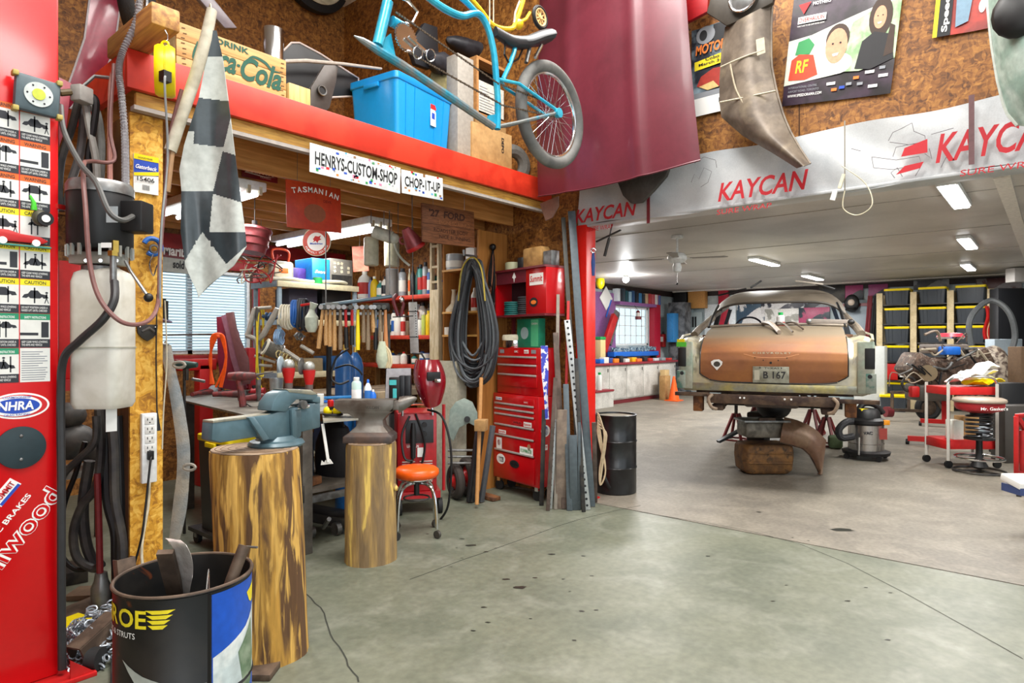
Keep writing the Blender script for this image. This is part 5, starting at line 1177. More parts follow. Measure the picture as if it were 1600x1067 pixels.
# power tools on the table
def drill(px,py,col,ln,lab,ang,name='angle_grinder',cat='power tool',r=.032,head=True):
    c = tz(px,py);d = V((cos(ang),sin(ang),0));c.z = Z1;t = T(name,lab,cat,c)
    P = [c-d*ln/2+UZ*r*.9,c-d*ln*.2+UZ*r,c+d*ln*.2+UZ*r*1.05,c+d*ln*.4+UZ*r]
    B(MB().tube(P,[r*.7,r*.8,r,r*.9],12),'body',col,t)
    if head: B(MB().cyl(c+d*ln*.42+UZ*.0,c+d*ln*.42+UZ*.06,.034,.028,16),'gear_head',GRY,t);B(MB().cyl(c+d*ln*.42+UZ*.062,c+d*ln*.42+UZ*.066,.05,n=20),'disc',DKG,t)
    B(MB().tube([c-d*ln*.3+UZ*r*1.6,c-d*ln*.1+UZ*r*1.9,c+d*ln*.05+UZ*r*1.8],r*.25,6),'switch',BLK,t);return t
TR = mat('tool_red','a02028',.45,var=.06);TR2 = mat('tool_dirty_red','7c3030',.55,c2='4c3030',ns=20)
drill(325,617,TR2,.50,'long red die grinder lying along the far left edge of the table',.6,r=.028)
drill(360,621,TR2,.30,'dark red angle grinder with a fuzzy grey brush wheel',-.8)
drill(395,627,TR2,.26,'dirty maroon air tool lying in the middle of the steel table',.2,head=False)
drill(425,630,TR,.26,'bright red grinder body lying against the vise jaw',.5,head=False,r=.038)
c = tz(333,616);one(MB().ball(c+UZ*.04,(.045,.03,.045),16,10),'brush_wheel',mat('brush_grey','9aa2a8',.6,bump=1,bs=200),'round grey wire brush wheel on the table','brush')
c = pp(378,588,d=4.9);t = T('pistol_drill','old maroon pistol drill with a long bit pointing right','drill',V((c.x,c.y,Z1)))
e = rd(1,0)
B(MB().tube([c-e*.10,c-e*.02,c+e*.07,c+e*.11+UZ*.01],[.03,.038,.034,.02],12),'motor_body',TR2,t);B(MB().tube([c-e*.03,c-e*.01-UZ*.10,c-UZ*(c.z-Z1)+e*.01],[.022,.024,.028],10),'grip',TR2,t);B(MB().tube([c+e*.11+UZ*.01,c+e*.16+UZ*.02,c+e*.24+UZ*.035],[.012,.006,.004],8),'drill_bit',GRY,t)
one(MB().tube(spline([c-UZ*.2+e*.02,c-UZ*.24+e*.10,c-UZ*.2+e*.2,c-UZ*.26+e*.28,c-UZ*.28+e*.4],6),.005,6),'drill_lead',BLK,'thin black cord trailing from the pistol drill','cord')
c = tz(402,619);t = T('small_tools','small heap of red and yellow hand tools beside the pistol drill','tools',c)
t['label'] = 'red air impact tool with a yellow tag beside the steel cup';t['category'] = 'power tool';t.name = 'impact_wrench';MW[t.name] = Matrix.Translation(c)
B(MB().tube([c-e*.05+UZ*.04,c+e*.07+UZ*.05],[.035,.03],12),'body',TR,t);B(MB().tube([c+UZ*.03-e*.02,c+UZ*.10-e*.03],[.02,.02],8),'grip',BLK,t);B(MB().poly3([c+e*.0+UZ*.07,c+e*.05+UZ*.07,c+e*.02+UZ*.14],.004),'tag',YEL,t)
c = tz(432,620);t = T('steel_cup','crushed pale steel cup standing on the table behind the vise','cup',c)
B(MB().lathe([(.052,0),(.055,.005),(.062,.17),(.060,.17),(.05,.008)],c,20),'body',mat('pale_steel','b4bcbe',.3,.7,bump=.6,bs=12),t)
# red clamp grinders standing behind the vise
for i,(px,py,lab) in enumerate(((451,585,'red and grey cut-off grinder standing upright behind the vise'),(483,588,'second upright grinder with a pale guard beside the first'))):
    c = pp(px,py,d=4.55+.1*i);b = V((c.x,c.y,Z1));t = T('upright_grinder',lab,'power tool',b)
    B(MB().tube([b,c-UZ*.06],[.024,.028],12),'handle',mat('handle_brown','5a4c48',.5),t);B(MB().tube([c-UZ*.06,c,c+UZ*.045],[.026,.040,.046],14),'collar',RED,t)
    B(MB().ball(c+UZ*.07,(.042,.04,.04),14,10),'gear_head',mat('cast_alu','a8aaa4',.45,.6),t);B(MB().cyl(c+UZ*.075-e*.055-rd(0,.02),c+UZ*.075-e*.045-rd(0,.02),.055 if i == 0 else .062,n=24),'disc',mat('disc_pale','a4b4be',.4) if i == 0 else GRY,t)
# --- tote below, strap things, crates under the table
def yt(c,rz,lab,w=.5,d=.4,h=.32): return tote(w,d,h,mat('tote_black','26282b',.45,var=.06),mat('tote_yellow','f0d400',.4,var=.04),True,.035,lab=lab,loc=c,rz=rz,name='storage_tote')
c = pp(315,700,Y=4.35)
yt((2.28,4.62,.12),.0,'black tote with yellow lid on the low rack behind the strap',.36,.5,.70)
t = T('low_rack','low dark wheeled rack under the left end of the steel table','rack',(2.36,4.7,0));B(MB().bx(2.08,2.44,4.36,4.95,.09,.118),'deck',DKG,t)
for x in (2.12,2.40):
    for y in (4.42,4.88): B(MB().cyl((x-.015,y,.045),(x+.015,y,.045),.045,n=14),'caster',RUB,t);B(MB().bx(x-.02,x+.02,y-.02,y+.02,.045,.09),'caster_fork',GRY,t)
t = T('blue_canister','dark navy canister on the lower shelf of the steel table','canister',(2.78,4.5,.431));B(MB().lathe([(.10,0),(.11,.01),(.11,.34),(.07,.40),(.03,.42)],(2.76,4.55,.431),22),'body',mat('navy','1c3450',.4),t);B(MB().lathe([(.035,.42),(.035,.46),(.02,.47)],(2.76,4.55,.431),12),'cap',BLK,t)
t = T('tool_bag','black soft tool bag slumped on the lower table shelf','bag',(3.02,4.4,.431));B(MB().rings([[V((3.02+.12*cos(a)*k,4.45+.2*sin(a)*k,.431+z)) for a in [2*pi*i/16 for i in range(16)]] for k,z in ((1,0),(1.08,.1),(1.0,.25),(.7,.38),(.3,.42))]),'body',mat('bag_black','1c1c20',.7,bump=.4,bs=20),t);B(MB().tube(spline([V((3.02,4.33,.82)),V((3.02,4.38,.92)),V((3.02,4.5,.92)),V((3.02,4.56,.82))],5),.01,6),'handle',BLK,t)
t = T('sledge_head','brown rusty hammer head lying on the lower shelf rail','hammer head',(2.62,4.2,.431));B(MB().box((2.66,4.2,.465),(.14,.06,.06),(0,0,.3)),'head',RST,t,bev=.01)
t = T('trolley_jack','low dark trolley jack parked under the table','jack',(2.9,4.5,0));B(MB().box((2.9,4.5,.12),(.22,.6,.08),(.12,0,.5)),'frame',DKG,t,bev=.01);B(MB().tube([V((2.75,4.2,.1)),V((2.6,3.9,.25))],.016,8),'handle',GRY,t)
for x,y in ((2.72,4.33),(2.9,4.25),(2.95,4.75)): B(MB().cyl((x-.02,y,.05),(x+.02,y,.05),.05,n=14),'wheel',GRY,t)
# small tray with safety glasses, right of the vise; white wrench hanging below it
t = T('side_tray','small pale steel tray fixed to the table beside the vise','tray',pp(530,660,d=4.5));P = [pp(505,662,d=4.2),pp(560,652,d=4.35),pp(548,638,d=4.9),pp(503,645,d=4.8)];z = sum(p.z for p in P)/4
P = [V((p.x,p.y,.965)) for p in P];B(MB().poly3(P,.012,UZ),'plate',mat('tray_steel','a8a498',.4,.4,c2='8c887c',ns=9),t)
c = pp(520,648,d=4.45);c.z = .995;t = T('safety_goggles','bright yellow and black safety goggles on the small tray','goggles',c)
for sx in (-.035,.03): B(MB().ball(c+e*sx+UZ*.022,(.030,.035,.032),14,10),'lens',YEL,t)
B(MB().torus(c+UZ*.0,UZ,.07,.010,24,8,sx=.8),'strap',BLK,t);B(MB().box(c+UZ*.075-e*.015,(.035,.035,.05)),'red_knob',RED,t,bev=.008);B(MB().box(c+UZ*.042-e*.005,(.05,.03,.02)),'bridge',BLK,t,bev=.004)
t = T('open_wrench','pale long wrench with a claw end hanging under the small tray','wrench',pp(512,720,d=4.25));a,b = pp(504,662,d=4.25),pp(513,722,d=4.25);B(MB().bar(a,b,.022,.008),'shank',WHT,t,bev=.003)
B(MB().poly3([b+e*-.05-UZ*.02,b+e*-.045+UZ*.01,b+e*-.03-UZ*.005,b+e*-.02+UZ*.012,b+e*.01+UZ*.02,b+e*.03-UZ*.01],.008),'claw',WHT,t)
# --- grey steel rack against the back wall
rk = T('steel_rack','tall grey and cream steel shelving rack beside the blinds window','rack',(3.88,6.3,0))
RG = mat('rack_grey','8ea0ac',.45,.2);RC = mat('rack_cream','cdc4a2',.5,.1)
for x in (3.42,4.34):
    for y in (6.02,6.5): B(MB().bx(x,x+.035,y,y+.035,0,2.12),'upright',RG,rk)
for z in (2.11,1.72,1.17,.78,.35):
    B(MB().bx(3.40,4.39,6.0,6.02,z-.05,z+.01),'shelf_front',RC,rk,bev=.002);B(MB().bx(3.395,3.415,6.02,6.54,z-.05,z+.01),'shelf_side',RG,rk);B(MB().bx(3.415,4.37,6.021,6.53,z-.012,z+.008),'shelf_deck',RC,rk)
RZ = 2.119
def on_rack(px,Yp=6.1): return pp(px,440,Y=Yp).x
x0 = on_rack(425);t = T('site_lantern','rectangular work lantern with an orange carrying handle on top of the rack','lantern',(x0+.1,6.1,RZ))
B(MB().box((x0+.10,6.1,RZ+.11),(.26,.08,.20)),'housing',mat('lamp_grey','9c9c90',.5),t,bev=.03);B(MB().box((x0+.10,6.055,RZ+.11),(.19,.01,.13)),'lens',mat('lamp_pale','e8dcc0',.3),t,bev=.01);B(MB().box((x0+.10,6.047,RZ+.11),(.10,.01,.05)),'reflector',INO,t,bev=.004)
B(MB().tube(spline([V((x0+.02,6.1,RZ+.2)),V((x0+.01,6.1,RZ+.32)),V((x0+.18,6.1,RZ+.32)),V((x0+.18,6.1,RZ+.2))],5),.012,8),'handle',mat('lamp_orange','d85030',.4),t)
x0 = on_rack(457);one(MB().bx(x0,x0+.24,6.2,6.4,RZ,RZ+.17),'purple_carton',mat('violet_carton','42287c',.5,c2='5a3c9c',ns=6),'violet printed carton between the lantern and the blue carton','carton',bev=.004)
x0 = on_rack(486);t = T('blue_carton','bright blue retail carton on top of the rack','carton',(x0+.1,6.15,RZ));B(MB().bx(x0,x0+.22,6.08,6.42,RZ,RZ+.28),'carton',mat('carton_blue','1f86d8',.45),t,bev=.004);text('Sears',t,INW,(x0+.03,6.079,RZ+.12),UX,V((.1,0,1)),.035,.14,.02,.3)
x0 = on_rack(514);t = T('fan_heater','grey louvred unit heater on top of the rack','heater',(x0+.15,6.15,RZ));B(MB().bx(x0,x0+.30,6.08,6.40,RZ,RZ+.30),'housing',mat('heater_grey','7c7870',.5),t,bev=.008)
m = MB();random.seed(4)
for i in range(5):
    for j in range(3):
        if random.random() < .8: m.box((x0+.06+i*.045,6.077,RZ+.16+j*.045),(.03,.004,.03),(0,random.uniform(-.5,.5),0))
B(m,'grille',CRM,t,kind='stuff');B(MB().bx(x0+.02,x0+.28,6.07,6.079,RZ+.02,RZ+.12),'lower_louvre',DKG,t)
c = V((on_rack(498,6.04),6.06,RZ));bottle('tin',.10,.07,GRN,INR,None,'squat green tin with a red lid at the rack front edge',c)
x0 = on_rack(448);one(MB().tube(spline([V((x0-.2,6.05,RZ+.02)),V((x0,6.04,RZ+.03)),V((x0+.25,6.06,RZ+.02)),V((x0+.6,6.04,RZ+.04)),V((x0+.75,6.1,RZ+.03))],6),.018,8),'coiled_cable',mat('dirty_white_cable','b8b4a4',.6),'dirty white cable lying along the front of the rack top','cable')
random.seed(8)
for k,(px,z,w,h,m_,nm,lab) in enumerate(((445,1.73,.34,.33,mat('rag_dark','2c2838',.7),'dark_case','dark case pushed back on the second rack shelf'),(497,1.73,.38,.34,BLK,'dark_case','long low dark case on the second rack shelf'),(505,1.178,.26,.16,mat('blue_case','1c4c80',.5),'blue_case','blue plastic case on the third rack shelf'),(530,.788,.3,.2,mat('blue_case2','246cb0',.5),'blue_case','bright blue case on the fourth rack shelf'),(460,1.178,.3,.14,mat('tan_case','8c7c60',.6),'tan_case','tan cardboard parts box on the third rack shelf'),(450,.788,.25,.22,mat('grey_case','5c5c60',.5),'grey_case','grey parts case on the fourth rack shelf'))):
    x = on_rack(px,6.2);one(MB().bx(x,x+w,6.12,6.4,z,z+h),nm,m_,lab,'case',bev=.01)
# --- hook stand with hanging coils, spool, spray gun
hk = T('hook_stand','pale tubular hook stand loaded with coils and a wire spool','stand',(3.1,5.0,1.0))
HT = mat('pale_tube','a8a49a',.45,.4);DH = 5.35;h_ = lambda a,b,dd=0: pp(a,b,d=DH+dd)
for P,r in (([(398,482),(388,520),(385,524)],.020),([(398,482),(424,480)],.014),([(385,524),(400,530),(404,552)],.022),([(434,482),(412,522),(404,530)],.024),([(398,556),(430,566)],.012),([(402,570),(425,572)],.012),([(443,546),(467,562)],.018),([(470,540),(490,552)],.016)): B(MB().tube([h_(*p) for p in P],r,10),'tube',HT,hk)
B(MB().bar(V((h_(404,552).x,h_(404,552).y,1.002)),h_(402,480),.03,.03),'upright',GRY,hk)
c = h_(425,546);d = (rd(.55,.35)+V((0,0,-.3))).normalized()
t = T('wire_spool','fat grey wire spool tilted on the hook stand','spool',c)
B(MB().cyl(c-d*.05,c+d*.07,.062,n=24),'wound_wire',mat('wire_wound','6c685e',.5,.5,bump=1,bs=150),t);B(MB().cyl(c-d*.065,c-d*.05,.072,n=28),'flange',mat('flange_pale','c8c4b4',.5),t);B(MB().cyl(c-d*.07,c-d*.064,.045,n=24),'core',DKG,t);B(MB().cyl(c+d*.07,c+d*.08,.072,n=28),'flange',HT,t)
c = h_(455,562);t = T('coil_spring','brass coloured coil wound along the hook stand','coil',c)
B(MB().tube([c+d*(.25*k/60-.12)+V((.03*cos(k*.9),.0,.03*sin(k*.9))) for k in range(60)],.006,6),'coil',mat('straw_wire','b0a070',.5,.3),t)
def hank(px0,px1,y0,y1,n,r,m_,lab,sp=.0,dd=0.0,name='cable_hank',cat='cable'):
    t = T(name,lab,cat,h_((px0+px1)/2,y1,dd));random.seed(int(px0))
    for i in range(n):
        x = px0+(px1-px0)*(i+.5)/n;w_ = 6;jit = random.uniform(-3,3)
        P = [h_(x-2,y0+4,dd),h_(x+1,y0,dd+.02),h_(x+w_,y0+6,dd+.06),h_(x+w_+jit,(y0+y1)/2,dd+.06),h_(x+w_-1,y1-5+jit,dd+.05),h_(x+2,y1+jit,dd),h_(x-3,y1-6+jit,dd-.03),h_(x-3+jit*.5,(y0+y1)/2,dd-.04)]
        B(MB().tube(spline(P,4,cyc=True),r,6,cyc=True),'turn',m_,t)
    return t
hank(438,458,477,512,5,.010,mat('off_white_rope','cfc8b4',.8),'four loops of off white rope on the hook stand',name='rope_hank',cat='rope')
hank(456,466,470,508,4,.009,mat('cable_blue','1d5ca8',.5),'blue cable hank hanging on the hook stand')
hank(466,478,468,514,4,.011,mat('cable_black','2a2c32',.5),'black and grey cable hank on the hook stand')
hank(402,408,484,590,2,.006,mat('cable_yellow','d0b828',.5),'long thin yellow cable hanging at the left of the stand')
hank(412,432,490,500,3,.014,mat('navy_rag','2c4868',.7),'short navy cable bundle behind the stand tubes',dd=.1)
hank(430,440,515,540,4,.005,mat('cable_lightblue','7ca0c4',.5),'thin light blue cables dangling under the ropes')
hank(462,470,520,530,3,.007,GRY,'grey wire twist hooked near the dark shelf gap')
c = h_(487,500,-.1);t = T('spray_gun','pale plastic spray gun pot with a red lever hanging on the stand','spray gun',c)
B(MB().lathe([(.03,-.10),(.05,-.06),(.055,.02),(.03,.06),(.02,.09)],c,18),'pot',mat('gun_pale','b4bcac',.5),t);B(MB().tube([c+UZ*.08,c+UZ*.14+e*.02],[.02,.035],12),'nozzle',mat('gun_pale','b4bcac',.5),t);B(MB().bar(c+UZ*.12-e*.09,c+UZ*.135,.03,.02),'lever',RED,t,bev=.006)
a,b = pp(500,478,d=5.5),pp(612,463,d=5.8)
t = T('hanging_rail','blue-grey steel tube running above the row of hammers','rail',a);B(MB().cyl(a,b,.016,n=12),'tube',mat('blue_steel','6e8490',.4,.6),t);B(MB().bar(b-e*.02,V((b.x,b.y,2.69))-e*.02,.008,.008),'drop_rod',GRY,t);B(MB().bar(a+e*.05,V((a.x,a.y,2.69))+e*.05,.008,.008),'drop_rod',GRY,t)
# --- row of hammers
hr = T('hammer_rail','steel bar with clips carrying a long row of hammers','tool rail',pp(552,492,d=5.25));a,b = pp(502,490,d=5.25),pp(604,490,d=5.35);HB = b-a
B(MB().bar(a,b,.03,.022),'bar',GRY,hr);B(MB().bar(V((a.x,a.y,Z1))+HB*.05+rd(0,.12),a+HB*.05+rd(0,.12),.03,.03),'support',BLK,hr);B(MB().bar(V((b.x,b.y,.7))+rd(0,.05),b+rd(0,.05),.03,.03),'support',DKG,hr)
B(MB().bar(a+HB*.05+rd(0,.12),a+HB*.05,.02,.02),'arm',DKG,hr)
HW = mat('hammer_wood','c49a64',.5,c2='a87c48',ns=20,stretch=(20,20,2));HW2 = mat('hammer_grey_wood','8c7860',.6,c2='74624c',ns=20,stretch=(20,20,2));HD = mat('hammer_head','b4babe',.3,.4);HD2 = mat('hammer_head_dark','5a5e5c',.5,.5)
hs = [(508,545,HW,HD,'pale handled hammer splayed out at the left end of the row',-.22),(513,540,HW,HD2,'short tan handled hammer second in the row',0),(519,542,HW,HD,'hammer with mallet-like grey head above, third in the row',.0),(526,548,HW,HD,'light wood hammer fourth in the row',0),(535,547,HW2,HD,'slim grey-brown hammer left of the red gripped ones',0),(543,545,'R',HD,'first red and black gripped hammer',.05),(553,540,'R',HD2,'second red and black gripped hammer beside the yellow handle',.0),(562,548,YEL,HD,'hammer with bright yellow handle in the row',0),(571,536,HW2,HD,'grey-brown hammer right of the yellow handle',0),(578,548,HW2,HD2,'weathered long handled hammer right of centre',0),(585,520,HW,HD,'short light wood hammer between two darker ones',.1),(590,548,'B',HD,'hammer with black ribbed rubber grip',0),(597,535,HW2,HD2,'weathered hammer beside the ribbed grip',0),(605,560,mat('hammer_orange_wood','b87a48',.5),HD2,'orange-brown long handled hammer closing the row',.04)]
for k,(px,yb,hm,hd,lab,ln) in enumerate(hs):
    tt = (px-504)/102;p = a+HB*tt-rd(0,.03);L = (yb-490)/1000*5.2;t = T('hammer',lab,'hammer',(p.x,p.y,p.z-L),group='hammers hung along the rail')
    q0 = p+UZ*.03;q1 = p-UZ*L+e*ln*.35*L*1.6
    if hm in ('R','B'):
        mid = q0.lerp(q1,.45);B(MB().tube([q0,mid],.012,8),'handle',RED if hm == 'R' else GRY,t);B(MB().tube([mid,mid.lerp(q1,.5),q1],[.016,.018,.017],10),'grip',BLK,t)
    else: B(MB().tube([q0,q0.lerp(q1,.3),q0.lerp(q1,.75),q1],[.012,.014,.019,.016],10),'handle',hm,t)
    hc = q0+UZ*.02;fd = rd(0,1)*.055
    B(MB().tube([hc-fd,hc-fd*.75,hc-fd*.5,hc+fd*.5,hc+fd],[.019,.019,.013,.014,.006],10),'head',hd,t)
t = T('rubber_mallet','big grey rubber mallet head above the left hammers','mallet',pp(520,482,d=5.3));c = pp(519,479,d=5.32);B(MB().cyl(c-e*.055,c+e*.055,.034,n=18),'head',mat('mallet_grey','6c706c',.7),t,bev=.006);B(MB().tube([c,c-UZ*.25],.012,8),'handle',HW,t)
t = T('rubber_mallet','long black rubber mallet head above the right hammers','mallet',pp(598,480,d=5.35));c = pp(597,480,d=5.38);B(MB().cyl(c-e*.075,c+e*.06,.036,n=18),'head',RUB,t,bev=.006);B(MB().tube([c,c-UZ*.3],.012,8),'handle',HW2,t)
# --- blue gas cylinder and other bench things
bz = 1.001
t = T('bench_counter','long wooden side counter beneath the bottle shelves','counter',(4.3,5.6,0));B(MB().bx(3.5,5.05,5.15,5.93,.94,1.0),'top',mat('counter_top','8c7c68',.6,c2='6c5e4c',ns=5),t);B(MB().bx(3.55,3.62,5.18,5.25,0,.94),'leg',PINEZ,t);B(MB().bx(4.60,4.67,5.18,5.25,0,.94),'leg',PINEZ,t);B(MB().bx(3.6,4.66,5.2,5.9,.35,.38),'shelf',CRM,t)
for i,(x,w,h,m_,lab) in enumerate(((3.68,.3,.3,mat('crate_navy','20304c',.5),'navy bin stored under the side counter'),(4.05,.42,.36,mat('crate_dark','2c2a2c',.6),'dark bin stored under the side counter'))): one(MB().bx(x,x+w,5.3,5.8,.381,.381+h),'storage_bin',m_,lab,'bin',bev=.01)
c = pp(541,600,d=5.5);b0 = V((c.x,c.y,Z1))
def gas(px,d,r,h,m_,lab,z=0.0):
    c = pp(px,600,d=d);t = T('gas_cylinder',lab,'gas cylinder',(c.x,c.y,z));B(MB().lathe([(r*.9,0),(r,.01),(r,h-.13),(r*.8,h-.06),(r*.35,h-.01),(.02,h)],(c.x,c.y,z),26),'tank',m_,t);B(MB().cyl((c.x,c.y,z+h),(c.x,c.y,z+h+.05),.018,n=10),'valve',_mats['brass'],t)
    return t,c
GB = mat('cylinder_blue','1a5c9c',.35,coat=.2)
gas(538,5.75,.082,1.42,GB,'tall blue gas cylinder standing behind the row of hammers');gas(555,5.95,.075,1.40,GB,'second blue gas cylinder just right of the taller one')
one(MB().tube(spline([pp(545,545,d=5.5),pp(525,560,d=5.4),pp(518,590,d=5.35),pp(530,600,d=5.35),pp(545,595,d=5.4)],6),.009,8),'gas_hose',BLK,'black gas hose curled in front of the blue cylinders','hose')
one(MB().tube(spline([pp(524,575,d=5.5),pp(545,570,d=5.45),pp(560,578,d=5.4),pp(566,586,d=5.4)],6),.008,8),'gas_hose',BLK,'second thin black hose crossing the blue cylinders','hose')
def bt(px,kind,w,h,body,cap,lab_,label,d=5.3): c = pp(px,600,d=d);return bottle(kind,w,h,body,cap,lab_,label,V((c.x,c.y,Z1)))
bt(557,'spray',.075,.22,cm('b8d0c8'),WHT,cm('e8e8e8'),'pale green topped spray can behind the anvil',5.0)
bt(575,'bottle',.055,.20,cm('dfe6ea'),BLU,cm('2a6cb8'),'white bottle with blue label and thin nozzle behind the anvil',5.05)
bt(583,'bottle',.05,.12,BLU,WHT,None,'short blue bottle beside the white nozzle bottle',5.05)
bt(500,'tin',.06,.09,cm('d8d8d0'),WHT,None,'small translucent cup at the table edge right of the vise',5.0)
for i,(a_,b_,m_,lab) in enumerate((((505,600),(548,600),BLU,'blue flat tool handle on the table'),((505,583),(550,588),mat('tool_blue2','2878b8',.5),'second blue handled tool behind the first'),((500,612),(545,612),TS,'flat steel plate lying behind the vise'),((545,588),(590,578),GRY,'long steel bar lying across behind the spray can'))):
    p0,p1 = pp(*a_,d=5.2),pp(*b_,d=5.3);zz = Z1+.012+.03*(i < 2)*i;p0.z = p1.z = zz;one(MB().bar(p0,p1,.03,.02),'flat_tool',m_,lab,'tool',bev=.004)
# meters and panels right of centre
c = pp(613,600,d=5.0);t = T('grey_board','pale grey board panel leaning behind the anvil horn','panel',V((c.x,c.y,Z1)))
B(MB().poly3([pp(604,576,d=5.25),pp(642,575,d=5.3),pp(642,622,d=5.3),pp(602,622,d=5.25)],.012),'board',mat('panel_grey','a4a2a6',.5),t)
t = T('test_meter','black box meter with a turquoise screen leaning by the grey board','meter',V((c.x,c.y,Z1)));c = pp(617,606,d=5.1);B(MB().box(c,(.085,.06,.17),(0,0,TH-pi/2)),'case',BLK,t,bev=.006);B(MB().box(c+rd(-.01,-.032,.045),(.055,.004,.04),(0,0,TH-pi/2)),'screen',mat('teal_screen','48b8bc',.4),t);B(MB().box(c+rd(.005,-.032,-.04),(.03,.004,.075),(0,0,TH-pi/2)),'side_label',_mats['teal_screen'],t)
for i,px in enumerate((629,638)): 
    c = pp(px,605,d=5.15);one(MB().box(c,(.045,.07,.19),(0,0,TH-pi/2)),'black_case',mat('case_black','1e2024',.4),('black upright case next to the meter','narrower black upright case nearest the grey board edge')[i],'case',bev=.004)
one(MB().bx(*(lambda p: (p.x-.1,p.x+.1,p.y-.05,p.y+.05,Z1,Z1+.07))(pp(600,605,d=5.5))),'wood_offcut',mat('pale_offcut','b8a484',.7),'pale wood block lying beside the meter','block',bev=.006)
# pouch and gloves hanging from the hammer row end
lathe_ = T('leather_glove','pale green and cream work glove hanging below the hammers','glove',pp(597,560,d=5.3));c = pp(597,556,d=5.28);B(MB().tube([c+UZ*.12,c+UZ*.05,c-UZ*.03,c-UZ*.10],[.025,.04,.05,.03],12),'palm',mat('glove_pale','b4bca4',.8),lathe_)
for k in range(3): B(MB().tube(spline([c+UZ*.10+e*.0,c+UZ*.04+e*(.03+.014*k),c-UZ*.05+e*(.04+.018*k),c-UZ*.10+e*(.02+.02*k)],5),.011,8),'finger',mat('glove_cream','c8b894',.8),lathe_)
B(MB().tube([c+UZ*.12,c+UZ*.2],.003,5),'loop',ROPE,lathe_)
# --- bottle shelves on the side wall
sx0,sx1 = 4.72,5.095
sh = T('bottle_shelves','red edged wooden shelves crowded with bottles beside the hammers','shelf',(4.9,5.8,1.1))
RSH = mat('shelf_red','c23a24',.5,c2='a83020',ns=5);zs = (2.02,1.57,1.24)
for z in zs: B(MB().bx(sx0,sx1,5.13,6.55,z-.045,z),'shelf_board',RSH,sh,bev=.004)
for y in (5.14,6.52): B(MB().bx(sx1-.06,sx1,y,y+.03,.95,2.4),'bracket',PINEZ,sh)
ups = T('shelf_upright','pale notched timber upright between the red shelves and the plywood shelves','timber',(4.66,5.06,0))
PL = mat('pale_timber','c2b294',.65,c2='a89674',ns=7,stretch=(8,8,1));B(MB().bx(4.64,4.70,4.96,5.10,.0,2.05),'board',PL,ups,bev=.003)
for y in (4.965,5.075): B(MB().bx(4.645,4.69,y,y+.025,2.05,2.62),'fork',PL,ups)
for z in (2.12,2.28,2.5): B(MB().bx(4.65,4.685,4.99,5.075,z,z+.025),'rung',PL,ups)
# plywood shelf unit
pu2 = T('plywood_shelf_unit','open plywood shelf unit with a tall end panel beside the cable coil','shelf unit',(4.88,4.7,0));PLY = wood('plywood','b87c3c','9c6428',2,2)
B(MB().bx(4.66,5.095,4.40,4.42,0,2.62),'end_panel',PLY,pu2);B(MB().bx(4.69,5.095,4.93,4.95,0,2.62),'side_panel',PLY,pu2);B(MB().bx(5.06,5.095,4.42,4.93,.0,2.62),'back_panel',PLY,pu2)
for z in (2.25,1.81,1.57,1.2,.8): B(MB().bx(4.66,5.06,4.421,4.929,z-.02,z),'shelf_board',wood('shelf_pine','cfa05c','b8863e',1),pu2)
random.seed(31)
cols = {'w': cm('e4e2d8'),'g': cm('16443c'),'t': cm('3c8c84'),'b': cm('2458a0'),'y': cm('e8c418'),'r': cm('b82820'),'k': cm('22242a'),'s': cm('9aa0a4',.3),'o': cm('e8641c'),'l': cm('b8c860'),'c': cm('cfc4a0'),'p': cm('8090c8'),'m': cm('84807c')}
def row(z,items,y_of,x=4.80,where='',grp=None):
    for (px,kind,w,h,b_,cp,lb,lab) in items:
        y = pp(px,500,X=x).y;bottle(kind,w,h,cols[b_],cols[cp],cols[lb] if lb else None,lab,V((x+random.uniform(-.01,.01),y,z+.001)),grp)
row(2.02,[(571,'jug',.17,.34,'w','w','r','large white jug at the far end of the top red shelf'),(580,'bottle',.07,.26,'p','k',None,'slim violet-blue bottle beside the large white jug'),(586,'jug',.10,.26,'y','w','y','yellow bottle with pale cap on the top red shelf'),(595,'jug',.09,.20,'t','w','w','teal and white bottle right of the yellow one'),(602,'bottle',.08,.25,'w','k','k','white bottle with black cap and dark label on the top shelf'),(612,'tin',.15,.33,'m','s',None,'tall grey metal tin in the middle of the top red shelf'),(629,'spray',.09,.32,'s','k','w','silver aerosol with a black cap right of the grey tin'),(640,'bottle',.035,.31,'c','w','o','thin cream tube with orange band on the top shelf'),(646,'bottle',.06,.33,'k','k',None,'tall black bottle on the top red shelf'),(652,'bottle',.06,.32,'g','k','g','dark green bottle beside the tall black one'),(658,'spray',.07,.34,'t','k','r','teal aerosol with a red band, first of two'),(665,'spray',.07,.36,'s','k','r','taller silver aerosol with red band and black cap'),(672,'spray',.06,.28,'b','w','w','blue aerosol at the near end of the top shelf')],None)
row(1.57,[(609,'bottle',.07,.22,'w','k','g','white bottle with green label on the middle red shelf'),(615,'spray',.07,.30,'w','k','b','white aerosol with a blue label on the middle shelf'),(622,'jug',.09,.26,'w','w','w','plain white bottle in the middle shelf cluster'),(629,'spray',.055,.28,'w','r','r','white and red aerosol behind the grey level'),(649,'bottle',.05,.17,'o','w','o','short orange bottle on the middle red shelf'),(656,'tin',.08,.18,'w','k','w','short white tin on the middle red shelf'),(663,'spray',.055,.26,'l','w',None,'lime tall aerosol on the middle red shelf'),(670,'spray',.075,.27,'y','y','y','bright yellow aerosol at the near end of the middle shelf')],None)
row(1.57,[(652,'tin',.15,.36,'s','s',None,'tall silver tin at the back of the middle shelf'),(661,'jug',.15,.38,'w','k','w','white gallon jug at the back of the middle shelf'),(671,'spray',.06,.36,'m','k',None,'grey aerosol at the back near the timber upright')],None,x=4.95)
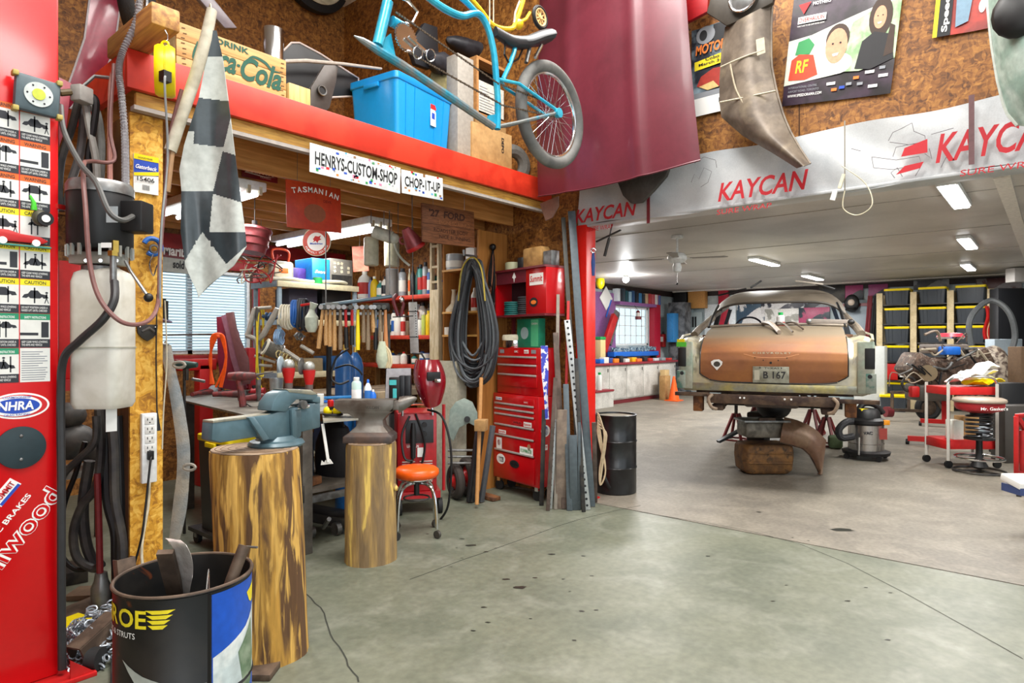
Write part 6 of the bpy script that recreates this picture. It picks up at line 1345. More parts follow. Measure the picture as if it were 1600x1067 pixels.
y = pp(650,500,X=4.86).y;one(MB().ball((4.82,y,1.57+.255),(.06,.06,.06),18,12),'orange_ball',ORG,'round orange ball resting on the short bottles','ball')
row(1.24,[(618,'tin',.15,.10,'w','m',None,'white tub with brown lid on the lowest red shelf'),(630,'bottle',.08,.14,'w','r','w','white bottle with red cap on the lowest red shelf'),(665,'tin',.15,.13,'w','b','b','white tub with a blue emblem behind the welding helmet')],None)
row(2.25,[(712,'tin',.20,.17,'s','w','w','wide silver tin with lettered band on the plywood shelf')],None,x=4.78)
row(1.81,[(741,'bottle',.07,.24,'w','w','r','white bottle with red label beside the cable coil')],None,x=4.76)
row(1.57,[(694,'tin',.10,.09,'k','s',None,'small dark tin on the lower plywood shelf'),(702,'tin',.10,.08,'w','w',None,'small white pot on the lower plywood shelf')],None,x=4.74)
one(MB().bx(4.70,4.74,4.50,4.62,2.251,2.46),'white_card',INW,'upright white card on the top plywood shelf','card',bev=.002)
one(MB().bx(4.78,4.9,4.44,4.50,2.251,2.44),'red_box',RED,'narrow dark red box beside the white card','box',bev=.003)
p = pp(705,472,X=4.74);t = T('oil_funnel','pale funnel can on the plywood shelf at the left of the cable coil','funnel',(4.78,p.y,1.811));B(MB().lathe([(.09,0),(.09,.03),(.035,.09),(.02,.22),(.03,.24)],(4.78,p.y,1.811),18),'cone',cm('c4b8a0'),t)
random.seed(14);cnm = {'w': 'white','g': 'dark green','t': 'teal','b': 'blue','y': 'yellow','r': 'red','k': 'black','s': 'silver','o': 'orange','c': 'cream','m': 'taupe'}
for zz_,wh,X_ in ((2.02,'top',4.98),(1.57,'middle',4.88),(1.24,'lowest',4.9)):
    for k in range(9):
        c1 = list(cnm)[(k*4+int(zz_*10)) % 11];c2 = list(cnm)[(k*3+int(zz_*7)) % 11];kd = ('bottle','tin','spray')[k % 3]
        bottle(kd,.075,random.uniform(.16,.26)*(.6 if wh == 'lowest' else 1),cols[c1],cols[c2],cols['w'] if k % 2 else None,'%s %s with %s top at the back of the %s red shelf' % (cnm[c1],{'bottle': 'bottle','tin': 'tin','spray': 'aerosol'}[kd],cnm[c2],wh),V((X_,5.25+.13*k,zz_+.001)))
# grey spirit level strapped in front of the shelves
a,b = pp(645,472,d=6.4),pp(648,552,d=6.4);t = T('spirit_level','pale grey slotted aluminium strip hanging in front of the red shelves','level',b)
B(MB().bar(a,b,.085,.012,rd(0,1)),'strip',mat('level_grey','b4b2ae',.4,.3),t,bev=.004)
for k in (.18,.68): B(MB().bar(a.lerp(b,k)-e*.05-rd(0,.012),a.lerp(b,k)+e*.05-rd(0,.012),.006,.008),'tie_band',BLK,t)
m = MB(); 
for k in range(12): m.box(a.lerp(b,.12+k*.05)+e*.025-rd(0,.008),(.010,.004,.008),(0,0,TH-pi/2))
B(m,'slots',INK,t,kind='stuff');B(MB().bar(a,V((a.x,a.y,3.044)),.006,.006),'hanging_wire',GRY,t)
c = pp(622,475,d=5.9);t = T('ratchet_clamp','maroon ratchet clamp hooked at the end of the rail above the hammers','clamp',c)
B(MB().tube(spline([c+UZ*.09-e*.01,c+UZ*.05-e*.04,c-e*.035,c-UZ*.06-e*.015,c-UZ*.11+e*.0],5),.017,8),'jaw',MAR,t);B(MB().tube(spline([c+UZ*.03+e*.03,c+e*.05,c-UZ*.05+e*.04,c-UZ*.11+e*.03],5),.014,8),'jaw',MAR,t);B(MB().ball(c+UZ*.04+e*.035,(.025,.02,.03)),'pivot',CHR,t);B(MB().bar(c-UZ*.12-e*.05,c-UZ*.11+e*.14,.012,.01),'rod',DKG,t);B(MB().bar(c+UZ*.08,V((c.x,c.y,3.044)),.005,.005),'hanging_wire',GRY,t)
# --- signs under the loft
def sign(name,px,plane,th,m_,lab,cat='sign',hang=None,part='plate',bev=.003):
    o,u,v,w,h = fit(px,plane);t = T(name,lab,cat,o+u*w/2);B(MB().prism(rect(0,0,w,h),th,o,u,v),part,m_,t,bev=bev)
    for k in (.2,.8):
        p = o+u*(w*k)+v*h; 
        if hang: B(MB().tube([p,V((p.x,p.y,hang))],.002,4),'hanging_wire',GRY,t)
    return t,o,u,v,w,h
t,o,u,v,w,h = sign('coasters_sign',[(378,247),(434,261),(434,286),(378,276)],dict(Y=4.68),.008,mat('sign_maroon','7c1420',.45),'small maroon sign with white script hanging from the joists',hang=3.044)
text('Coasters',t,INW,o+u*w*.06+v*h*.32,u,v,h*.48,w*.86,.03,.3);text('CLASSIC',t,INW,o+u*w*.5+v*h*.12,u,v,h*.08,w*.3)
patch(t,INW,o,u,v,[(w*.06,h*.26),(w*.1,h*.34),(w*.6,h*.24),(w*.95,h*.30),(w*.6,h*.19)],.004)
t,o,u,v,w,h = sign('tasmanian_sign',[(449,280),(535,295),(531,364),(446,354)],dict(Y=4.3),.008,mat('sign_brick_red','b03018',.4,c2='c04420',ns=4),'brick red square sign with cream arched capitals',hang=3.044)
S = 'TASMANIAN'
for i,ch in enumerate(S):
    k = (i-4)/4;aa = -.22*k-.03;uu = u*cos(aa)+v*sin(aa);vv = v*cos(aa)-u*sin(aa)
    text(ch,t,INW,o+u*(w*(.52+.38*k))+v*(h*(.80-.07*k*k)),uu,vv,h*.12,w*(.02 if ch == 'I' else .08),.02,0,.003,'C')
text('DEVIL',t,mat('sign_dark_red','701008',.5),o+u*w*.66+v*h*.62,u,v,h*.06,w*.16,.01)
patch(t,mat('sign_tan_oval','8c4c30',.5),o,u,v,circ(w*.5,h*.36,w*.2,h*.2),.002)
t,o,u,v,w,h = sign('carved_board',[(661,318),(742,330),(741,388),(659,376)],dict(Y=4.1),.02,mat('carved_wood','7a4a2a',.6,c2='5c3418',ns=9,stretch=(1,8,10)),'dark carved wooden board with burnt lettering at the loft edge',hang=3.044,bev=.006)
CB = mat('burnt','38190a',.7)
text("'27  FORD",t,CB,o+u*w*.12+v*h*.68,u,v,h*.2,w*.68,.03,.1);text('ENGINE TO REBUILD',t,mat('carved_light','96623c',.7),o+u*w*.3+v*h*.52,u,v,h*.10,w*.6,0);text('ROADSTER BODY',t,CB,o+u*w*.2+v*h*.3,u,v,h*.1,w*.66,0);text('NICE RUNNING',t,CB,o+u*w*.3+v*h*.14,u,v,h*.1,w*.6,0)
patch(t,CB,o,u,v,rect(0,h*.485,w,h*.495),.001,name='board_joint')
t,o,u,v,w,h = sign('licence_plate_banner',[(486,223),(627,263),(624,302),(482,268)],dict(Y=3.80),.003,mat('plate_white','d8dcda',.35),'wide number plate style sign reading henrys custom shop',part='plate',bev=.001)
random.seed(2)
def confetti(t,o,u,v,w,h,n):
    for k in range(n):
        x = random.uniform(.04,.94)*w;y = (random.uniform(.05,.26) if random.random() < .7 else random.uniform(.84,.94))*h;s_ = random.uniform(.012,.026)
        patch(t,random.choice([INR,INB,ING,INO,INP,mat('print_pink','d87898',.5),mat('print_sky','58a8d0',.5),mat('print_brown','8c6848',.5)]),o,u,v,rect(x,y,x+s_,y+s_*random.uniform(.5,1)),.0012,.0003)
confetti(t,o,u,v,w,h,34);text('HENRYS-CUSTOM-SHOP',t,INK,o+u*w*.05+v*h*.30,u,v,h*.46,w*.91,.022,0,.002);text("YOURS TO DISCOVER   ONTARIO",t,INP,o+u*w*.12+v*h*.86,u,v,h*.05,w*.7,0,0,.002)
t,o,u,v,w,h = sign('licence_plate_banner',[(629,264),(693,280),(691,312),(626,302)],dict(Y=3.80),.003,mat('plate_white','d8dcda',.35),'shorter number plate style sign reading chop it up',part='plate',bev=.001)
confetti(t,o,u,v,w,h,16);text('CHOP-1T-UP',t,INK,o+u*w*.07+v*h*.32,u,v,h*.44,w*.86,.022,0,.002)
# round oil brand sign
c = pp(495,378,d=5.6);t = T('round_sign','round red and white enamel sign with a small red horse emblem','sign',c);n_ = rd(0,-1)
B(MB().cyl(c,c+n_*.01,.125,n=40),'disc',CRM,t);B(MB().cyl(c+n_*.01,c+n_*.012,.118,n=40),'ring',mat('sign_orange_red','c83a20',.4),t);B(MB().cyl(c+n_*.012,c+n_*.014,.080,n=36),'centre',INW,t)
u = rd(1,0);oo = c+n_*.014
patch(t,INR,oo,u,UZ,[(-.03,.02),(-.01,.05),(.02,.045),(.04,.055),(.03,.03),(.045,.02),(.02,.01),(.01,-.01),(-.005,.008),(-.03,-.005),(-.02,.012)],.001);text('Mobilgas',t,INB,oo-UZ*.03,u,UZ,.022,.11,.02,0,.002,'C')
for i,ch in enumerate('FRIENDLY SERVICE'):
    a = radians(205+i*8.7);text(ch,t,INW,c+n_*.014+u*cos(a)*.107+UZ*sin(a)*.107,u*-sin(a)+UZ*cos(a),u*-cos(a)-UZ*sin(a),.017,.011,.01,0,.001)
B(MB().tube([c+UZ*.12,V((c.x,c.y,3.044))],.003,4),'hanging_wire',GRY,t)
# maroon ribbed lampshade
c = pp(398,376,d=5.1);t = T('ribbed_funnel','dull pink ribbed metal bowl hanging upside down from a joist','bowl',c)
PK = mat('faded_pink_metal','9c4c50',.35,.3,c2='7c3438',ns=6)
prof = []
for k in range(9): prof += [(.105+.005*k-.018*max(0,k-6),.10-k*.026),(.112+.005*k,.088-k*.026)]
prof = [(.118,.10),(.124,.08),(.114,.065),(.112,.05),(.116,.02),(.106,.008),(.106,-.01),(.110,-.04),(.098,-.052),(.096,-.07),(.092,-.10)]
B(MB().lathe(prof,c,36,V((.15,0,1))),'shell',PK,t);B(MB().cyl(c+UZ*.09,c+UZ*.16,.02,n=10),'neck',DKG,t);B(MB().tube([c+UZ*.15,V((c.x,c.y,3.044))],.004,6),'hanging_wire',DKG,t)
# green wreath of wires between bowl and shelf
random.seed(12);c = pp(408,425,d=6.4);t = T('wire_tangle','tangle of thin cables and clips on top of the window trim','cables',c)
for k in range(7): B(MB().tube(spline([c+e*random.uniform(-.25,.2)+UZ*random.uniform(-.12,.18)+rd(0,random.uniform(-.1,.1)) for _ in range(5)],5),.007,6),'cable',random.choice([BLK,CRM,GRY,mat('cable_red','9c2428',.5),mat('cable_gold','b08c3c',.5)]),t)
B(MB().tube([c+UZ*.15,V((c.x,c.y,3.044))],.003,5),'hanging_wire',GRY,t)
# fluorescent fittings under the joists
FLG = mat('tube_glow','ffffff',.4,emit=4,var=0)
for x,y0,y1,lab in ((3.9,4.98,6.8,'long white twin tube fitting under the joists above the rack'),(2.35,4.55,6.0,'white twin tube fitting half hidden behind the chequered flag')):
    t = T('tube_fitting',lab,'light fixture',(x,(y0+y1)/2,2.70),group=None);B(MB().bx(x-.14,x+.14,y0,y1,2.63,2.70),'housing',WHP,t,bev=.01)
    for dx in (-.07,.07): B(MB().cyl((x+dx,y0+.03,2.605),(x+dx,y1-.03,2.605),.019,n=12),'tube',FLG,t)
    for dx in (-.09,0,.09): B(MB().bx(x+dx-.012,x+dx+.012,y0-.004,y0+.02,2.60,2.66),'end_clip',CRM,t)
# oil cans and jugs hanging from the joists near the side wall
PG = mat('pale_enamel','aab0a4',.45,c2='c4c8bc',ns=5)
for px,py,w,h,d,lab in ((580,393,.14,.27,6.1,'pale cream cylindrical can hanging under the light fitting'),(612,396,.15,.27,6.4,'second pale can hanging behind the swan neck')):
    c = pp(px,py,d=d);t = T('hanging_can',lab,'can',c);B(MB().lathe([(w*.42,-h/2),(w/2,-h/2+.01),(w/2,h/2-.02),(w*.4,h/2)],c,24),'body',mat('cream_enamel','c2c0aa',.5,c2='b0ae98',ns=5),t);B(MB().tube([c+UZ*h/2,V((c.x,c.y,3.044))],.004,5),'hanging_wire',GRY,t)
c = pp(600,367,d=5.9);t = T('oil_jug','pale grey enamel oil jug with a long bent spout hanging under the joists','jug',c);dd_ = (e+V((0,0,-.35))).normalized();B(MB().cyl(c-dd_*.10,c+dd_*.08,.058,n=22),'body',PG,t,bev=.006);B(MB().ball(c+dd_*.10,.05),'shoulder',PG,t);B(MB().tube(spline([c+dd_*.10-UZ*.03,c+dd_*.12-UZ*.10,c+dd_*.17-UZ*.16,c+dd_*.25-UZ*.20],5),[.016]*16,8) if False else MB().tube(spline([c+dd_*.10-UZ*.03,c+dd_*.12-UZ*.10,c+dd_*.17-UZ*.16,c+dd_*.25-UZ*.20],5),.011,8),'spout',PG,t);B(MB().tube([c+UZ*.05,V((c.x,c.y,3.044))],.004,5),'hanging_wire',GRY,t)
c = pp(644,376,d=5.6);t = T('head_lamp_shell','dusky pink lamp shell hanging beside the carved board','lamp shell',c);ax_ = V((-.5,.1,.75));B(MB().lathe([(.035,.12),(.05,.08),(.075,.0),(.085,-.05),(.085,-.07),(.07,-.075)],c,24,ax_),'shell',PK,t);B(MB().lathe([(.087,-.045),(.092,-.06),(.087,-.078)],c,24,ax_),'rim',RED,t);B(MB().torus(c-e*.08+UZ*.0,rd(0,1),.03,.008,16,6),'handle',PK,t);B(MB().tube([c+UZ*.08,V((c.x,c.y,3.044))],.004,5),'hanging_wire',GRY,t)
o,u,v,w,h = fit([(551,386),(575,383),(575,424),(551,424)],dict(d=7.0));t = T('enamel_sign','small faded red upright sign behind the hanging cans','sign',o);B(MB().prism(rect(0,0,w,h),.01,o,u,v),'plate',mat('faded_red','b04c38',.5,c2='c87860',ns=9),t);B(MB().tube([o+u*w/2+v*h,V(((o+u*w/2).x,(o+u*w/2).y,3.044))],.003,5),'hanging_wire',GRY,t)
# advertising board above the window
o,u,v,w,h = fit([(254,376),(300,384),(300,428),(254,424)],dict(Y=7.22));t = T('bar_sign','red and grey bar sign partly hidden by the chequered flag','sign',o);B(MB().prism(rect(0,0,w*1.3,h),.02,o,u,v),'board',mat('sign_grey','a8aca4',.5),t);patch(t,MAR,o,u,v,rect(0,h*.48,w*1.3,h),.002);text('Marlboro',t,INW,o+u*w*.02+v*h*.55,u,v,h*.34,w*1.9 if False else w*1.25,.03,0,.005);text('sold here',t,INK,o+u*w*.35+v*h*.14,u,v,h*.28,w*.9,.03,0,.004)
# --- window side: red panels, orange cord, small vise, black can
plate('mauve_car_panel',[(345,494),(357,489),(372,520),(385,600),(374,606),(360,560),(352,520)],dict(d=5.9),.03,mat('mauve_metal','8c6474',.35,.3),'tall mauve grey car panel leaning at the window','car part',dirv=rd(0,1))
plate('wine_car_panel',[(338,495),(350,494),(366,560),(386,606),(374,612),(345,606),(340,560)],dict(d=6.0),.05,mat('wine_metal','6c1c30',.35,coat=.3),'wine coloured car panel leaning behind the mauve one','car part',dirv=rd(0,1))
plate('brown_car_panel',[(352,489),(364,487),(370,520),(387,560),(390,600),(380,600),(366,545)],dict(d=5.85),.03,mat('brown_metal','6a4648',.4,.2),'narrow brown car panel at the right of the leaning pair','car part',dirv=rd(0,1))
OC = mat('cord_orange','f0560c',.5);t = T('extension_cord','bright orange extension cord looped on a hook below the window','cord',pp(340,605,d=5.3));B(MB().cyl(pp(341,522,d=5.33),V((pp(341,522,d=5.33).x,7.25,pp(341,522,d=5.33).z)),.008),'hook',GRY,t)
random.seed(6)
for k in range(6):
    dx = k*1.6;w_ = 10-k*.8;P = [pp(341-w_*1.2,600,d=5.35),pp(330-dx*.3,560,d=5.35),pp(330+dx,528,d=5.33),pp(341,521+k,d=5.33),pp(351-dx*.6,530,d=5.35),pp(353,565+random.uniform(-8,8),d=5.35),pp(341+random.uniform(-8,8),605,d=5.36)]
    B(MB().tube(spline(P,5),.009,7),'turn',OC,t)
t = T('red_stand','bright red steel press stand below the window','stand',pp(322,620,d=6.7));a = pp(318,560,d=6.7)
B(MB().box((a.x,a.y,.63),(.14,.14,1.26)),'post',RED,t,bev=.01);B(MB().box((a.x-.08,a.y,1.26),(.38,.14,.12)),'head',RED,t,bev=.015)
c = pp(288,570,d=5.0);t = T('hand_drill','dark green drill with a side handle behind the strap','drill',c);B(MB().tube([c-e*.08,c,c+e*.10],[.03,.035,.02],12),'body',mat('dark_green','2c4844',.5),t);B(MB().tube([c+e*.02,c+e*.02-UZ*.12],[.016,.014],8),'grip',DKG,t);B(MB().tube([c+e*.06-UZ*.11,c+e*.16-UZ*.13],.012,8),'side_handle',GRY,t);B(MB().tube([c-UZ*.02,V((c.x,c.y,0))],.012,6),'stand_rod',DKG,t)
t = T('black_can','black spray can on the window sill beside the post','can',pp(256,485,d=4.4));c = pp(256,486,d=4.4);B(MB().cyl(c-UZ*.06,c+UZ*.07,.028,n=16),'body',BLK,t);B(MB().cyl(c+UZ*.07,c+UZ*.085,.015,n=10),'cap',BLK,t);B(MB().bar(V((1.5,4.0,c.z-.075)),c-UZ*.075+e*.03,.05,.01),'shelf_bracket',mat('mauve_bracket','6c5c7c',.5),t)
t = T('red_column','slim dark red square post beside the steel rack','post',pp(393,640,d=6.1));c = pp(392,600,d=6.1);B(MB().box((c.x,c.y,.72),(.09,.09,1.44)),'post',mat('post_red','98141c',.4),t,bev=.006)
# ================================================================== CORNER: TOOL CHEST, COILS, WELDER, STOOL, STEEL STOCK
TCO = rd(.238,5.95);fu = -(rd(-.609,.793));fu.z = 0;fv = rd(.793,.609)      # fu: along the front to the right, fv: away from the viewer
PULL = mat('bright_pull','b8b4b0',.35,.3)
CRD = mat('chest_red','b80c14',.25,var=.03,coat=.4)
def fb(mb,a0,a1,b0,b1,z0,z1): return mb.frame_box(TCO+fu*((a0+a1)/2)+fv*((b0+b1)/2)+UZ*((z0+z1)/2),fu,fv,UZ,abs(a1-a0)/2,abs(b1-b0)/2,abs(z1-z0)/2)
W0 = -.72
t = T('tool_chest','glossy red roller tool cabinet with stickers on its drawers','tool chest',TCO+fu*(W0/2)+fv*.15)
B(fb(MB(),W0,0,.012,.25,.13,.98),'cabinet',CRD,t,bev=.006)
zz = [(.955,.90,.885),(.875,.845,.83),(.815,.785,.77),(.755,.66,.645),(.63,.545,.53),(.515,.385,.37)]
for z1,z0,_ in ((.955,.875,0),(.868,.822,0),(.815,.77,0),(.763,.665,0),(.658,.56,0),(.553,.41,0)):
    d_ = B(fb(MB(),W0+.05,-.05,-.004,.012,z0,z1),'drawer',CRD,t,bev=.003);B(fb(MB(),W0+.05,-.05,-.014,-.004,z0,z0+.018),'drawer_pull',PULL,d_,bev=.003)
B(fb(MB(),W0+.05,-.05,-.004,.012,.15,.395),'lower_door',CRD,t,bev=.003)
for a in (W0+.06,-.06):
    for b in (.05,.20): p = TCO+fu*a+fv*b;c_ = B(MB().cyl((p.x-.012,p.y,.05),(p.x+.012,p.y,.05),.05,n=16),'caster',RUB,t);B(MB().box((p.x,p.y,.11),(.04,.04,.04)),'caster_fork',CHR,t)
def stk(parent,a,z,w,h,m_,tx=None,tm=INW,side=False,shape=None):
    u = fu if not side else fv;o = TCO+(fu*a-fv*.006 if not side else fv*a+fu*.001)+UZ*z
    p = patch(parent,m_,o,u,UZ,shape or rect(0,0,w,h),.0012,.0006,'sticker')
    if tx: text(tx,p,tm,o+u*w/2+UZ*h*.25,u,UZ,h*.5,w*.84,.02,0,.003,'C')
stk(t,W0+.07,.915,.10,.03,INW,'Craft',INB);stk(t,-.20,.905,.07,.03,INR,'racing',INW);stk(t,W0+.34,.695,.16,.04,INR,'WILD',INK,shape=circ(.08,.02,.08,.022));stk(t,-.20,.69,.12,.045,INW,'Summit',INR)
stk(t,W0+.12,.585,.12,.035,INW,'BAER',INR);stk(t,W0+.08,.43,.09,.11,INW);stk(t,W0+.095,.46,.06,.06,INR,shape=circ(.03,.03,.03));stk(t,-.26,.425,.20,.07,INW,'FLOWMASTER',ING);stk(t,-.15,.44,.06,.10,mat('skin_print','b07c5c',.5),shape=circ(.03,.06,.025,.03))
stk(t,W0+.08,.28,.15,.10,INW,shape=circ(.075,.05,.07,.05));stk(t,W0+.10,.30,.10,.05,INK,'EDEL',INW);stk(t,-.42,.27,.15,.075,INK,shape=circ(.075,.038,.075,.038));stk(t,-.405,.285,.12,.045,INY,'NAPA',INK)
stk(t,.04,.60,.11,.12,INW,side=True,shape=circ(.055,.06,.055));stk(t,.055,.62,.08,.08,INB,side=True,shape=circ(.04,.04,.035,.045));stk(t,.05,.48,.07,.05,INW,'STP',INR,side=True)
t = T('top_chest','small red top chest with three long drawers standing on the roller cabinet','tool chest',TCO+fu*(W0/2)+fv*.15+UZ*.982)
B(fb(MB(),W0+.03,-.0,.04,.24,.982,1.44),'cabinet',CRD,t,bev=.006)
for z1,z0 in ((1.36,1.285),(1.28,1.19),(1.185,1.06)): d_ = B(fb(MB(),W0+.06,-.05,.028,.04,z0,z1),'drawer',CRD,t,bev=.003);B(fb(MB(),W0+.06,-.05,.018,.028,z1-.02,z1-.002),'drawer_pull',PULL,d_,bev=.003)
for a,m_,tx in ((W0+.08,INP,None),(W0+.32,INR,'SK'),(-.25,INW,'Summit'),(-.14,INP,None)): o = TCO+fu*a+fv*.038+UZ*1.385;p = patch(t,m_,o,fu,UZ,rect(0,0,.07,.035),.001,.0006,'sticker');tx and text(tx,p,INR if m_ == INW else INW,o+UZ*.008,fu,UZ,.018,.06,.02,0,.003)
# things standing on the top chest
zt2 = 1.442
def onc(a,b): p = TCO+fu*a+fv*b;return V((p.x,p.y,zt2))
p = onc(W0+.18,.15);t = T('magnet_tray','round cream and steel tin on the left of the top chest','tin',p);B(MB().lathe([(.12,0),(.125,.01),(.12,.07)],p,28),'body',CHR,t);B(MB().lathe([(.128,.07),(.13,.10),(.12,.125),(.05,.13)],p,28),'lid',CRM,t)
p = onc(W0+.38,.17);t = T('brush_wheel','steel wire cup brush lying beside the cream lidded tin','brush',p);m = MB()
for i in range(22): a = 2*pi*i/22;m.bar(p+V((cos(a)*.025,sin(a)*.025,.035)),p+V((cos(a)*.07,sin(a)*.07,.02+.015*(i % 3))),.012,.006)
B(m,'bristles',GRY,t,kind='stuff');B(MB().cyl(p+UZ*.0,p+UZ*.06,.026,n=16),'hub',CHR,t)
p = onc(-.27,.10);t = T('disc_carton','green carton with a pale disc picture on the top chest','carton',p);a_ = onc(-.42,.12)
B(MB().frame_box(onc(-.27,.14)+UZ*.14,fu,fv,UZ,.17,.04,.14),'carton',mat('carton_green','1c8c68',.5),t,bev=.003);oo = onc(-.27,.10)+UZ*.14;patch(t,cm('a8c4c4'),oo-fu*.05,fu,UZ,circ(0,0,.06),.001);patch(t,cm('58c890'),oo,fu,UZ,rect(.05,-.13,.16,.13),.001);text('GREEN',t,INW,oo+fu*.06+UZ*.08,fu,UZ,.018,.09,.01,0,.002)
# wall cabinet above
t = T('open_cabinet','red open fronted wall cabinet above the tool chest','cabinet',TCO+fv*.15+UZ*1.72);zA,zB = 1.76,2.19;a0,a1 = -.70,.10
B(fb(MB(),a0,a0+.02,.02,.25,zA,zB),'side_panel',CRD,t);B(fb(MB(),a1-.30,a1,.02,.25,zA,zB),'side_box',CRD,t,bev=.005);B(fb(MB(),a0+.02,a1-.3,.22,.25,zA,zB),'back_panel',mat('dark_maroon','3c1820',.5),t)
B(fb(MB(),a0-.01,a1,.0,.25,zA-.02,zA),'bottom_panel',MAR,t);B(fb(MB(),a0-.01,a1,.0,.25,zB,zB+.02),'top_panel',MAR,t);B(fb(MB(),a0+.02,a1-.30,.02,.035,zB-.12,zB),'header',mat('header_maroon','6c2430',.4),t)
o = TCO+fu*(-.38)+fv*.018+UZ*(zB-.065);patch(t,INW,o,fu,UZ,[(-.03,.0),(-.02,.02),(0,.05),(.02,.02),(.03,0),(.01,-.01),(0,-.05),(-.01,-.01)],.001,name='emblem')
o = TCO+fu*(a1-.24)+fv*.018+UZ*(zB-.16);patch(t,INW,o,fu,UZ,rect(0,0,.20,.11),.001,name='sticker');text('Summit',t,INR,o+fu*.01+UZ*.03,fu,UZ,.06,.18,.02,.2,.003)
patch(t,INK,o-UZ*.16,fu,UZ,circ(.06,0,.06,.045,16,.5),.001,name='sticker');patch(t,INO,o-UZ*.16,fu,UZ,circ(.06,0,.04,.02,12),.002,name='sticker')
for k,(a,n_,m_,lab) in enumerate(((-.54,7,mat('disc_teal','1c6c68',.6),'stack of teal grinding discs in the open cabinet'),(-.32,9,mat('disc_dark','3c3c40',.6),'taller stack of dark grinding discs in the open cabinet'))):
    p = TCO+fu*a+fv*.14;t2 = T('disc_stack',lab,'discs',(p.x,p.y,zA+.001))
    for i in range(n_): B(MB().cyl((p.x+.004*sin(i*2),p.y,zA+.002+i*.02),(p.x+.004*sin(i*2),p.y,zA+.017+i*.02),.10,n=22),'disc',m_,t2,bev=.002)
for k,(a,r,h,m_,nm,lab) in enumerate(((-.58,.075,.09,cm('b8bc98'),'tape_roll','pale green tape roll on top of the open cabinet'),(-.40,.06,.12,BLK,'black_box','dark bag on top of the open cabinet beside the tape'))):
    p = TCO+fu*a+fv*.15+UZ*(zB+.021);one(MB().cyl(p,p+UZ*h,r,n=20),nm,m_,lab,'roll' if k == 0 else 'bag',bev=.01)
p = TCO+fu*(-.2)+fv*.15;one(MB().frame_box(p+UZ*(zB+.12),fu,fv,UZ,.14,.06,.098),'leather_pouch',mat('tan_leather','b08850',.7,c2='8c6838',ns=8),'creased tan leather pouch on top of the open cabinet','pouch',bev=.02)
one(MB().frame_box(TCO+fu*.02+fv*.15+UZ*(zB+.091),fu,fv,UZ,.06,.05,.07),'metal_box',GRY,'small open steel box at the right of the leather pouch','box',bev=.004)
for a in (-.66,.03): B(fb(MB(),a,a+.03,.20,.23,1.441,zA-.02),'support_leg',MAR,t)
# coil of black cable
random.seed(17);t = T('cable_coil','big coil of thick black welding cable hung on the plywood panel','cable coil',pp(737,610,X=4.55));CB1 = [mat('welding_cable','3c4044',.5),mat('welding_cable_light','565c60',.5),mat('welding_cable_dark','26282c',.5)]
XC = 4.56
for k in range(26):
    w_ = random.uniform(12,38);b_ = random.uniform(555,608);x_ = XC-random.uniform(-.07,.07);tx = random.uniform(-9,9);c_ = 738+random.uniform(-2,4)
    P = [pp(c_+tx,406,X=x_),pp(c_-w_*.55,450,X=x_),pp(c_-w_,520,X=x_),pp(c_-w_*.75,b_-18,X=x_),pp(c_,b_,X=x_),pp(c_+w_*.75,b_-18,X=x_),pp(c_+w_,520,X=x_),pp(c_+w_*.55,450,X=x_)]
    B(MB().tube(spline(P,5,cyc=True),.0125,8,cyc=True),'turn',CB1[k % 3],t)
p = pp(738,400,X=4.6);B(MB().tube([p+UX*.06,p,p-UX*.12,p-UX*.12+UZ*.05],.012,8),'hook',GRY,t);one(MB().tube(spline([pp(716,470,X=4.47),pp(722,420,X=4.47),pp(738,402,X=4.47),pp(752,420,X=4.47),pp(758,470,X=4.47)],6),.008,6),'yellow_cord',mat('mustard_cord','a8943c',.5),'mustard yellow cord draped over the head of the black coil','cord')
t = T('hanging_wires','bunch of thin black and brown wires on the plywood end panel','wires',pp(770,490,Y=4.38));random.seed(5)
for k in range(12): x = 768+random.uniform(-7,7);B(MB().tube(spline([pp(770,388,Y=4.37),pp(x,430,Y=4.36-.003*k),pp(x+random.uniform(-6,6),465,Y=4.36),pp(x+random.uniform(-8,8),495,Y=4.36)],5),.006 if k % 3 else .010,6),'wire',(BLK,BLK,mat('wire_rust','8c4c28',.5))[k % 3],t)
B(MB().ball(pp(770,386,Y=4.36),.035),'hook',BLK,t)
# welding helmet
c = pp(668,590,d=5.35);t = T('welding_helmet','glossy dark red welding helmet with white flame lines hanging above the welder','helmet',c);WR = mat('helmet_red','7c0c1c',.2,coat=.6)
def hel(u,v):
    a = -1.9+3.5*u;k = v;r = .125*(.72+.5*sin(pi*min(1,k*.9+.1)));z = .15-.34*k;ff = 1+.25*k*math.exp(-(a+.2)**2*2.5);return c+e*(sin(a)*r*.85)-rd(0,cos(a)*r*ff*1.0)+UZ*(z-.05*cos(a)*k)+e*.04*k
B(MB().sheet(hel,26,14,.004),'shell',WR,t,ang=60)
p = c-rd(0,.155)+UZ*.02+e*.07;B(MB().box(p,(.11,.03,.07),(.1,0,TH-pi/2+.35)),'visor',BLK,t,bev=.006);B(MB().box(p+e*.035-rd(0,.01)-UZ*.035,(.05,.02,.03),(0,0,TH-pi/2)),'visor_clip',CHR,t,bev=.004)
for j in range(3): P = [hel(.18+.08*j,.15),hel(.28+.06*j,.35),hel(.22+.07*j,.55),hel(.34+.05*j,.8)];B(MB().tube([q-rd(0,.002) for q in P],.003,5),'flame_line',INW,t)
B(MB().torus(c+UZ*.12,V((.2,.2,1)),.09,.012,24,6),'headband',BLK,t);B(MB().tube([c+UZ*.12,c+UZ*.2-e*.05,pp(645,552,d=5.6)],.008,6),'strap',BLK,t)
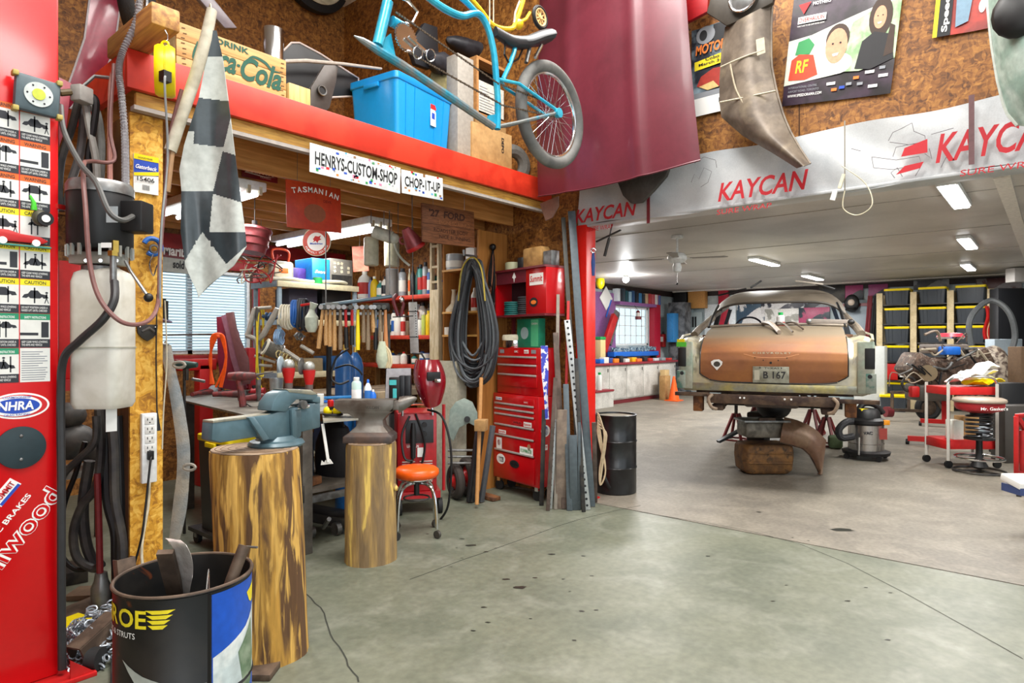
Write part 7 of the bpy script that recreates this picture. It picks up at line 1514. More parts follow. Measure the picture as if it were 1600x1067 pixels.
# welder
w0 = rd(-.148*5.55,5.55);t = T('welder','red wheeled welding machine behind the orange stool','welder',(w0.x,w0.y,0));wu = rd(.97,.24).normalized();wv = V((-wu.y,wu.x,0));WLR = mat('welder_red','a8101a',.3,coat=.3)
def wb_(mb,a0,a1,b0,b1,z0,z1): return mb.frame_box(w0+wu*((a0+a1)/2)+wv*((b0+b1)/2)+UZ*((z0+z1)/2),wu,wv,UZ,(a1-a0)/2,(b1-b0)/2,(z1-z0)/2)
B(wb_(MB(),-.17,.17,0,.45,.20,.88),'cabinet',WLR,t,bev=.012);B(wb_(MB(),-.10,.14,-.012,0,.62,.82),'control_panel',mat('panel_dark','2c2e32',.4),t,bev=.003);B(wb_(MB(),-.17,.20,-.02,.45,.14,.20),'cart_base',WLR,t)
for i in range(9): 
    for a in (-.13,.02): B(wb_(MB(),a,a+.11,-.008,0,.28+i*.022,.288+i*.022),'vent_slot',cm('c8b8b0'),t,sm=False)
B(wb_(MB(),.0,.05,-.014,-.001,.50,.58),'label',INW,t);text('LINCOLN',t,INW,w0-wv*.014+wu*-.09+UZ*.585,wu,UZ,.022,.1,.02,0,.002)
for zz_ in (.78,.70): B(MB().cyl(w0+wu*.06-wv*.012+UZ*zz_,w0+wu*.06-wv*.035+UZ*zz_,.022,n=14),'knob',BLK,t)
B(MB().tube(spline([w0+wu*-.13+UZ*.86-wv*.02,w0+wu*-.1+UZ*.95-wv*.02,w0+wu*.1+UZ*.95-wv*.02,w0+wu*.13+UZ*.86-wv*.02],5),.012,8),'handle',CHR,t)
for a in (-.15,.2):
    for b in (.02,.42): p = w0+wu*a+wv*b;B(MB().cyl(V((p.x,p.y,.065))-wu*.018,V((p.x,p.y,.065))+wu*.018,.065,n=18),'wheel',RUB,t)
B(MB().tube([w0+wu*.23+UZ*.2,w0+wu*.23+UZ*.95],.014,8),'side_rail',WLR,t)
gp = w0-wv*.05+wu*-.04;B(MB().tube([gp+UZ*.80,gp+UZ*.72,gp+UZ*.50],[.016,.026,.022],10),'torch_grip',BLK,t)
B(MB().tube(spline([gp+UZ*.5,gp+UZ*.35-wu*.05,gp+UZ*.3+wu*.02,gp+UZ*.6+wu*.10,gp+UZ*.88+wu*.02],6),.010,8),'cable',BLK,t)
for P,lab in (([(668,640,5.4),(690,650,5.35),(703,690,5.3),(705,740,5.3),(700,790,5.35),(688,812,5.4)],'black cable arcing from the helmet down to the right of the welder'),([(640,650,5.4),(628,680,5.35),(632,715,5.3),(645,720,5.3)],'black cable looped at the left of the welder')): hose('welder_cable',P,.010,BLK,lab,'cable')
p = w0+wu*-.40+wv*.25;t2 = T('maroon_tank','dark maroon round tank lying behind the anvil horn','tank',V((p.x,p.y,0)));B(MB().cyl(V((p.x,p.y,.78))-rd(.12,.0),V((p.x,p.y,.78))+rd(.08,.05),.095,n=24),'tank',mat('tank_maroon','3c1018',.3,coat=.4),t2,bev=.02);B(MB().box((p.x,p.y,.34),(.2,.2,.68)),'pedestal',DKG,t2)
# orange stool
s0 = V(pp(651,830,Z=0));s0 = rd(-.149*5.0,5.0);t = T('shop_stool','low round stool with an orange vinyl seat and chrome casters','stool',(s0.x,s0.y,0));zs_ = .44
B(MB().lathe([(.10,0),(.16,.005),(.175,.03),(.172,.06),(.15,.078),(.08,.088),(.001,.09)],s0+UZ*zs_,36),'seat',ORG,t,ang=60);B(MB().lathe([(.12,-.02),(.15,-.005),(.15,.004)],s0+UZ*zs_,28),'seat_pan',CHR,t);B(MB().cyl(s0+UZ*.30,s0+UZ*.44,.022,n=14),'stem',BLK,t)
for k,a in enumerate((-35,55,145,235)):
    a = radians(a)+TH-pi/2;d = V((cos(a),sin(a),0));Q = spline([s0+UZ*.40+d*.03,s0+UZ*.39+d*.13,s0+UZ*.30+d*.19,s0+UZ*.07+d*.21],5);lg_ = B(MB().tube(Q,.013,8),'leg',CHR,t)
    cpt = s0+d*.215;B(MB().cyl(V((cpt.x,cpt.y,.030))-V((-d.y,d.x,0))*.012,V((cpt.x,cpt.y,.030))+V((-d.y,d.x,0))*.012,.030,n=14),'caster',DKG,lg_)
B(MB().torus(s0+UZ*.28,UZ,.10,.007,28,6),'ring',DKG,t)
# wheels, fender scrap and stock by the plywood panel
for px,r,lab in ((712,.17,'small red hubbed wheel left of the wooden stand'),(728,.19,'second red hubbed wheel leaning behind the first')):
    c = rd((px-800)/1000*6.1,6.1+(.12 if px > 720 else 0),r);t = T('trolley_wheel',lab,'wheel',(c.x,c.y,0));ax_ = rd(.9,.45);B(MB().torus(c,ax_,r-.045,.045,36,10),'tyre',mat('tyre_brown','3a332e',.8),t);B(MB().lathe([(.0,.05),(.04,.05),(.06,.02),(r-.07,.0),(r-.06,-.04)],c,24,-ax_),'hub',RED,t)
plate('green_fender_scrap',[(700,668),(703,640),(712,628),(725,622),(738,628),(746,645),(746,668),(733,661),(718,668),(708,690),(702,682)],dict(d=6.25),.02,mat('patina_green','7c8c84',.5,c2='8f9c92',ns=5),'pale green patinated fender scrap with a round bite behind the wheels','car part',dirv=rd(0,1))
one(MB().cyl(pp(730,655,d=6.22),pp(730,655,d=6.30),.03,n=16),'hole_plug',BLK,'small black round plug on the green scrap','plug')
one(MB().bx(4.5,4.64,4.55,5.0,0,1.30),'pale_board',mat('pale_board','b8b4a0',.7,c2='a4a08c',ns=4),'pale greenish board standing below the cable coil','board')
for i,z in enumerate((.42,.48,.36)): p0,p1 = pp(700,600,d=6.0),pp(740,600,d=6.0);p0.z = p1.z = z;one(MB().cyl(p0,p1,.012,n=8),'steel_rod',GRY,('middle','upper','lower')[i]+' thin steel rod lying across behind the wheels','rod')
a,b = pp(752,590,d=6.0),pp(745,762,d=5.75);t = T('sweeping_broom','tan wooden pole with a cardboard collar standing by the tool chest','pole',V((b.x,b.y,0)));b.z = .035;B(MB().tube([a,b],.018,10),'pole',mat('pole_tan','b8844c',.6),t)
B(MB().box(pp(752,664,d=5.85),(.13,.10,.10),(0,0,.5)),'cardboard_collar',CARD,t,bev=.004)
for k,(x0,x1,m_,lab) in enumerate(((740,733,mat('stock_black','2a2a2c',.5),'black steel bar leaning left of the tan pole'),(746,738,DKG,'dark grey steel bar close behind the tan pole'),(762,752,mat('stock_grey','4a4c50',.5),'grey steel bar leaning against the tool chest'))): a,b = pp(x0+8,665,d=5.95),pp(x1,760,d=5.95);b.z = .01;one(MB().bar(a,b,.05,.03),'steel_bar',m_,lab,'bar',bev=.002)
p = pp(730,768,Z=0);one(MB().box((p.x,p.y,.03),(.14,.10,.06),(0,0,.4)),'wood_block',mat('pale_offcut','b8a484',.7),'pale wood block at the foot of the leaning bars','block',bev=.004)
a,b = pp(704,762,Z=0),pp(776,783,Z=0);one(MB().bar(a+UZ*.02,b+UZ*.02,.10,.036),'floor_plank',RST,'brown plank lying on the floor before the tool chest','plank',bev=.004)
p = pp(757,757,Z=0);one(MB().ball((p.x,p.y,.05),(.06,.05,.05)),'dark_stone',DKG,'round dark grey weight beside the cabinet caster','weight')
# --- steel stock leaning at the red column
def stock(x0,y0,x1,y1,w,m_,lab,d0=5.95,d1=5.7,th=.02,nm='steel_flat',cat='steel stock',holes=0):
    a = pp(x0,y0,d=d0);b = pp(x1,y1,Z=.0);b = pp(x1,y1,d=b.x*CT+b.y*ST);b.z = .003;t = T(nm,lab,cat,b)
    uu,vv,ww = basis(a-b,rd(0,1));side = (rd(1,0)-ww*rd(1,0).dot(ww)).normalized();nrm = ww.cross(side)
    B(MB().frame_box((a+b)/2,side,nrm,ww,w/2,th/2,(a-b).length/2),'bar',m_,t,bev=.002)
    if holes:
        if nrm.dot(rd(0,-1)) < 0: nrm = -nrm
        for k in range(holes): q = b+(a-b)*((k+.7)/holes)+nrm*th/2;B(MB().cyl(q,q+nrm*.0015,.011,n=10),'hole',INK,t,sm=False)
    return t
ZN = mat('zinc_angle','b4b8b8',.35,.5);SB = mat('stock_rust','6a5a52',.6,.3,c2='544840',ns=9);SG = mat('stock_blue_grey','5c666c',.45,.4)
stock(886,500,918,797,.055,ZN,'tall perforated zinc angle with a long row of dark holes',5.85,5.6,.012,'perforated_angle',holes=30)
stock(866,655,858,795,.055,ZN,'short perforated zinc angle at the foot of the tool chest',5.75,5.6,.012,'perforated_angle',holes=14)
stock(893,330,924,792,.07,SG,'very tall blue-grey steel flat leaning on the red column',5.98,5.72,.015)
stock(900,560,912,800,.035,DKG,'dark angle bar right of the long perforated angle',5.7,5.55);stock(884,600,890,798,.05,SG,'wide grey flat behind the foot of the perforated angle',5.75,5.6);stock(872,460,868,796,.03,mat('stock_pale','8c8478',.6),'pale grey-brown lath near the rusty bar',5.95,5.65,.02,'wooden_slat')
stock(880,340,908,796,.04,mat('stock_dark','44443f',.5,.4),'tall dark steel flat just left of the blue-grey one',6.02,5.8)
stock(868,520,882,795,.05,SB,'rusty round bar in the middle of the leaning stock',5.9,5.65,.05);stock(878,640,876,795,.09,mat('stock_wood','74655a',.75,c2='8c7c6c',ns=9),'broad weathered wooden slat among the leaning steel',5.7,5.6,.02,'wooden_slat');stock(868,590,856,798,.035,SB,'rusty bar crossing in front of the short zinc angle',5.6,5.5)
stock(888,470,880,790,.025,RED,'thin red painted rod among the leaning steel',5.9,5.7,.02,'red_rod','rod');stock(895,680,897,797,.07,SG,'short broad blue-grey flat in front of the stock',5.6,5.5);stock(850,640,846,790,.04,DKG,'dark steel flat tucked against the tool chest side',5.85,5.7)
stock(905,660,905,797,.025,SG,'narrow grey strip in front of the perforated angle foot',5.6,5.55,.01);stock(928,660,930,785,.04,SB,'short brown bar leaning on the foot of the red column',5.75,5.7)
ribbonpx('lanyard',[(845,540),(846,580),(850,620),(852,655)],[(856,540),(857,580),(856,620),(858,655)],5.72,.003,mat('lanyard','3c48b8',.5,c2='e0e0e8',ns=18,lo=.5,hi=.52),'blue and white patterned lanyard hanging at the tool chest corner','lanyard')
c = pp(927,400,d=5.85);t = T('wrist_strap','blue grip strap hung at the top of the red column','strap',c);B(MB().torus(c+UZ*.05,rd(0,1),.02,.006,14,6),'ring',CHR,t);B(MB().tube([c+UZ*.03,c-UZ*.06,c-UZ*.18],[.012,.02,.014],8),'grip',mat('strap_blue','1c3c78',.5),t);B(MB().tube([c+UZ*.05,c+UZ*.05+rd(0,.15)],.004,5),'nail',GRY,t)
# black oil drum behind the column
bd = rd(.162*6.42,6.42);t = T('oil_drum','black oil drum standing on the pale concrete behind the red column','drum',(bd.x,bd.y,0));BDM = mat('drum_gloss','17181a',.3,.2,c2='26282a',ns=5,coat=.2);R_ = .205
B(MB().lathe([(R_-.01,0),(R_,.01),(R_,.24),(R_+.008,.255),(R_,.27),(R_,.50),(R_+.008,.515),(R_,.53),(R_,.76),(R_+.006,.77),(R_+.002,.775),(R_-.008,.775),(R_-.012,.755),(.001,.755)],bd,48),'shell',BDM,t);B(MB().cyl(bd+UZ*.755,bd+UZ*.758,R_-.015,n=40),'lid',mat('dusty_lid','8c8474',.8),t)
HC_ = mat('cream_hose','b8a484',.6);random.seed(13)
t = T('cream_hose','coils of thin cream hose hanging between the column and the oil drum','hose',pp(938,760,d=5.95))
for k in range(5): B(MB().tube(spline([pp(934,645+6*k,d=6.05),pp(944+k,680,d=6.0),pp(936+random.uniform(0,6),730,d=6.0),pp(938,758,d=5.98),pp(946,735,d=6.0),pp(940-k,690,d=6.03)],5,cyc=True),.007,6,cyc=True),'turn',HC_,t)
p = pp(958,772,Z=0);t = T('black_funnel','black plastic funnel leaning at the foot of the oil drum','funnel',p);B(MB().tube([p+UZ*.05-rd(.10,0)+UZ*.14,p+UZ*.08-rd(.03,0),p+UZ*.01+rd(.05,0)],[.035,.06,.02],14),'cone',BLK,t)
# ================================================================== FAR ROOM
CW_ = mat('cabinet_white','cccac4',.5,c2='b4b2ac',ns=3);CTR = mat('counter_red','8a2430',.5)
t = T('base_cabinets','long run of white base cabinets with dark red counter edge','cabinet',(14.2,8.3,0))
B(MB().bx(11.8,16.4,8.02,8.58,.10,.94),'carcass',CW_,t);B(MB().bx(11.8,16.4,8.04,8.58,0,.10),'kickboard',MAR,t)
xs = [11.82]+[pp(px,600,Y=8.0).x for px in (952,979,1005,1029)]+[16.38]
for i,(a,b) in enumerate(zip(xs,xs[1:])):
    d_ = B(MB().bx(a+.012,b-.012,7.995,8.02,.13,.93),'door',CW_,t,bev=.003);B(MB().bx(b-.08,b-.06,7.98,7.995,.78,.86),'handle',GRY,d_)
wt = one(MB().bx(11.75,16.5,7.93,8.60,.941,.99),'worktop',CTR,'dark red worktop over the white cabinets','worktop',bev=.004)
t = T('side_ledge','low red edged step shelf at the near end of the white cabinets','shelf',(12.1,7.9,.4));a = pp(934,613,Y=7.9);b = pp(951,613,Y=7.9)
B(MB().bx(a.x-.3,b.x,7.75,7.99,.36,.40),'shelf',CTR,t);B(MB().bx(a.x-.3,b.x,7.77,7.99,0,.36),'front',CW_,t)
def o1(px,w,h,m_,lab,nm,cat,z=.991,Y=8.15,dpt=.2,bev=.01,fn=None):
    x = pp(px,560,Y=Y).x;return one(MB().bx(x-w/2,x+w/2,Y-dpt/2,Y+dpt/2,z,z+h),nm,m_,lab,cat,bev=bev)
x = pp(936,590,Y=7.88).x;bottle('spray',.11,.40,cm('dfe2de'),GRN,None,'clear jar with green lid on the low red step shelf',V((x,7.87,.401)))
o1(937,.22,.55,cm('e0cc90'),'pale yellow storage tub with a green lid on the counter end','storage_tub','tub',Y=8.35);o1(937,.24,.07,GRN,'bright green tub lid on the counter end','tub_lid','lid',z=1.545,Y=8.35)
o1(937,.26,.10,BLU,'small blue tray at the near end of the red worktop','small_tray','tray',Y=8.1)
random.seed(41)
for k,(px,w,h,c,lab) in enumerate(((944,.2,.14,'e8e4dc','white carton at the near end of the worktop'),(952,.16,.12,'284a9c','dark blue carton beside the white one'),(960,.22,.10,'e8801c','orange power tool case below the window'),(968,.14,.16,'1c2028','black tool body below the window'),(977,.2,.09,'d8d8d4','pale flat carton in the middle of the worktop'),(988,.22,.11,'f0b01c','amber box in the middle of the worktop'),(996,.24,.08,'e0702c','orange flat box right of the amber box'),(1006,.16,.12,'2c2c30','black can on the worktop near the crimson post'),(1014,.2,.08,'b83028','red packet on the worktop near the crimson post'),(1023,.24,.07,'d0d4d8','white packet near the far end of the worktop'),(1034,.2,.08,'8c9498','grey packet at the far end of the worktop'),(1044,.2,.06,'c83c34','red cloth folded at the far end of the worktop'))): o1(px,w,h,cm(c),lab,'small_carton','carton',Y=8.06+.05*(k % 2),dpt=.14)
t = T('parts_rack','long blue parts tray full of small parts below the window','tray',(14.5,8.4,.991));a,b = pp(956,550,Y=8.35).x,pp(1026,546,Y=8.35).x;B(MB().bx(a,b,8.28,8.48,1.12,1.24),'tray',BLU,t,bev=.01)
for xx in (a+.1,b-.1): B(MB().bx(xx-.02,xx+.02,8.3,8.46,.991,1.12),'leg',DKG,t)
m = MB()
for k in range(26): m.box((a+.05+(b-a-.1)*k/26,8.36+random.uniform(-.05,.05),1.26+random.uniform(0,.07)),(.06,.08,random.uniform(.04,.12)),(0,0,k))
B(m,'parts',mat('parts_mix','24405c',.5,c2='a8c4d0',ns=30),t,kind='stuff')
for k,(px,c,h) in enumerate(((963,'dce4e8',.40),(967,'16202c',.38),(971,'30404c',.42),(976,'1c4a54',.36),(981,'8cb0c4',.34),(986,'28507c',.38),(992,'1c2430',.36),(997,'3c7cb0',.33),(1002,'242c38',.32),(1007,'c8a888',.34),(1012,'b83c44',.35),(1017,'c85c68',.34),(1022,'d8d8d8',.34),(1027,'5068a0',.33))):
    x = pp(px,460,Y=8.5).x;one(MB().bx(x-.06,x+.06,8.42,8.58,2.521,2.52+h*.8),'shelf_book',cm(c),('first','second','third','fourth','fifth','sixth','seventh','eighth','ninth','tenth','eleventh','twelfth','thirteenth','last')[k]+' item along the mauve shelf above the far window, counted from the red column','book','books and boxes on the mauve shelf',bev=.002)
def wp(px,py,w,h,lab,nm,cat,m_,Y=8.52,rot=0,th=.02):
    c = pp(px,py,Y=Y);t = T(nm,lab,cat,c);B(MB().box(c,(w,th,h),(0,rot,0)),'panel',m_,t,bev=.004);return t,c
t,c = wp(947,466,.42,.42,'white diamond shaped sign on the mauve wall panel','diamond_sign','sign',INW,rot=pi/4);B(MB().box(c+V((.1,-.015,-.25)),(.04,.01,.5),(0,.5,0)),'blue_stripe',BLU,t)
wp(952,520,.22,1.0,'slanted red and grey folded ladder against the mauve panel','step_ladder','ladder',RED,Y=8.3,rot=.55,th=.08);wp(958,512,.20,.9,'grey ribbed strip beside the slanted red one','ribbed_strip','strip',GRY,Y=8.33,rot=.45,th=.06)
t = T('yellow_light','round yellow lamp high up beside the red column','lamp',pp(938,441,Y=8.0));B(MB().ball(pp(938,441,Y=8.0),(.1,.1,.16)),'globe',YEL,t);p = pp(938,441,Y=8.0);B(MB().cyl(p,V((p.x,p.y,2.95)),.01),'hanger',GRY,t)
t = T('lantern','little dark red lantern hanging in front of the far window','lantern',pp(997,500,Y=8.3));p = pp(997,492,Y=8.3);B(MB().cyl(p-UZ*.12,p-UZ*.04,.08,n=12),'base',MAR,t);B(MB().cyl(p-UZ*.04,p+UZ*.06,.05,n=12),'globe',cm('d8d0c8'),t);B(MB().cyl(p+UZ*.06,p+UZ*.12,.06,.02,n=12),'top',MAR,t);B(MB().cyl(p+UZ*.12,V((p.x,8.42,2.46)),.006,n=6),'cord',BLK,t)
for px,w,h,z,m_,lab in ((1035,.30,1.0,0,CARD,'shorter brown carton standing before the white cabinets'),(1044,.26,1.22,0,mat('card_pale','c8aa78',.8),'taller pale carton tube behind the shorter carton')): x = pp(px,600,Y=7.75).x;one(MB().bx(x-w/2,x+w/2,7.6 if w == .3 else 7.78,7.76 if w == .3 else 7.92,0,h*.62),'tall_carton',m_,lab,'carton',bev=.004)
p = pp(1053,620,d=16.2);t = T('traffic_cone','small orange traffic cone at the end of the white cabinets','cone',(p.x,p.y,0));B(MB().lathe([(.14,.02),(.025,.62),(.01,.62)],(p.x,p.y,0),20),'cone',ORG,t);B(MB().box((p.x,p.y,.012),(.36,.36,.024)),'base',ORG,t,bev=.006)
# fixed to the far wall (X = 17.6)
def fw(px,py,w,h,lab,nm,cat,m_,th=.05,X=17.54):
    c = pp(px,py,X=X);t = T(nm,lab,cat,c);B(MB().box(c,(th,w,h)),'panel',m_,t,bev=.004);return t,c
fw(1061,490,.9,.9,'pale blue metal cabinet on the far wall','metal_cabinet','cabinet',cm('8fa4ac'));fw(1066,470,.46,.75,'black speaker box high on the far wall','speaker','speaker',BLK,.2,17.4);fw(1089,468,.55,.5,'yellowish plywood cabinet on the far wall','plywood_cabinet','cabinet',mat('ply_box','c08c4c',.6),.2,17.4)
t,c = fw(1084,503,.5,.55,'grey electrical panel with dark switches behind the car fin','electrical_panel','panel',cm('a4b4b8'),.08,17.5)
for i in range(3): B(MB().box(c+V((-.05,.08-.08*i,0)),(.02,.04,.3)),'breaker',INK,t)
fw(1051,512,.2,.8,'blue water cooler shape before the far wall','water_bottle','bottle',mat('cooler_blue','2c7cb8',.3),.3,16.5);fw(1062,545,.5,2.62,'cluttered dark storage rack standing by the blue bottle','storage_shelves','shelves',mat('rack_clutter','3c4044',.6,c2='74787c',ns=5),.4,16.9);fw(1045,510,.10,1.2,'tan broom handles leaning at the far corner','broom','broom',CARD,.05,17.2)
p = pp(1036,530,X=16.7);t = T('fire_extinguisher','red fire extinguisher at the far end of the worktop','fire extinguisher',p);B(MB().cyl(p-UZ*.22,p+UZ*.15,.08,n=16),'tank',RED,t,bev=.02);B(MB().cyl(p+UZ*.15,p+UZ*.22,.03),'valve',BLK,t);B(MB().box(p-UX*.08,(.01,.09,.14)),'label',INW,t);B(MB().bar(p,p+V((.65,0,0)),.02,.02),'bracket',GRY,t)
fw(1131,500,.28,1.9,'crimson door frame post seen through the car','door_post','post',mat('crimson_paint','b01c34',.45),.1);fw(1125,500,.9,.9,'bright little window light seen through the car','bright_pane','window pane',mat('pane_white','e4eef4',.4),.03,17.56)
random.seed(9)
for k,(px,py,w,h,c1,c2,lab) in enumerate(((1178,484,.95,.85,'3c5468','e0e0e0','large blue and white car poster seen through the car window'),(1222,478,1.1,.4,'d8d8d8','40424c','wide poster strip of engines seen through the car window'),(1222,497,.9,.5,'e4e4e0','9c9c94','white calendar sheet below the engine strip'),(1275,478,.6,.35,'2c3038','8c9098','dark car poster near the right car pillar'),(1272,494,.75,.45,'b04c70','303c48','pink classic car poster at the right car pillar'),(1334,457,.42,.36,'a83c70','484c50','small pink car photo above the grey cupboard'),(1372,455,.42,.34,'a04478','3c4048','second small pink car photo beside the first'),(1455,442,.7,.3,'48484c','8c8c8c','dark frame behind the top totes'),(1560,445,.8,.3,'5c3434','888080','brown picture at the right end of the far wall'),(1300,458,.6,.5,'1c1c1c','3c3830','black poster above the car roof corner'))):
    fw(px,py,w,h,lab,'wall_poster','poster',mat('poster_mix%d' % k,c1,.4,c2=c2,ns=2.2,lo=.5,hi=.53),.02,17.57-.003*k)
t,c = fw(1343,540,.86,1.9,'blue-grey tall cupboard against the far wall','tall_cupboard','cupboard',cm('7c8a94'),.4,17.3);B(MB().bx(c.x-.22,c.x-.2,c.y-.44,c.y+.44,c.z+.95,c.z+1.02),'top_trim',MAR,t)
t = T('cap','black cap with pale badge hung on the blue-grey cupboard','cap',pp(1331,474,X=17.0));p = pp(1331,474,X=17.02);B(MB().ball(p,(.08,.17,.22)),'crown',BLK,t);B(MB().ball(p-V((.06,0,-.02)),(.04,.08,.08)),'badge',cm('b8a898'),t);B(MB().ball(p-V((.08,0,.15)),(.12,.14,.05)),'brim',BLK,t)
t = T('hanging_hoses','maroon and black hoses hanging on the cupboard side','hoses',pp(1360,560,X=17.0))
for k,(m_,x) in enumerate(((MAR,1355),(MAR,1359),(BLK,1364),(BLK,1367))): B(MB().tube(spline([pp(x+3,462,X=17.0),pp(x,500,X=16.98),pp(x-3,540,X=17),pp(x+2,565,X=17)],4),.03,6),'hose',m_,t)
x = pp(1361,590,X=15.9);one(MB().bx(15.7,16.0,x.y-.3,x.y+.3,0,1.4),'white_bin',cm('c8ccc8'),'tall whitish bin between the car and the tote rack','bin',bev=.02)
# tote rack
RX = 16.6;yy = lambda px: pp(px,500,X=RX).y;rt = T('tote_rack','tall timber rack holding rows of black totes with yellow lids','rack',(RX+.4,yy(1460),0))
posts = [1374,1427,1485,1548];TP = mat('rack_timber','cdbb94',.6,c2='b8a47c',ns=5)
for px in posts:
    for dx in (0,.75): B(MB().bx(RX+dx,RX+dx+.05,yy(px)-.06,yy(px)+.06,0,2.60),'upright',TP,rt)
zrow = [2.34,1.90,1.48,1.05,.22]
for z in zrow+[.62]: B(MB().bx(RX+.02,RX+.78,yy(1550),yy(1372),z-.03,z-.002),'runner',DKG,rt)
proto = None;n_ = ('top','second','third','fourth','lowest');cn = ('left-hand','middle','right-hand')
cn = ('nearest the blue-grey cupboard','in the middle bay','in the bay beside the red cloth')
tb_,ty_ = mat('tote_black','26282b',.45),mat('tote_yellow','f0d400',.4)
for i in range(5):
    for j in range(3):
        y0,y1 = yy(posts[j])-.07,yy(posts[j+1])+.07;w = y0-y1;lab = 'black tote with yellow lid, %s row, %s' % (n_[i],cn[j])
        if i == 4 and j == 2: continue
        if proto is None: proto = tote(.66,.56,.36,mat('tote_charcoal','353b42',.4,var=.05),ty_,True,.04,lab=lab,group='black totes with yellow lids on the timber rack',loc=(RX+.32,(y0+y1)/2,zrow[i]),rz=-pi/2);o = proto
        else: o = dup(proto,(RX+.32,(y0+y1)/2,zrow[i]),-pi/2,lab)
        o.scale = (w/.66*.97,1,1)
y = yy(1390);one(MB().bx(RX+.05,RX+.4,y-.27,y+.27,.625,1.0),'red_case',RED,'bright red case on the tote rack','case',bev=.01)
y = yy(1415);t = T('parts_carton','brown carton with white label beside the red case','carton',(RX+.2,y,.62));B(MB().bx(RX+.05,RX+.4,y-.16,y+.16,.625,.90),'carton',CARD,t);B(MB().bx(RX+.045,RX+.05,y-.12,y+.12,.7,.85),'label',INW,t)
# yellow lid totes on the floor near the dolly
for k,(px,py,lab) in enumerate(((1395,618,'yellow lidded tote on the floor behind the red wheeled cart frame'),)): c = pp(px,632,X=15.9);dup(proto,(c.x,c.y,0),-pi/2+.2,lab)
# red cloth, grey hose arc, engine etc
def P3(a,b,d): return pp(a,b,d=d)
one(MB().sheet(lambda u,v: pp(1538+15*v+3*sin(u*6),478+52*u,X=16.56-.05*sin(v*9)),10,8,.01),'red_cloth',RED,'bright red cloth hung on the rack post by the hose arc','cloth')
hose('grey_hose',[(1518,540,10.5),(1514,510,10.5),(1522,488,10.5),(1545,470,10.5),(1565,476,10.4),(1580,495,10.3),(1586,525,10.3),(1580,550,10.3)],.045,mat('hose_grey','54585a',.5),'thick grey hose arching up over the old engine')
ed = 9.6;en = T('old_engine','grimy brown V8 engine held on a red engine stand','engine',V(pp(1470,640,d=ed)[:2]+(0.0,))if False else (pp(1470,640,d=ed).x,pp(1470,640,d=ed).y,0));EM = mat('engine_grime','4a3a32',.6,.3,c2='6c5648',ns=14,c3='8c8478',n3=30,lo3=.6,hi3=.66,bump=.5,bs=25)
ex,ey = rd(1,0),rd(0,1)
def eb(px,py,w,h,dp,nm,m_=EM,rot=0,dd=0): B(MB().box(pp(px,py,d=ed+dd),(w,dp,h),(0,rot,TH-pi/2)),nm,m_,en,bev=min(w,h)*.18)
eb(1478,580,.85,.42,.5,'engine_block');eb(1430,572,.35,.34,.45,'cylinder_head',rot=.5);eb(1518,562,.35,.30,.45,'cylinder_head',rot=-.5);eb(1474,545,.5,.14,.4,'intake_manifold',cm('6c625a'));eb(1450,612,.5,.25,.4,'timing_cover',cm('4c463e'));eb(1481,548,.22,.12,.25,'blue_cap',BLU,dd=-.25);eb(1500,600,.35,.3,.3,'bell_housing')
B(MB().cyl(pp(1450,583,d=ed-.28),pp(1450,583,d=ed-.2),.12,n=20),'water_pump',cm('7c6a4c'),en);B(MB().torus(pp(1420,600,d=ed-.25),ey,.10,.02,20,6),'pulley',DKG,en);B(MB().lathe([(.16,-.03),(.18,0),(.15,.05),(.05,.06)],pp(1485,526,d=ed),22),'air_cleaner',mat('air_red','b83040',.4),en);B(MB().lathe([(.165,-.035),(.185,-.005),(.165,-.002)],pp(1485,526,d=ed),22),'air_cleaner_ring',CHR,en)
random.seed(77)
for k in range(26): a = pp(random.uniform(1410,1530),random.uniform(530,610),d=ed-.3);B(MB().tube(spline([a,a+ex*random.uniform(-.2,.2)+UZ*random.uniform(-.1,.15),a+ex*random.uniform(-.3,.3)+UZ*random.uniform(-.2,.1)],4),random.choice((.008,.014,.02)),6),'engine_line',random.choice((EM,BLK,GRY,cm('7c6c5c'),cm('a89c88'))),en)
B(MB().bar(pp(1478,600,d=ed+.25),pp(1478,657,d=ed+.25),.10,.10),'stand_post',RED,en);a,b = pp(1415,690,Z=0),pp(1500,688,Z=0)
for z,p0,p1 in ((.06,(1418,694),(1480,698)),(.06,(1438,665),(1500,668))): q0,q1 = pp(*p0,Z=0),pp(*p1,Z=0);q0.z = q1.z = .09;B(MB().bar(q0,q1,.08,.07),'stand_foot',RED,en);B(MB().cyl((q0.x,q0.y-.02,.04),(q0.x,q0.y+.02,.04),.04,n=12),'caster',BLK,en)
en['label'] = 'grimy brown V8 engine with a red and chrome air cleaner on a red stand'
eb(1428,612,.12,.16,.1,'mount_plate',RED,dd=-.3)
one(MB().ball(pp(1552,590,d=9.9),(.28,.25,.5),16,10),'gearbox_stack',mat('gear_grime','4c3c34',.6,c2='a09484',ns=16,bump=.6,bs=20),'grimy gearbox casing standing right of the old engine','gearbox')
one(MB().box((lambda p: V((p.x,p.y,.22)))(pp(1552,640,d=9.9)),(.5,.4,.44)),'gearbox_crate',DKG,'dark crate below the grimy gearbox casing','crate')
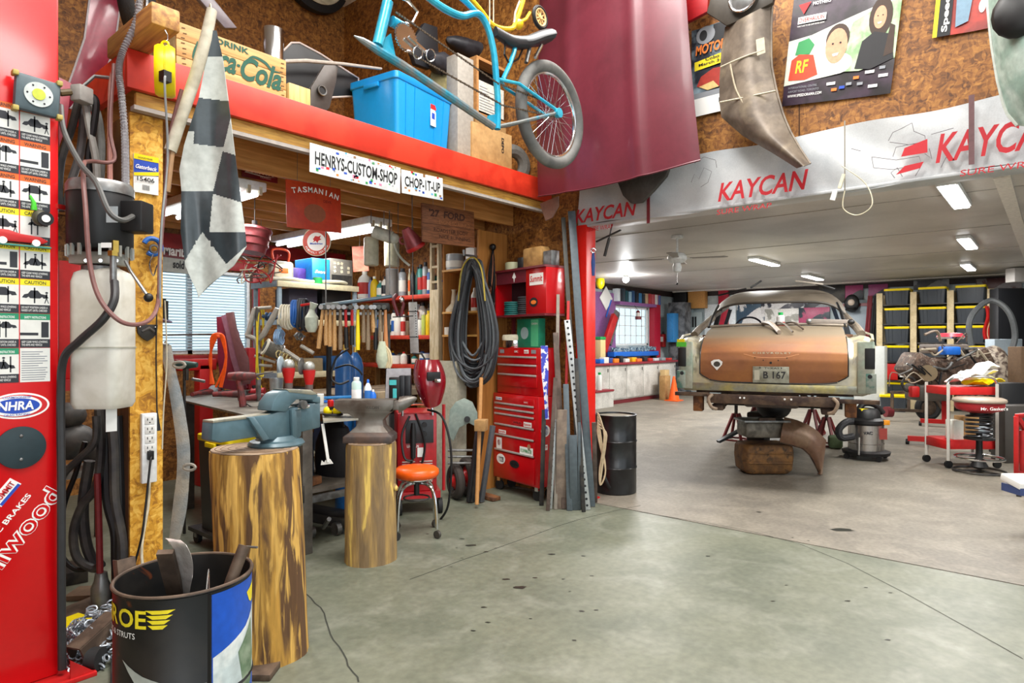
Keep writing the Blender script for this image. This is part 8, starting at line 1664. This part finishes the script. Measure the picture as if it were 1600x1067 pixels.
for k,(px,py,w,h,d,m_,lab) in enumerate(((1568,560,.5,.7,11.6,cm('b8c8d4'),'pale blue-white sheet of metal behind the hose arc'),(1592,405,.35,.9,12.5,cm('c0bcb8'),'pale grey hanging box at the upper right'),(1580,490,.7,1.0,12.8,cm('15161a'),'tall black cupboard in the far right corner'),(1599,570,.25,.5,8.8,mat('tan_card','5c4630',.8),'tan board leaning at the right edge'),(1590,640,.5,.12,8.0,cm('3c3834'),'dark flat box at the right edge'),(1575,650,.35,.9,8.6,cm('1c1d20'),'black stacked tyre tools at the right edge'))):
    p = pp(px,py,d=d);h2 = h;z0 = p.z-h/2 if k == 1 else 0;one(MB().frame_box(V((p.x,p.y,(z0+min(p.z+h/2,2.93))/2)),ex,ey,UZ,w/2,.12,(min(p.z+h/2,2.93)-z0)/2),'standing_panel',m_,lab,'panel',bev=.01)
p = pp(1590,385,d=12.5);one(MB().cyl(pp(1592,376,d=12.5),V((pp(1592,376,d=12.5).x,pp(1592,376,d=12.5).y,2.95)),.02),'drop_cord',WHT,'white drop cord above the pale hanging box','cord')
# wheeled cart frame (dolly) on the floor
dl = 12.1;t = T('floor_dolly','rusty brown low trolley with a solid black wheel before the tote rack','trolley',(pp(1430,640,d=dl).x,pp(1430,640,d=dl).y,0))
c = pp(1450,636,d=dl);wc = V((c.x,c.y,.25));B(MB().torus(wc,ey,.19,.058,32,10),'tyre',RUB,t);B(MB().lathe([(.0,.05),(.05,.05),(.155,.02),(.165,-.02)],wc,24,-ey),'hub',BRN,t)
for a,b,w in (((1392,613),(1455,613),.05),((1393,640),(1440,642),.06),((1394,612),(1394,642),.05),((1420,612),(1420,642),.03),((1455,613),(1472,640),.04)): B(MB().bar(pp(*a,d=dl-.05),pp(*b,d=dl-.05),w,.05),'frame',BRN,t)
c2_ = pp(1388,636,d=dl);B(MB().cyl(V((c2_.x,c2_.y,.17))-ex*.06,V((c2_.x,c2_.y,.17))+ex*.06,.10,n=20),'roller',MAR,t)
# red service cart with pale legs
cd = 7.6;t = T('service_cart','red two shelf service cart with pale legs, papers piled on top','cart',(pp(1518,700,d=cd).x,pp(1518,700,d=cd).y,0))
def cq(px,py,dd=0): return pp(px,py,d=cd+dd)
for y0,y1 in ((605,617),(688,702)):
    a,b = cq(1478,(y0+y1)/2),cq(1560,(y0+y1)/2);h = (y1-y0)/1000*cd;B(MB().frame_box((a+b)/2+ey*.2,ex,ey,UZ,(b-a).length/2,.2,h/2),'shelf',RED,t,bev=.004)
for px in (1480,1556):
    for dd in (-.02,.38): a = cq(px,600)+ey*dd;B(MB().bar(a,V((a.x,a.y,.09)),.045,.03),'leg',cm('b8b4ac'),t);B(MB().cyl(V((a.x,a.y,.045))-ey*.015,V((a.x,a.y,.045))+ey*.015,.045,n=14),'caster',BLK,t)
B(MB().tube(spline([cq(1480,605),cq(1484,594),cq(1500,589),cq(1540,589),cq(1555,594),cq(1558,605)],5),.014,8),'handle',CHR,t)
for k,(x0,y0,x1,y1,dz,m_,lab) in enumerate(((1488,600,1545,585,.04,INW,'crumpled white papers heaped on the service cart'),(1515,604,1556,598,.10,YEL,'yellow folder on the service cart top'),(1510,592,1548,574,.08,cm('e0dcd4'),'tilted white sheet on the paper heap'))):
    a,b = cq(x0,y0,.1),cq(x1,y1,.3);one(MB().sheet(lambda u,v: a.lerp(b,u)+ey*(v-.5)*.3+UZ*(.05+.03*sin(u*9+v*5+k)),8,6,.01),'paper',m_,lab,'paper')
for px,w,h,m_,lab in ((1492,.13,.25,cm('e4e8e0'),'white bottle on the lower shelf of the service cart'),(1510,.20,.30,CARD,'brown carton on the lower shelf of the service cart'),(1528,.25,.16,cm('a8b8c0'),'pale blue carton on the lower shelf of the service cart')): a = cq(px,688,.15);one(MB().frame_box(a+UZ*h/2,ex,ey,UZ,w/2,.08,h/2),'cart_carton',m_,lab,'carton',bev=.01)
# spring stool before it
sp = pp(1530,738,Z=0);t = T('spring_stool','stool made of a coil spring with chrome foot ring and red padded seat','stool',sp);z0 = pp(1530,622,d=sp.x*CT+sp.y*ST).z
B(MB().torus(sp+UZ*.02,UZ,.25,.012,48,8),'floor_ring',DKG,t);B(MB().torus(sp+UZ*.17,UZ,.235,.014,48,8),'foot_ring',CHR,t);B(MB().lathe([(.06,.0),(.09,.02),(.05,.10),(.035,.16),(.03,.40)],sp+UZ*.05,20),'damper',BLK,t)
for k in range(3): a = 2*pi*k/3;B(MB().bar(sp+UZ*.02,sp+V((cos(a)*.24,sin(a)*.24,.02)),.03,.02),'spoke',DKG,t);B(MB().bar(sp+UZ*.17,sp+V((cos(a)*.23,sin(a)*.23,.17)),.02,.015),'spoke',CHR,t)
B(MB().tube([sp+V((.125*cos(k*.42),.125*sin(k*.42),.40+.0031*k)) for k in range(92)],.012,8),'coil_spring',mat('spring_dark','3c3e42',.3,.7),t)
B(MB().cyl(sp+UZ*.38,sp+UZ*.40,.15,n=28),'lower_cup',BLK,t);B(MB().lathe([(.13,-.13),(.22,-.10),(.24,-.06),(.24,-.02),(.255,-.01),(.255,.02),(.22,.035),(.001,.04)],V((sp.x,sp.y,z0-.03)),36),'seat',mat('seat_red_grey','a02028',.5),t);B(MB().lathe([(.256,-.012),(.262,.005),(.256,.022),(.22,.038),(.001,.043)],V((sp.x,sp.y,z0-.03)),36),'seat_top',cm('9a8c7c'),t)
B(MB().cyl(sp+UZ*.66,V((sp.x,sp.y,z0-.14)),.09,n=16),'seat_neck',BLK,t);text("Mr. Gasket's",t,INW,V((sp.x,sp.y,z0-.115))-ey*.243-ex*.16,ex,UZ,.035,.3,.01,0,.003)
# red folding frame and blue box at the right edge
t = T('red_engine_hoist','red angled steel frame at the right edge of the view','frame',pp(1600,720,d=6.2)); 
for a,b in (((1588,650),(1588,740)),((1588,650),(1615,690)),((1597,672),(1597,745)),((1588,738),(1625,742)),((1588,650),(1640,645))): B(MB().bar(pp(*a,d=6.2),pp(*b,d=6.2),.045,.04),'beam',RED,t,bev=.004)
a = pp(1592,740,d=6.2);B(MB().bar(a,V((a.x,a.y,0)),.04,.04),'leg',DKG,t)
t = T('display_box','white and blue tilted box corner at the right edge above the floor','box',pp(1600,780,d=5.0));a = pp(1604,752,d=5.0);B(MB().box(a,(.26,.2,.05),(.2,0,TH-pi/2)),'lid',INW,t,bev=.004);B(MB().box(a-UZ*.06,(.25,.19,.06),(.0,0,TH-pi/2)),'box',cm('3c4c7c'),t);B(MB().bar(a-UZ*.09+ex*.05,V((a.x,a.y,0))+ex*.05,.10,.10),'pedestal',DKG,t)
# shop vacuum
vc = pp(1353,716,Z=0);t = T('shop_vacuum','stainless shop vacuum with black lid, yellow latch and hose on a wheeled base','vacuum cleaner',vc)
STN = mat('stainless','b0aca8',.22,.9,var=.05);B(MB().lathe([(.19,.10),(.205,.11),(.205,.20),(.21,.205),(.205,.21),(.205,.44),(.19,.45)],vc,36),'tank',STN,t)
B(MB().lathe([(.21,.44),(.225,.46),(.225,.50),(.17,.53),(.16,.60),(.13,.64),(.05,.65)],vc,32),'motor_lid',BLK,t);B(MB().lathe([(.20,.08),(.27,.06),(.28,.10),(.22,.12)],vc,32),'wheel_base',BLK,t)
for k in range(4): a = pi/4+k*pi/2;p = vc+V((cos(a)*.26,sin(a)*.26,.035));B(MB().cyl(p-UX*.018,p+UX*.018,.035,n=14),'caster',BLK,t);B(MB().tube([p+UZ*.02,vc+V((cos(a)*.2,sin(a)*.2,.1))],.03,8),'caster_arm',BLK,t)
B(MB().box(vc-ey*.06-ex*.06+UZ*.62,(.10,.08,.05),(0,0,TH-pi/2)),'latch',YEL,t,bev=.008);B(MB().box(vc-ey*.16+ex*.16+UZ*.48,(.08,.06,.06),(0,0,TH-pi/2)),'latch',mat('latch_orange','e09018',.4),t,bev=.008);B(MB().tube(spline([vc-ex*.1+UZ*.62,vc-ex*.02+UZ*.70,vc+ex*.12+UZ*.68,vc+ex*.22+UZ*.58],5),.035,10),'upper_hose',BLK,t)
B(MB().tube(spline([vc-ex*.18-ey*.05+UZ*.48,vc-ex*.30-ey*.08+UZ*.47,vc-ex*.40-ey*.1+UZ*.38,vc-ex*.36-ey*.1+UZ*.28,vc-ex*.22-ey*.12+UZ*.30],6),.045,10),'hose',mat('vac_hose','222326',.5,bump=1,bs=90),t)
B(MB().tube([vc-ey*.2-ex*.2+UZ*.08,vc-ey*.21-ex*.2+UZ*.3],.012,6),'side_bar',CHR,t);text('VAC',t,INK,vc-ey*.212-ex*.15+UZ*.33,ex,UZ,.04,.12,.03,0,.001);B(MB().box(vc+ex*.1-ey*.19+UZ*.34,(.12,.01,.14),(0,0,TH-pi/2)),'label',cm('8c3830'),t)
# ================================================================== THE OLD CAR ON STANDS
CO = rd(2.63,6.5);CA = V((1.053,.3046,0)).normalized();CR = V((CA.y,-CA.x,0))      # CA: towards the bonnet, CR: to the car's right
car = T('vintage_car','stripped vintage saloon with copper brown boot lid and dull roof raised on red stands','car',(CO.x,CO.y,0),atan2(CA.y,CA.x)-pi/2)
def K(x,y,z): return V((x,y,z))            # car space: x right, y forward, z up
BODY = mat('car_primer','b6b2a4',.34,.45,c2='c8bf9c',ns=3.5,c3='7c7468',n3=6,lo3=.55,hi3=.75,var=.08)
COPP = mat('boot_copper','98602f',.62,.0,c2='865230',ns=2.5,lo=.4,hi=.65,var=.06)
def dusted(m_,z0,z1,c):      # settled dust on the upper part of the lid
    nt = m_.node_tree;b = nt.nodes['Principled BSDF'];src = b.inputs['Base Color'].links[0].from_socket;tc = nt.nodes.new('ShaderNodeTexCoord');sp = nt.nodes.new('ShaderNodeSeparateXYZ');nt.links.new(tc.outputs['Object'],sp.inputs[0])
    r = nt.nodes.new('ShaderNodeMapRange');r.inputs[1].default_value = z0;r.inputs[2].default_value = z1;nt.links.new(sp.outputs[2],r.inputs[0]);x = nt.nodes.new('ShaderNodeMix');x.data_type = 'RGBA';nt.links.new(r.outputs[0],x.inputs[0]);nt.links.new(src,x.inputs[6]);x.inputs[7].default_value = lin(c);nt.links.new(x.outputs[2],b.inputs['Base Color'])
dusted(COPP,1.42,1.58,'6e6250')
DUST = mat('roof_dust','6a6054',.5,.15,c2='7c7264',ns=4,var=.06)
def cb(mb,name,m_,**k): return B(mb,name,m_,car,local=True,**k)
def prof(z): return 0.0 if z < 1.38 else .02+.16*((z-1.38)/.15)**2 if z < 1.53 else .18+(z-1.53)*5.2
# body side and deck sections: half outline from the middle of the deck round to the sill
def sect(y,zc,zf,w,zb,wb_):
    H_ = [(0,zc),(.25*w,zc),(.50*w,zc-.005),(.70*w,zc-.02),(.80*w,min(zc,zf)-.035),(.90*w,zf),(.96*w,zf-.012),(w,zf-.08),(w*1.0,zf-.22),(w*.985,zb+.16),(wb_,zb)]
    return [K(x,y,z) for x,z in H_]+[K(-x,y,z) for x,z in H_[::-1][:-1]]
S_ = [sect(.005,1.30,1.51,.915,1.0,.86),sect(.06,1.40,1.53,.93,.99,.88),sect(.15,1.50,1.54,.94,.98,.9),sect(.4,1.59,1.555,.945,.96,.9),sect(.95,1.655,1.575,.95,.90,.9),sect(1.5,1.60,1.58,.95,.86,.9),sect(3.0,1.60,1.58,.95,.84,.9),sect(3.6,1.64,1.58,.95,.86,.9),sect(4.7,1.58,1.53,.92,.88,.86),sect(4.95,1.42,1.42,.85,.95,.8)]
n = len(S_[0]);m = MB();vs = [p for r in S_ for p in r];fs = []
for i in range(len(S_)-1):
    for j in range(n):
        if 4 <= i <= 6 and (j < 4 or j >= n-4): continue            # cabin stays open
        a,c = i*n,(i+1)*n;fs.append((a+j,a+(j+1) % n,c+(j+1) % n,c+j))
fs.append(tuple(range(n))[::-1]);m.add(vs,fs);cb(m,'body_shell',BODY,ang=40)
# boot lid
def lid(u,v):
    s = 2*u-1;t_ = v;path = [(-.035,1.085),(-.045,1.2),(-.04,1.31),(-.01,1.40),(.07,1.475),(.2,1.545),(.5,1.628),(.9,1.68)]
    k = t_*(len(path)-1);i = min(int(k),len(path)-2);f = k-i;y = path[i][0]*(1-f)+path[i+1][0]*f;z = path[i][1]*(1-f)+path[i+1][1]*f
    hw = .69 - (.09*(1-min(1,t_/.10))**2);return K(s*hw,y+.02*s*s,z-.018*s*s*min(1,t_*2)+(.02*(abs(s)**6) if t_ < .1 else 0))
bl = cb(MB().sheet(lid,36,40,.02),'boot_lid',COPP,ang=60)
def subp(mb,nm,m_,par,**k): return B(mb,nm,m_,par,local=True,**k)
subp(MB().tube([lid(i/24,.0)+K(0,-.004,-.006) for i in range(25)],.007,6),'seal',BLK,bl)
for s in (0,1): subp(MB().tube([lid(s,i/20)+K((.006 if s else -.006),0,0) for i in range(16)],.006,6),'seal',BLK,bl)
lb_ = lambda x,z,off=-.055: K(x,off,z)
m = MB();MW[car.name+'_'] = None;del MW[car.name+'_']
inv = MW[car.name]
def ctext(s_,m_,x,z,h,w,y=-.058,**k):
    o = inv @ K(x,y,z);return text(s_,car,m_,o,CR,UZ,h,w,**k)
subp(MB().box(K(0,-.058,1.165),(.34,.006,.165)),'number_plate',mat('old_plate','9c9c8c',.5,c2='7c7a68',ns=12),bl,bev=.003)
subp(MB().box(K(-.13,-.063,1.16),(.05,.004,.10)),'plate_badge',cm('b8b4a0'),bl);ctext('B 167',DKG,-.07,1.125,.075,.21,-.064,bold=.02);ctext('TEXAS',DKG,-.06,1.222,.018,.14,-.064)
for x in (-.1,.1): subp(MB().ball(K(x,-.064,1.235),.007,8,6),'plate_bolt',DKG,bl)
ctext('CHEVROLET',CRM,-.17,1.375,.018,.36,-.052,bold=.03,spacing=1.4)
subp(MB().tube([K(-.26,-.045,1.372),K(-.14,-.062,1.34),K(0,-.066,1.335),K(.14,-.062,1.34),K(.26,-.045,1.372)],.004,6),'emblem_ridge',mat('copper_light','c08458',.4),bl)
for x,z in ((-.15,1.335),(.15,1.335),(-.07,1.31),(.07,1.31),(0,1.285)): subp(MB().cyl(K(x,-.05,z),K(x,-.056,z),.006 if z > 1.3 else .012,n=10),'emblem_hole',INK,bl)
hp_ = [(-.055,.0),(0,-.06),(.05,0),(.055,.03),(.02,.055),(-.03,.05),(-.06,.03)];subp(MB().prism(hp_,.004,K(-.52,-.052,1.26),K(1,0,0),K(0,0,1)),'heart_sticker',INW,bl);subp(MB().prism(circ(0,.005,.033,.028),.004,K(-.52,-.057,1.26),K(1,0,0),K(0,0,1)),'sticker_print',DKG,bl)
# rear panel: valance, tail lamp housings
cb(MB().rings([[K(x,y,z) for x,y,z in ((-.86,-.03,.985),(.86,-.03,.985),(.84,-.045,1.07),(-.84,-.045,1.07))],[K(x,y,z) for x,y,z in ((-.86,.05,.985),(.86,.05,.985),(.84,.05,1.07),(-.84,.05,1.07))]]),'valance',mat('valance_metal','9c9a8c',.3,.5,c2='b8ac74',ns=5),bev=.008)
for s in (-1,1):
    cb(MB().rings([[K(s*(.80+a),-.06+b,z) for a,b in ((-.03,0),(.10,.0),(.125,.08),(-.03,.08))] for z in (1.0,1.50)]),'fin_panel',mat('fin_patina','a4a494',.45,.3,c2='6f8c80' if 0 else '8c9c8c',ns=6),bev=.012)
    fn = cb(MB().box(K(s*.875,-.062,1.335),(.085,.012,.20)),'lamp_opening',BLK,bev=.01)
    cb(MB().box(K(s*.885,-.058,1.10),(.09,.016,.19)),'lower_fin',mat('fin_green','4c7468',.5,c2='8c9488',ns=8,lo=.45,hi=.55),bev=.01)
    cb(MB().cyl(K(s*.875,-.07,1.165),K(s*.875,-.055,1.165),.02,n=14),'fin_hole',INK)
    cb(MB().tube([K(s*.90,-.055,1.51),K(s*.935,.4,1.565),K(s*.93,1.1,1.60)],.012,8),'fin_ridge',BODY)
cb(MB().box(K(-.88,-.07,1.47),(.10,.014,.05)),'green_tape',mat('tape_green','58c838',.5));cb(MB().box(K(-.885,-.072,1.51),(.08,.012,.03)),'yellow_tape',YEL)
# roof, pillars, glazing frames
def roof(u,v):
    s = 2*u-1;y = 1.42+1.95*v;hw = .71-.03*v;z = 1.96+.262*(sin(pi*min(1,.02+.60*v)))**.75-.17*abs(s)**6;return K(s*(hw+.06*abs(s)),y-.10*s*s*(1-v)*-1.2+(.12*s*s*v*-1),z)
rf_ = cb(MB().sheet(roof,32,20,.02),'roof',DUST,ang=60)
subp(MB().tube([roof(i/24,0)+K(0,-.004,-.015) for i in range(25)],.014,8),'rain_gutter',mat('gutter_dark','3a352e',.5),rf_)
for s in (-1,1):
    e0 = roof(0 if s < 0 else 1,.0);e1 = roof(0 if s < 0 else 1,1)
    cb(MB().tube(spline([K(s*.87,.78,1.58),K(s*.84,1.02,1.655),K(s*.80,1.26,1.72),e0+K(s*-.01,.04,-.02)],6),.042,10),'rear_pillar',DUST)
    cb(MB().tube(spline([K(s*.72,.90,1.67),K(s*.70,1.15,1.82),K(s*.66,1.35,1.95)],6),.014,8),'window_frame',BLK)
    cb(MB().bar(K(s*.84,2.35,1.58),K(s*.74,2.35,2.0),.06,.07,K(0,1,0)),'centre_pillar',mat('pillar_dark','20262e',.5));cb(MB().bar(K(s*.84,3.5,1.60),K(s*.70,3.30,2.0),.05,.05,K(0,1,0)),'front_pillar',mat('pillar_blue','28384c',.5));cb(MB().bar(e0+K(0,0,-.02),e1+K(0,0,-.01),.05,.04),'roof_rail',DUST)
cb(MB().tube([K(-.74,.92,1.675),K(-.35,.93,1.695),K(0,.93,1.70),K(.35,.93,1.695),K(.74,.92,1.675)],.016,8),'window_sill',DUST)
cb(MB().bx(-.86,.86,3.15,3.6,1.48,1.64),'dashboard',mat('dash_dark','2c3038',.5),bev=.04);cb(MB().bx(-.8,.8,.95,1.5,1.55,1.58),'parcel_shelf',mat('shelf_rust','6c4c38',.7));cb(MB().bx(-.86,.86,1.5,3.6,.98,1.02),'cabin_floor',RST)
sw = K(-.40,2.75,1.66);sr = cb(MB().torus(sw,K(0,-1,.35),.20,.014,32,8),'steering_wheel',mat('wheel_navy','1c2438',.3));subp(MB().bar(sw-K(.19,0,0),sw+K(.19,0,0),.02,.012),'spoke',mat('wheel_navy','1c2438',.3),sr);subp(MB().cyl(sw,sw+K(0,.5,-.15),.02),'column',DKG,sr)
# frame rail, hangers, axle below
FR = mat('frame_rust','40302a',.7,.3,c2='64503f',ns=8,bump=.3)
cb(MB().bx(-.62,.62,-.08,.0,.86,.955),'cross_member',FR,bev=.006);cb(MB().bx(-.95,-.6,-.06,.0,.925,.965),'bumper_bracket',FR,bev=.004);cb(MB().bx(.6,.96,-.06,.0,.90,.94),'bumper_bracket',FR,bev=.004)
for x in (-.14,-.1,.28,.34): cb(MB().cyl(K(x-.15,-.082,.925),K(x-.15,-.086,.925),.01,n=10),'frame_hole',INW)
for s in (-1,1):
    cb(MB().bx(s*.72-.05,s*.72+.05,.0,.12,.76,.93),'body_mount',RST,bev=.01);cb(MB().bx(s*.5-.04,s*.5+.04,.0,4.4,.80,.92),'frame_rail',FR);cb(MB().tube(spline([K(s*.56,-.08,.95),K(s*.60,-.1,.90),K(s*.57,-.09,.82),K(s*.52,-.06,.80)],5),.018,8),'spring_shackle',mat('shackle','94806c',.5),);cb(MB().bx(s*.52-.06,s*.52+.06,-.02,.2,.78,.84),'hanger',FR,bev=.01)
    cb(MB().tube([K(s*.3,.5,.92),K(s*.4,.9,.80),K(s*.42,1.4,.75)],.03,8),'leaf_spring',FR)
cb(MB().box(K(0,.9,.97),(1.5,1.6,.03)),'boot_floor',FR);cb(MB().ball(K(-.02,1.3,.72),(.20,.17,.16),18,12),'differential',BLK);cb(MB().cyl(K(-.72,1.4,.75),K(.72,1.4,.75),.045,n=14),'rear_axle',BLK);cb(MB().bx(-.28,.26,.25,.6,.80,.96),'fuel_tank',mat('tank_dirty','4a3e38',.6),bev=.03)
# loose things on the boot and roof
def cw(x,y,z): return inv @ K(x,y,z)
for k,(a,b,w,m_,lab) in enumerate((((-.12,.95,1.72),(.07,.30,1.60),.05,cm('a09486'),'widest pale trim strip lying across the boot lid'),((.02,.93,1.72),(.20,.26,1.60),.022,DUST,'middle curved trim strip on the boot lid'),((.12,.93,1.71),(.30,.42,1.63),.020,BRN,'short curved trim strip at the right of the three'))): A_,B_ = cw(*a),cw(*b);one(MB().tube(spline([A_,A_.lerp(B_,.5)+UZ*.035,B_],6),w/2,6),'trim_strip',m_,lab,'trim strip')
A_,B_ = cw(.36,.92,1.73),cw(.78,.95,1.715);t = T('bracket_bar','grey bracket bar lying below the right side of the rear window','bracket',A_.lerp(B_,.5));B(MB().bar(A_,B_,.03,.05),'bar',mat('bracket_grey','7c746c',.5),t,bev=.004);B(MB().ball(B_,(.04,.04,.03)),'end',BLK,t);B(MB().ball(A_,(.03,.03,.03)),'end',GRY,t)
p = cw(.06,1.2,1.585);bottle('spray',.09,.26,cm('e0e0dc'),GRN,RED,'white bottle with green spray cap inside the rear window',p)
for a,b,lab in (((-.70,1.7,2.10),(-.35,1.6,2.17),'black wiper arm lying on the left side of the roof'),((-.30,1.62,2.18),(-.18,1.7,2.27),'small black bracket standing up on the roof'),((.22,1.66,2.25),(.52,1.55,2.19),'pale metal strip lying on the roof'),((.45,1.6,2.20),(.66,2.0,2.16),'second dark strip at the right side of the roof')): one(MB().bar(cw(*a),cw(*b),.025,.02),'roof_strip',BLK if 'black' in lab or 'dark' in lab else cm('b8b0a4'),lab,'trim strip',bev=.003)
# axle stands
SRD = mat('stand_red','6c1c1e',.5)
def jack(x,y,lab):
    b = cw(x,y,0);t = T('axle_stand',lab,'axle stand',(b.x,b.y,0));ft = [b+V((sx*.17,sy*.14,.01)) for sx,sy in ((-1,-1),(1,-1),(1,1),(-1,1))];tp = b+UZ*.42
    for q in ft: B(MB().bar(q,tp+(q-b)*.2-UZ*.02,.035,.035),'leg',SRD,t)
    for i in range(4): B(MB().bar(ft[i],ft[(i+1) % 4],.03,.025),'base_bar',SRD,t)
    B(MB().cyl(tp-UZ*.06,V((b.x,b.y,.72)),.025,n=12),'ratchet_post',DKG,t);B(MB().box((b.x,b.y,.735),(.12,.06,.04)),'saddle',DKG,t,bev=.006)
jack(-.62,3.3,'maroon axle stand under the chassis at the left side of the car');jack(.62,3.3,'maroon axle stand under the chassis at the right side of the car');jack(-.40,4.4,'distant maroon axle stand under the left front of the car');jack(.45,4.4,'distant maroon axle stand under the right front of the car')
# parts lying beneath
pd = 7.35
t = T('trolley_jack','low black jack handle sticking out left beneath the differential','jack',cw(-.2,1.2,0));B(MB().bar(pp(1122,690,d=7.9),pp(1170,665,d=8.0),.07,.03),'handle',mat('jack_grey','3c4448',.5),t);a = pp(1185,660,d=8.0);B(MB().bar(V((a.x,a.y,.0)),V((a.x,a.y,.62)),.22,.22),'ram',BLK,t,bev=.02);B(MB().bar(pp(1190,660,d=8.1),pp(1240,630,d=8.1),.06,.05),'arm',BLK,t)
t = T('engine_sump','grey upper sump pan stacked on the rusty one beneath the car','sump',pp(1190,680,d=pd));c = pp(1190,678,d=pd);z0 = .30
B(MB().frame_box(V((c.x,c.y,.50)),ex,ey,UZ,.24,.16,.09),'pan',mat('sump_grey','827c70',.5,.3,c2='5c564c',ns=9),t,bev=.04);B(MB().frame_box(V((c.x,c.y,.60)),ex,ey,UZ,.26,.18,.012),'flange',GRY,t,bev=.003);B(MB().frame_box(V((c.x,c.y,.62))-ey*.15,ex,ey,UZ,.09,.02,.02),'slot',FR,t)
c2_ = pp(1200,715,Z=.18);t = T('oil_pan','rusty orange ribbed oil pan lying on the floor beneath the car','oil pan',(c2_.x,c2_.y,0));OPM = mat('pan_rust','6a4c30',.7,.2,c2='8a6236',ns=8,c3='4a3828',n3=14,bump=.6,bs=18)
B(MB().rings([[V((c.x,c.y,0))+ex*(x*.29*k+.02)+ey*(y*.2*k)+UZ*z for x,y in ((-1,-.7),(-.85,-1),(.85,-1),(1,-.7),(1,.7),(.85,1),(-.85,1),(-1,.7))] for k,z in ((.8,.01),(.95,.05),(1,.2),(.98,.30),(.9,.34))]),'pan',OPM,t,bev=.012)
for z in (.14,.25): B(MB().tube([V((c.x,c.y,z))+ex*(x+.02)-ey*.205 for x in (-.24,0,.24)],.008,6),'rib',OPM,t)
t = T('wing_panel','curved copper brown wheel arch panel propped beneath the car','car part',pp(1262,735,d=pd-.1));R2 = [((1225,652),(1218,690)),((1245,657),(1236,695)),((1262,664),(1254,700)),((1277,674),(1265,710)),((1290,688),(1272,722)),((1286,720),(1280,738)),((1284,741),(1279,741))]
def wf(u,v): k = u*(len(R2)-1);i = min(int(k),len(R2)-2);f = k-i;(ax,ay),(bx2,by2) = R2[i];(cx2,cy2),(dx2,dy2) = R2[i+1];return pp((ax*(1-v)+bx2*v)*(1-f)+(cx2*(1-v)+dx2*v)*f,(ay*(1-v)+by2*v)*(1-f)+(cy2*(1-v)+dy2*v)*f,d=7.15+.10*(1-v)-.08*sin(pi*v))
B(MB().sheet(wf,24,8,.008),'panel',mat('wing_brown','7c5c48',.45,.2,c2='8c7058',ns=4),t,ang=60);B(MB().tube([wf(i/20,1) for i in range(21)],.012,6),'rolled_edge',FR,t)
p = pp(1305,700,Z=0);one(MB().box((p.x,p.y,.09),(.26,.18,.17),(0,0,.3)),'green_pouch',mat('olive_green','3c4a2c',.8),'olive green lump beside the vacuum base','pouch',bev=.04)
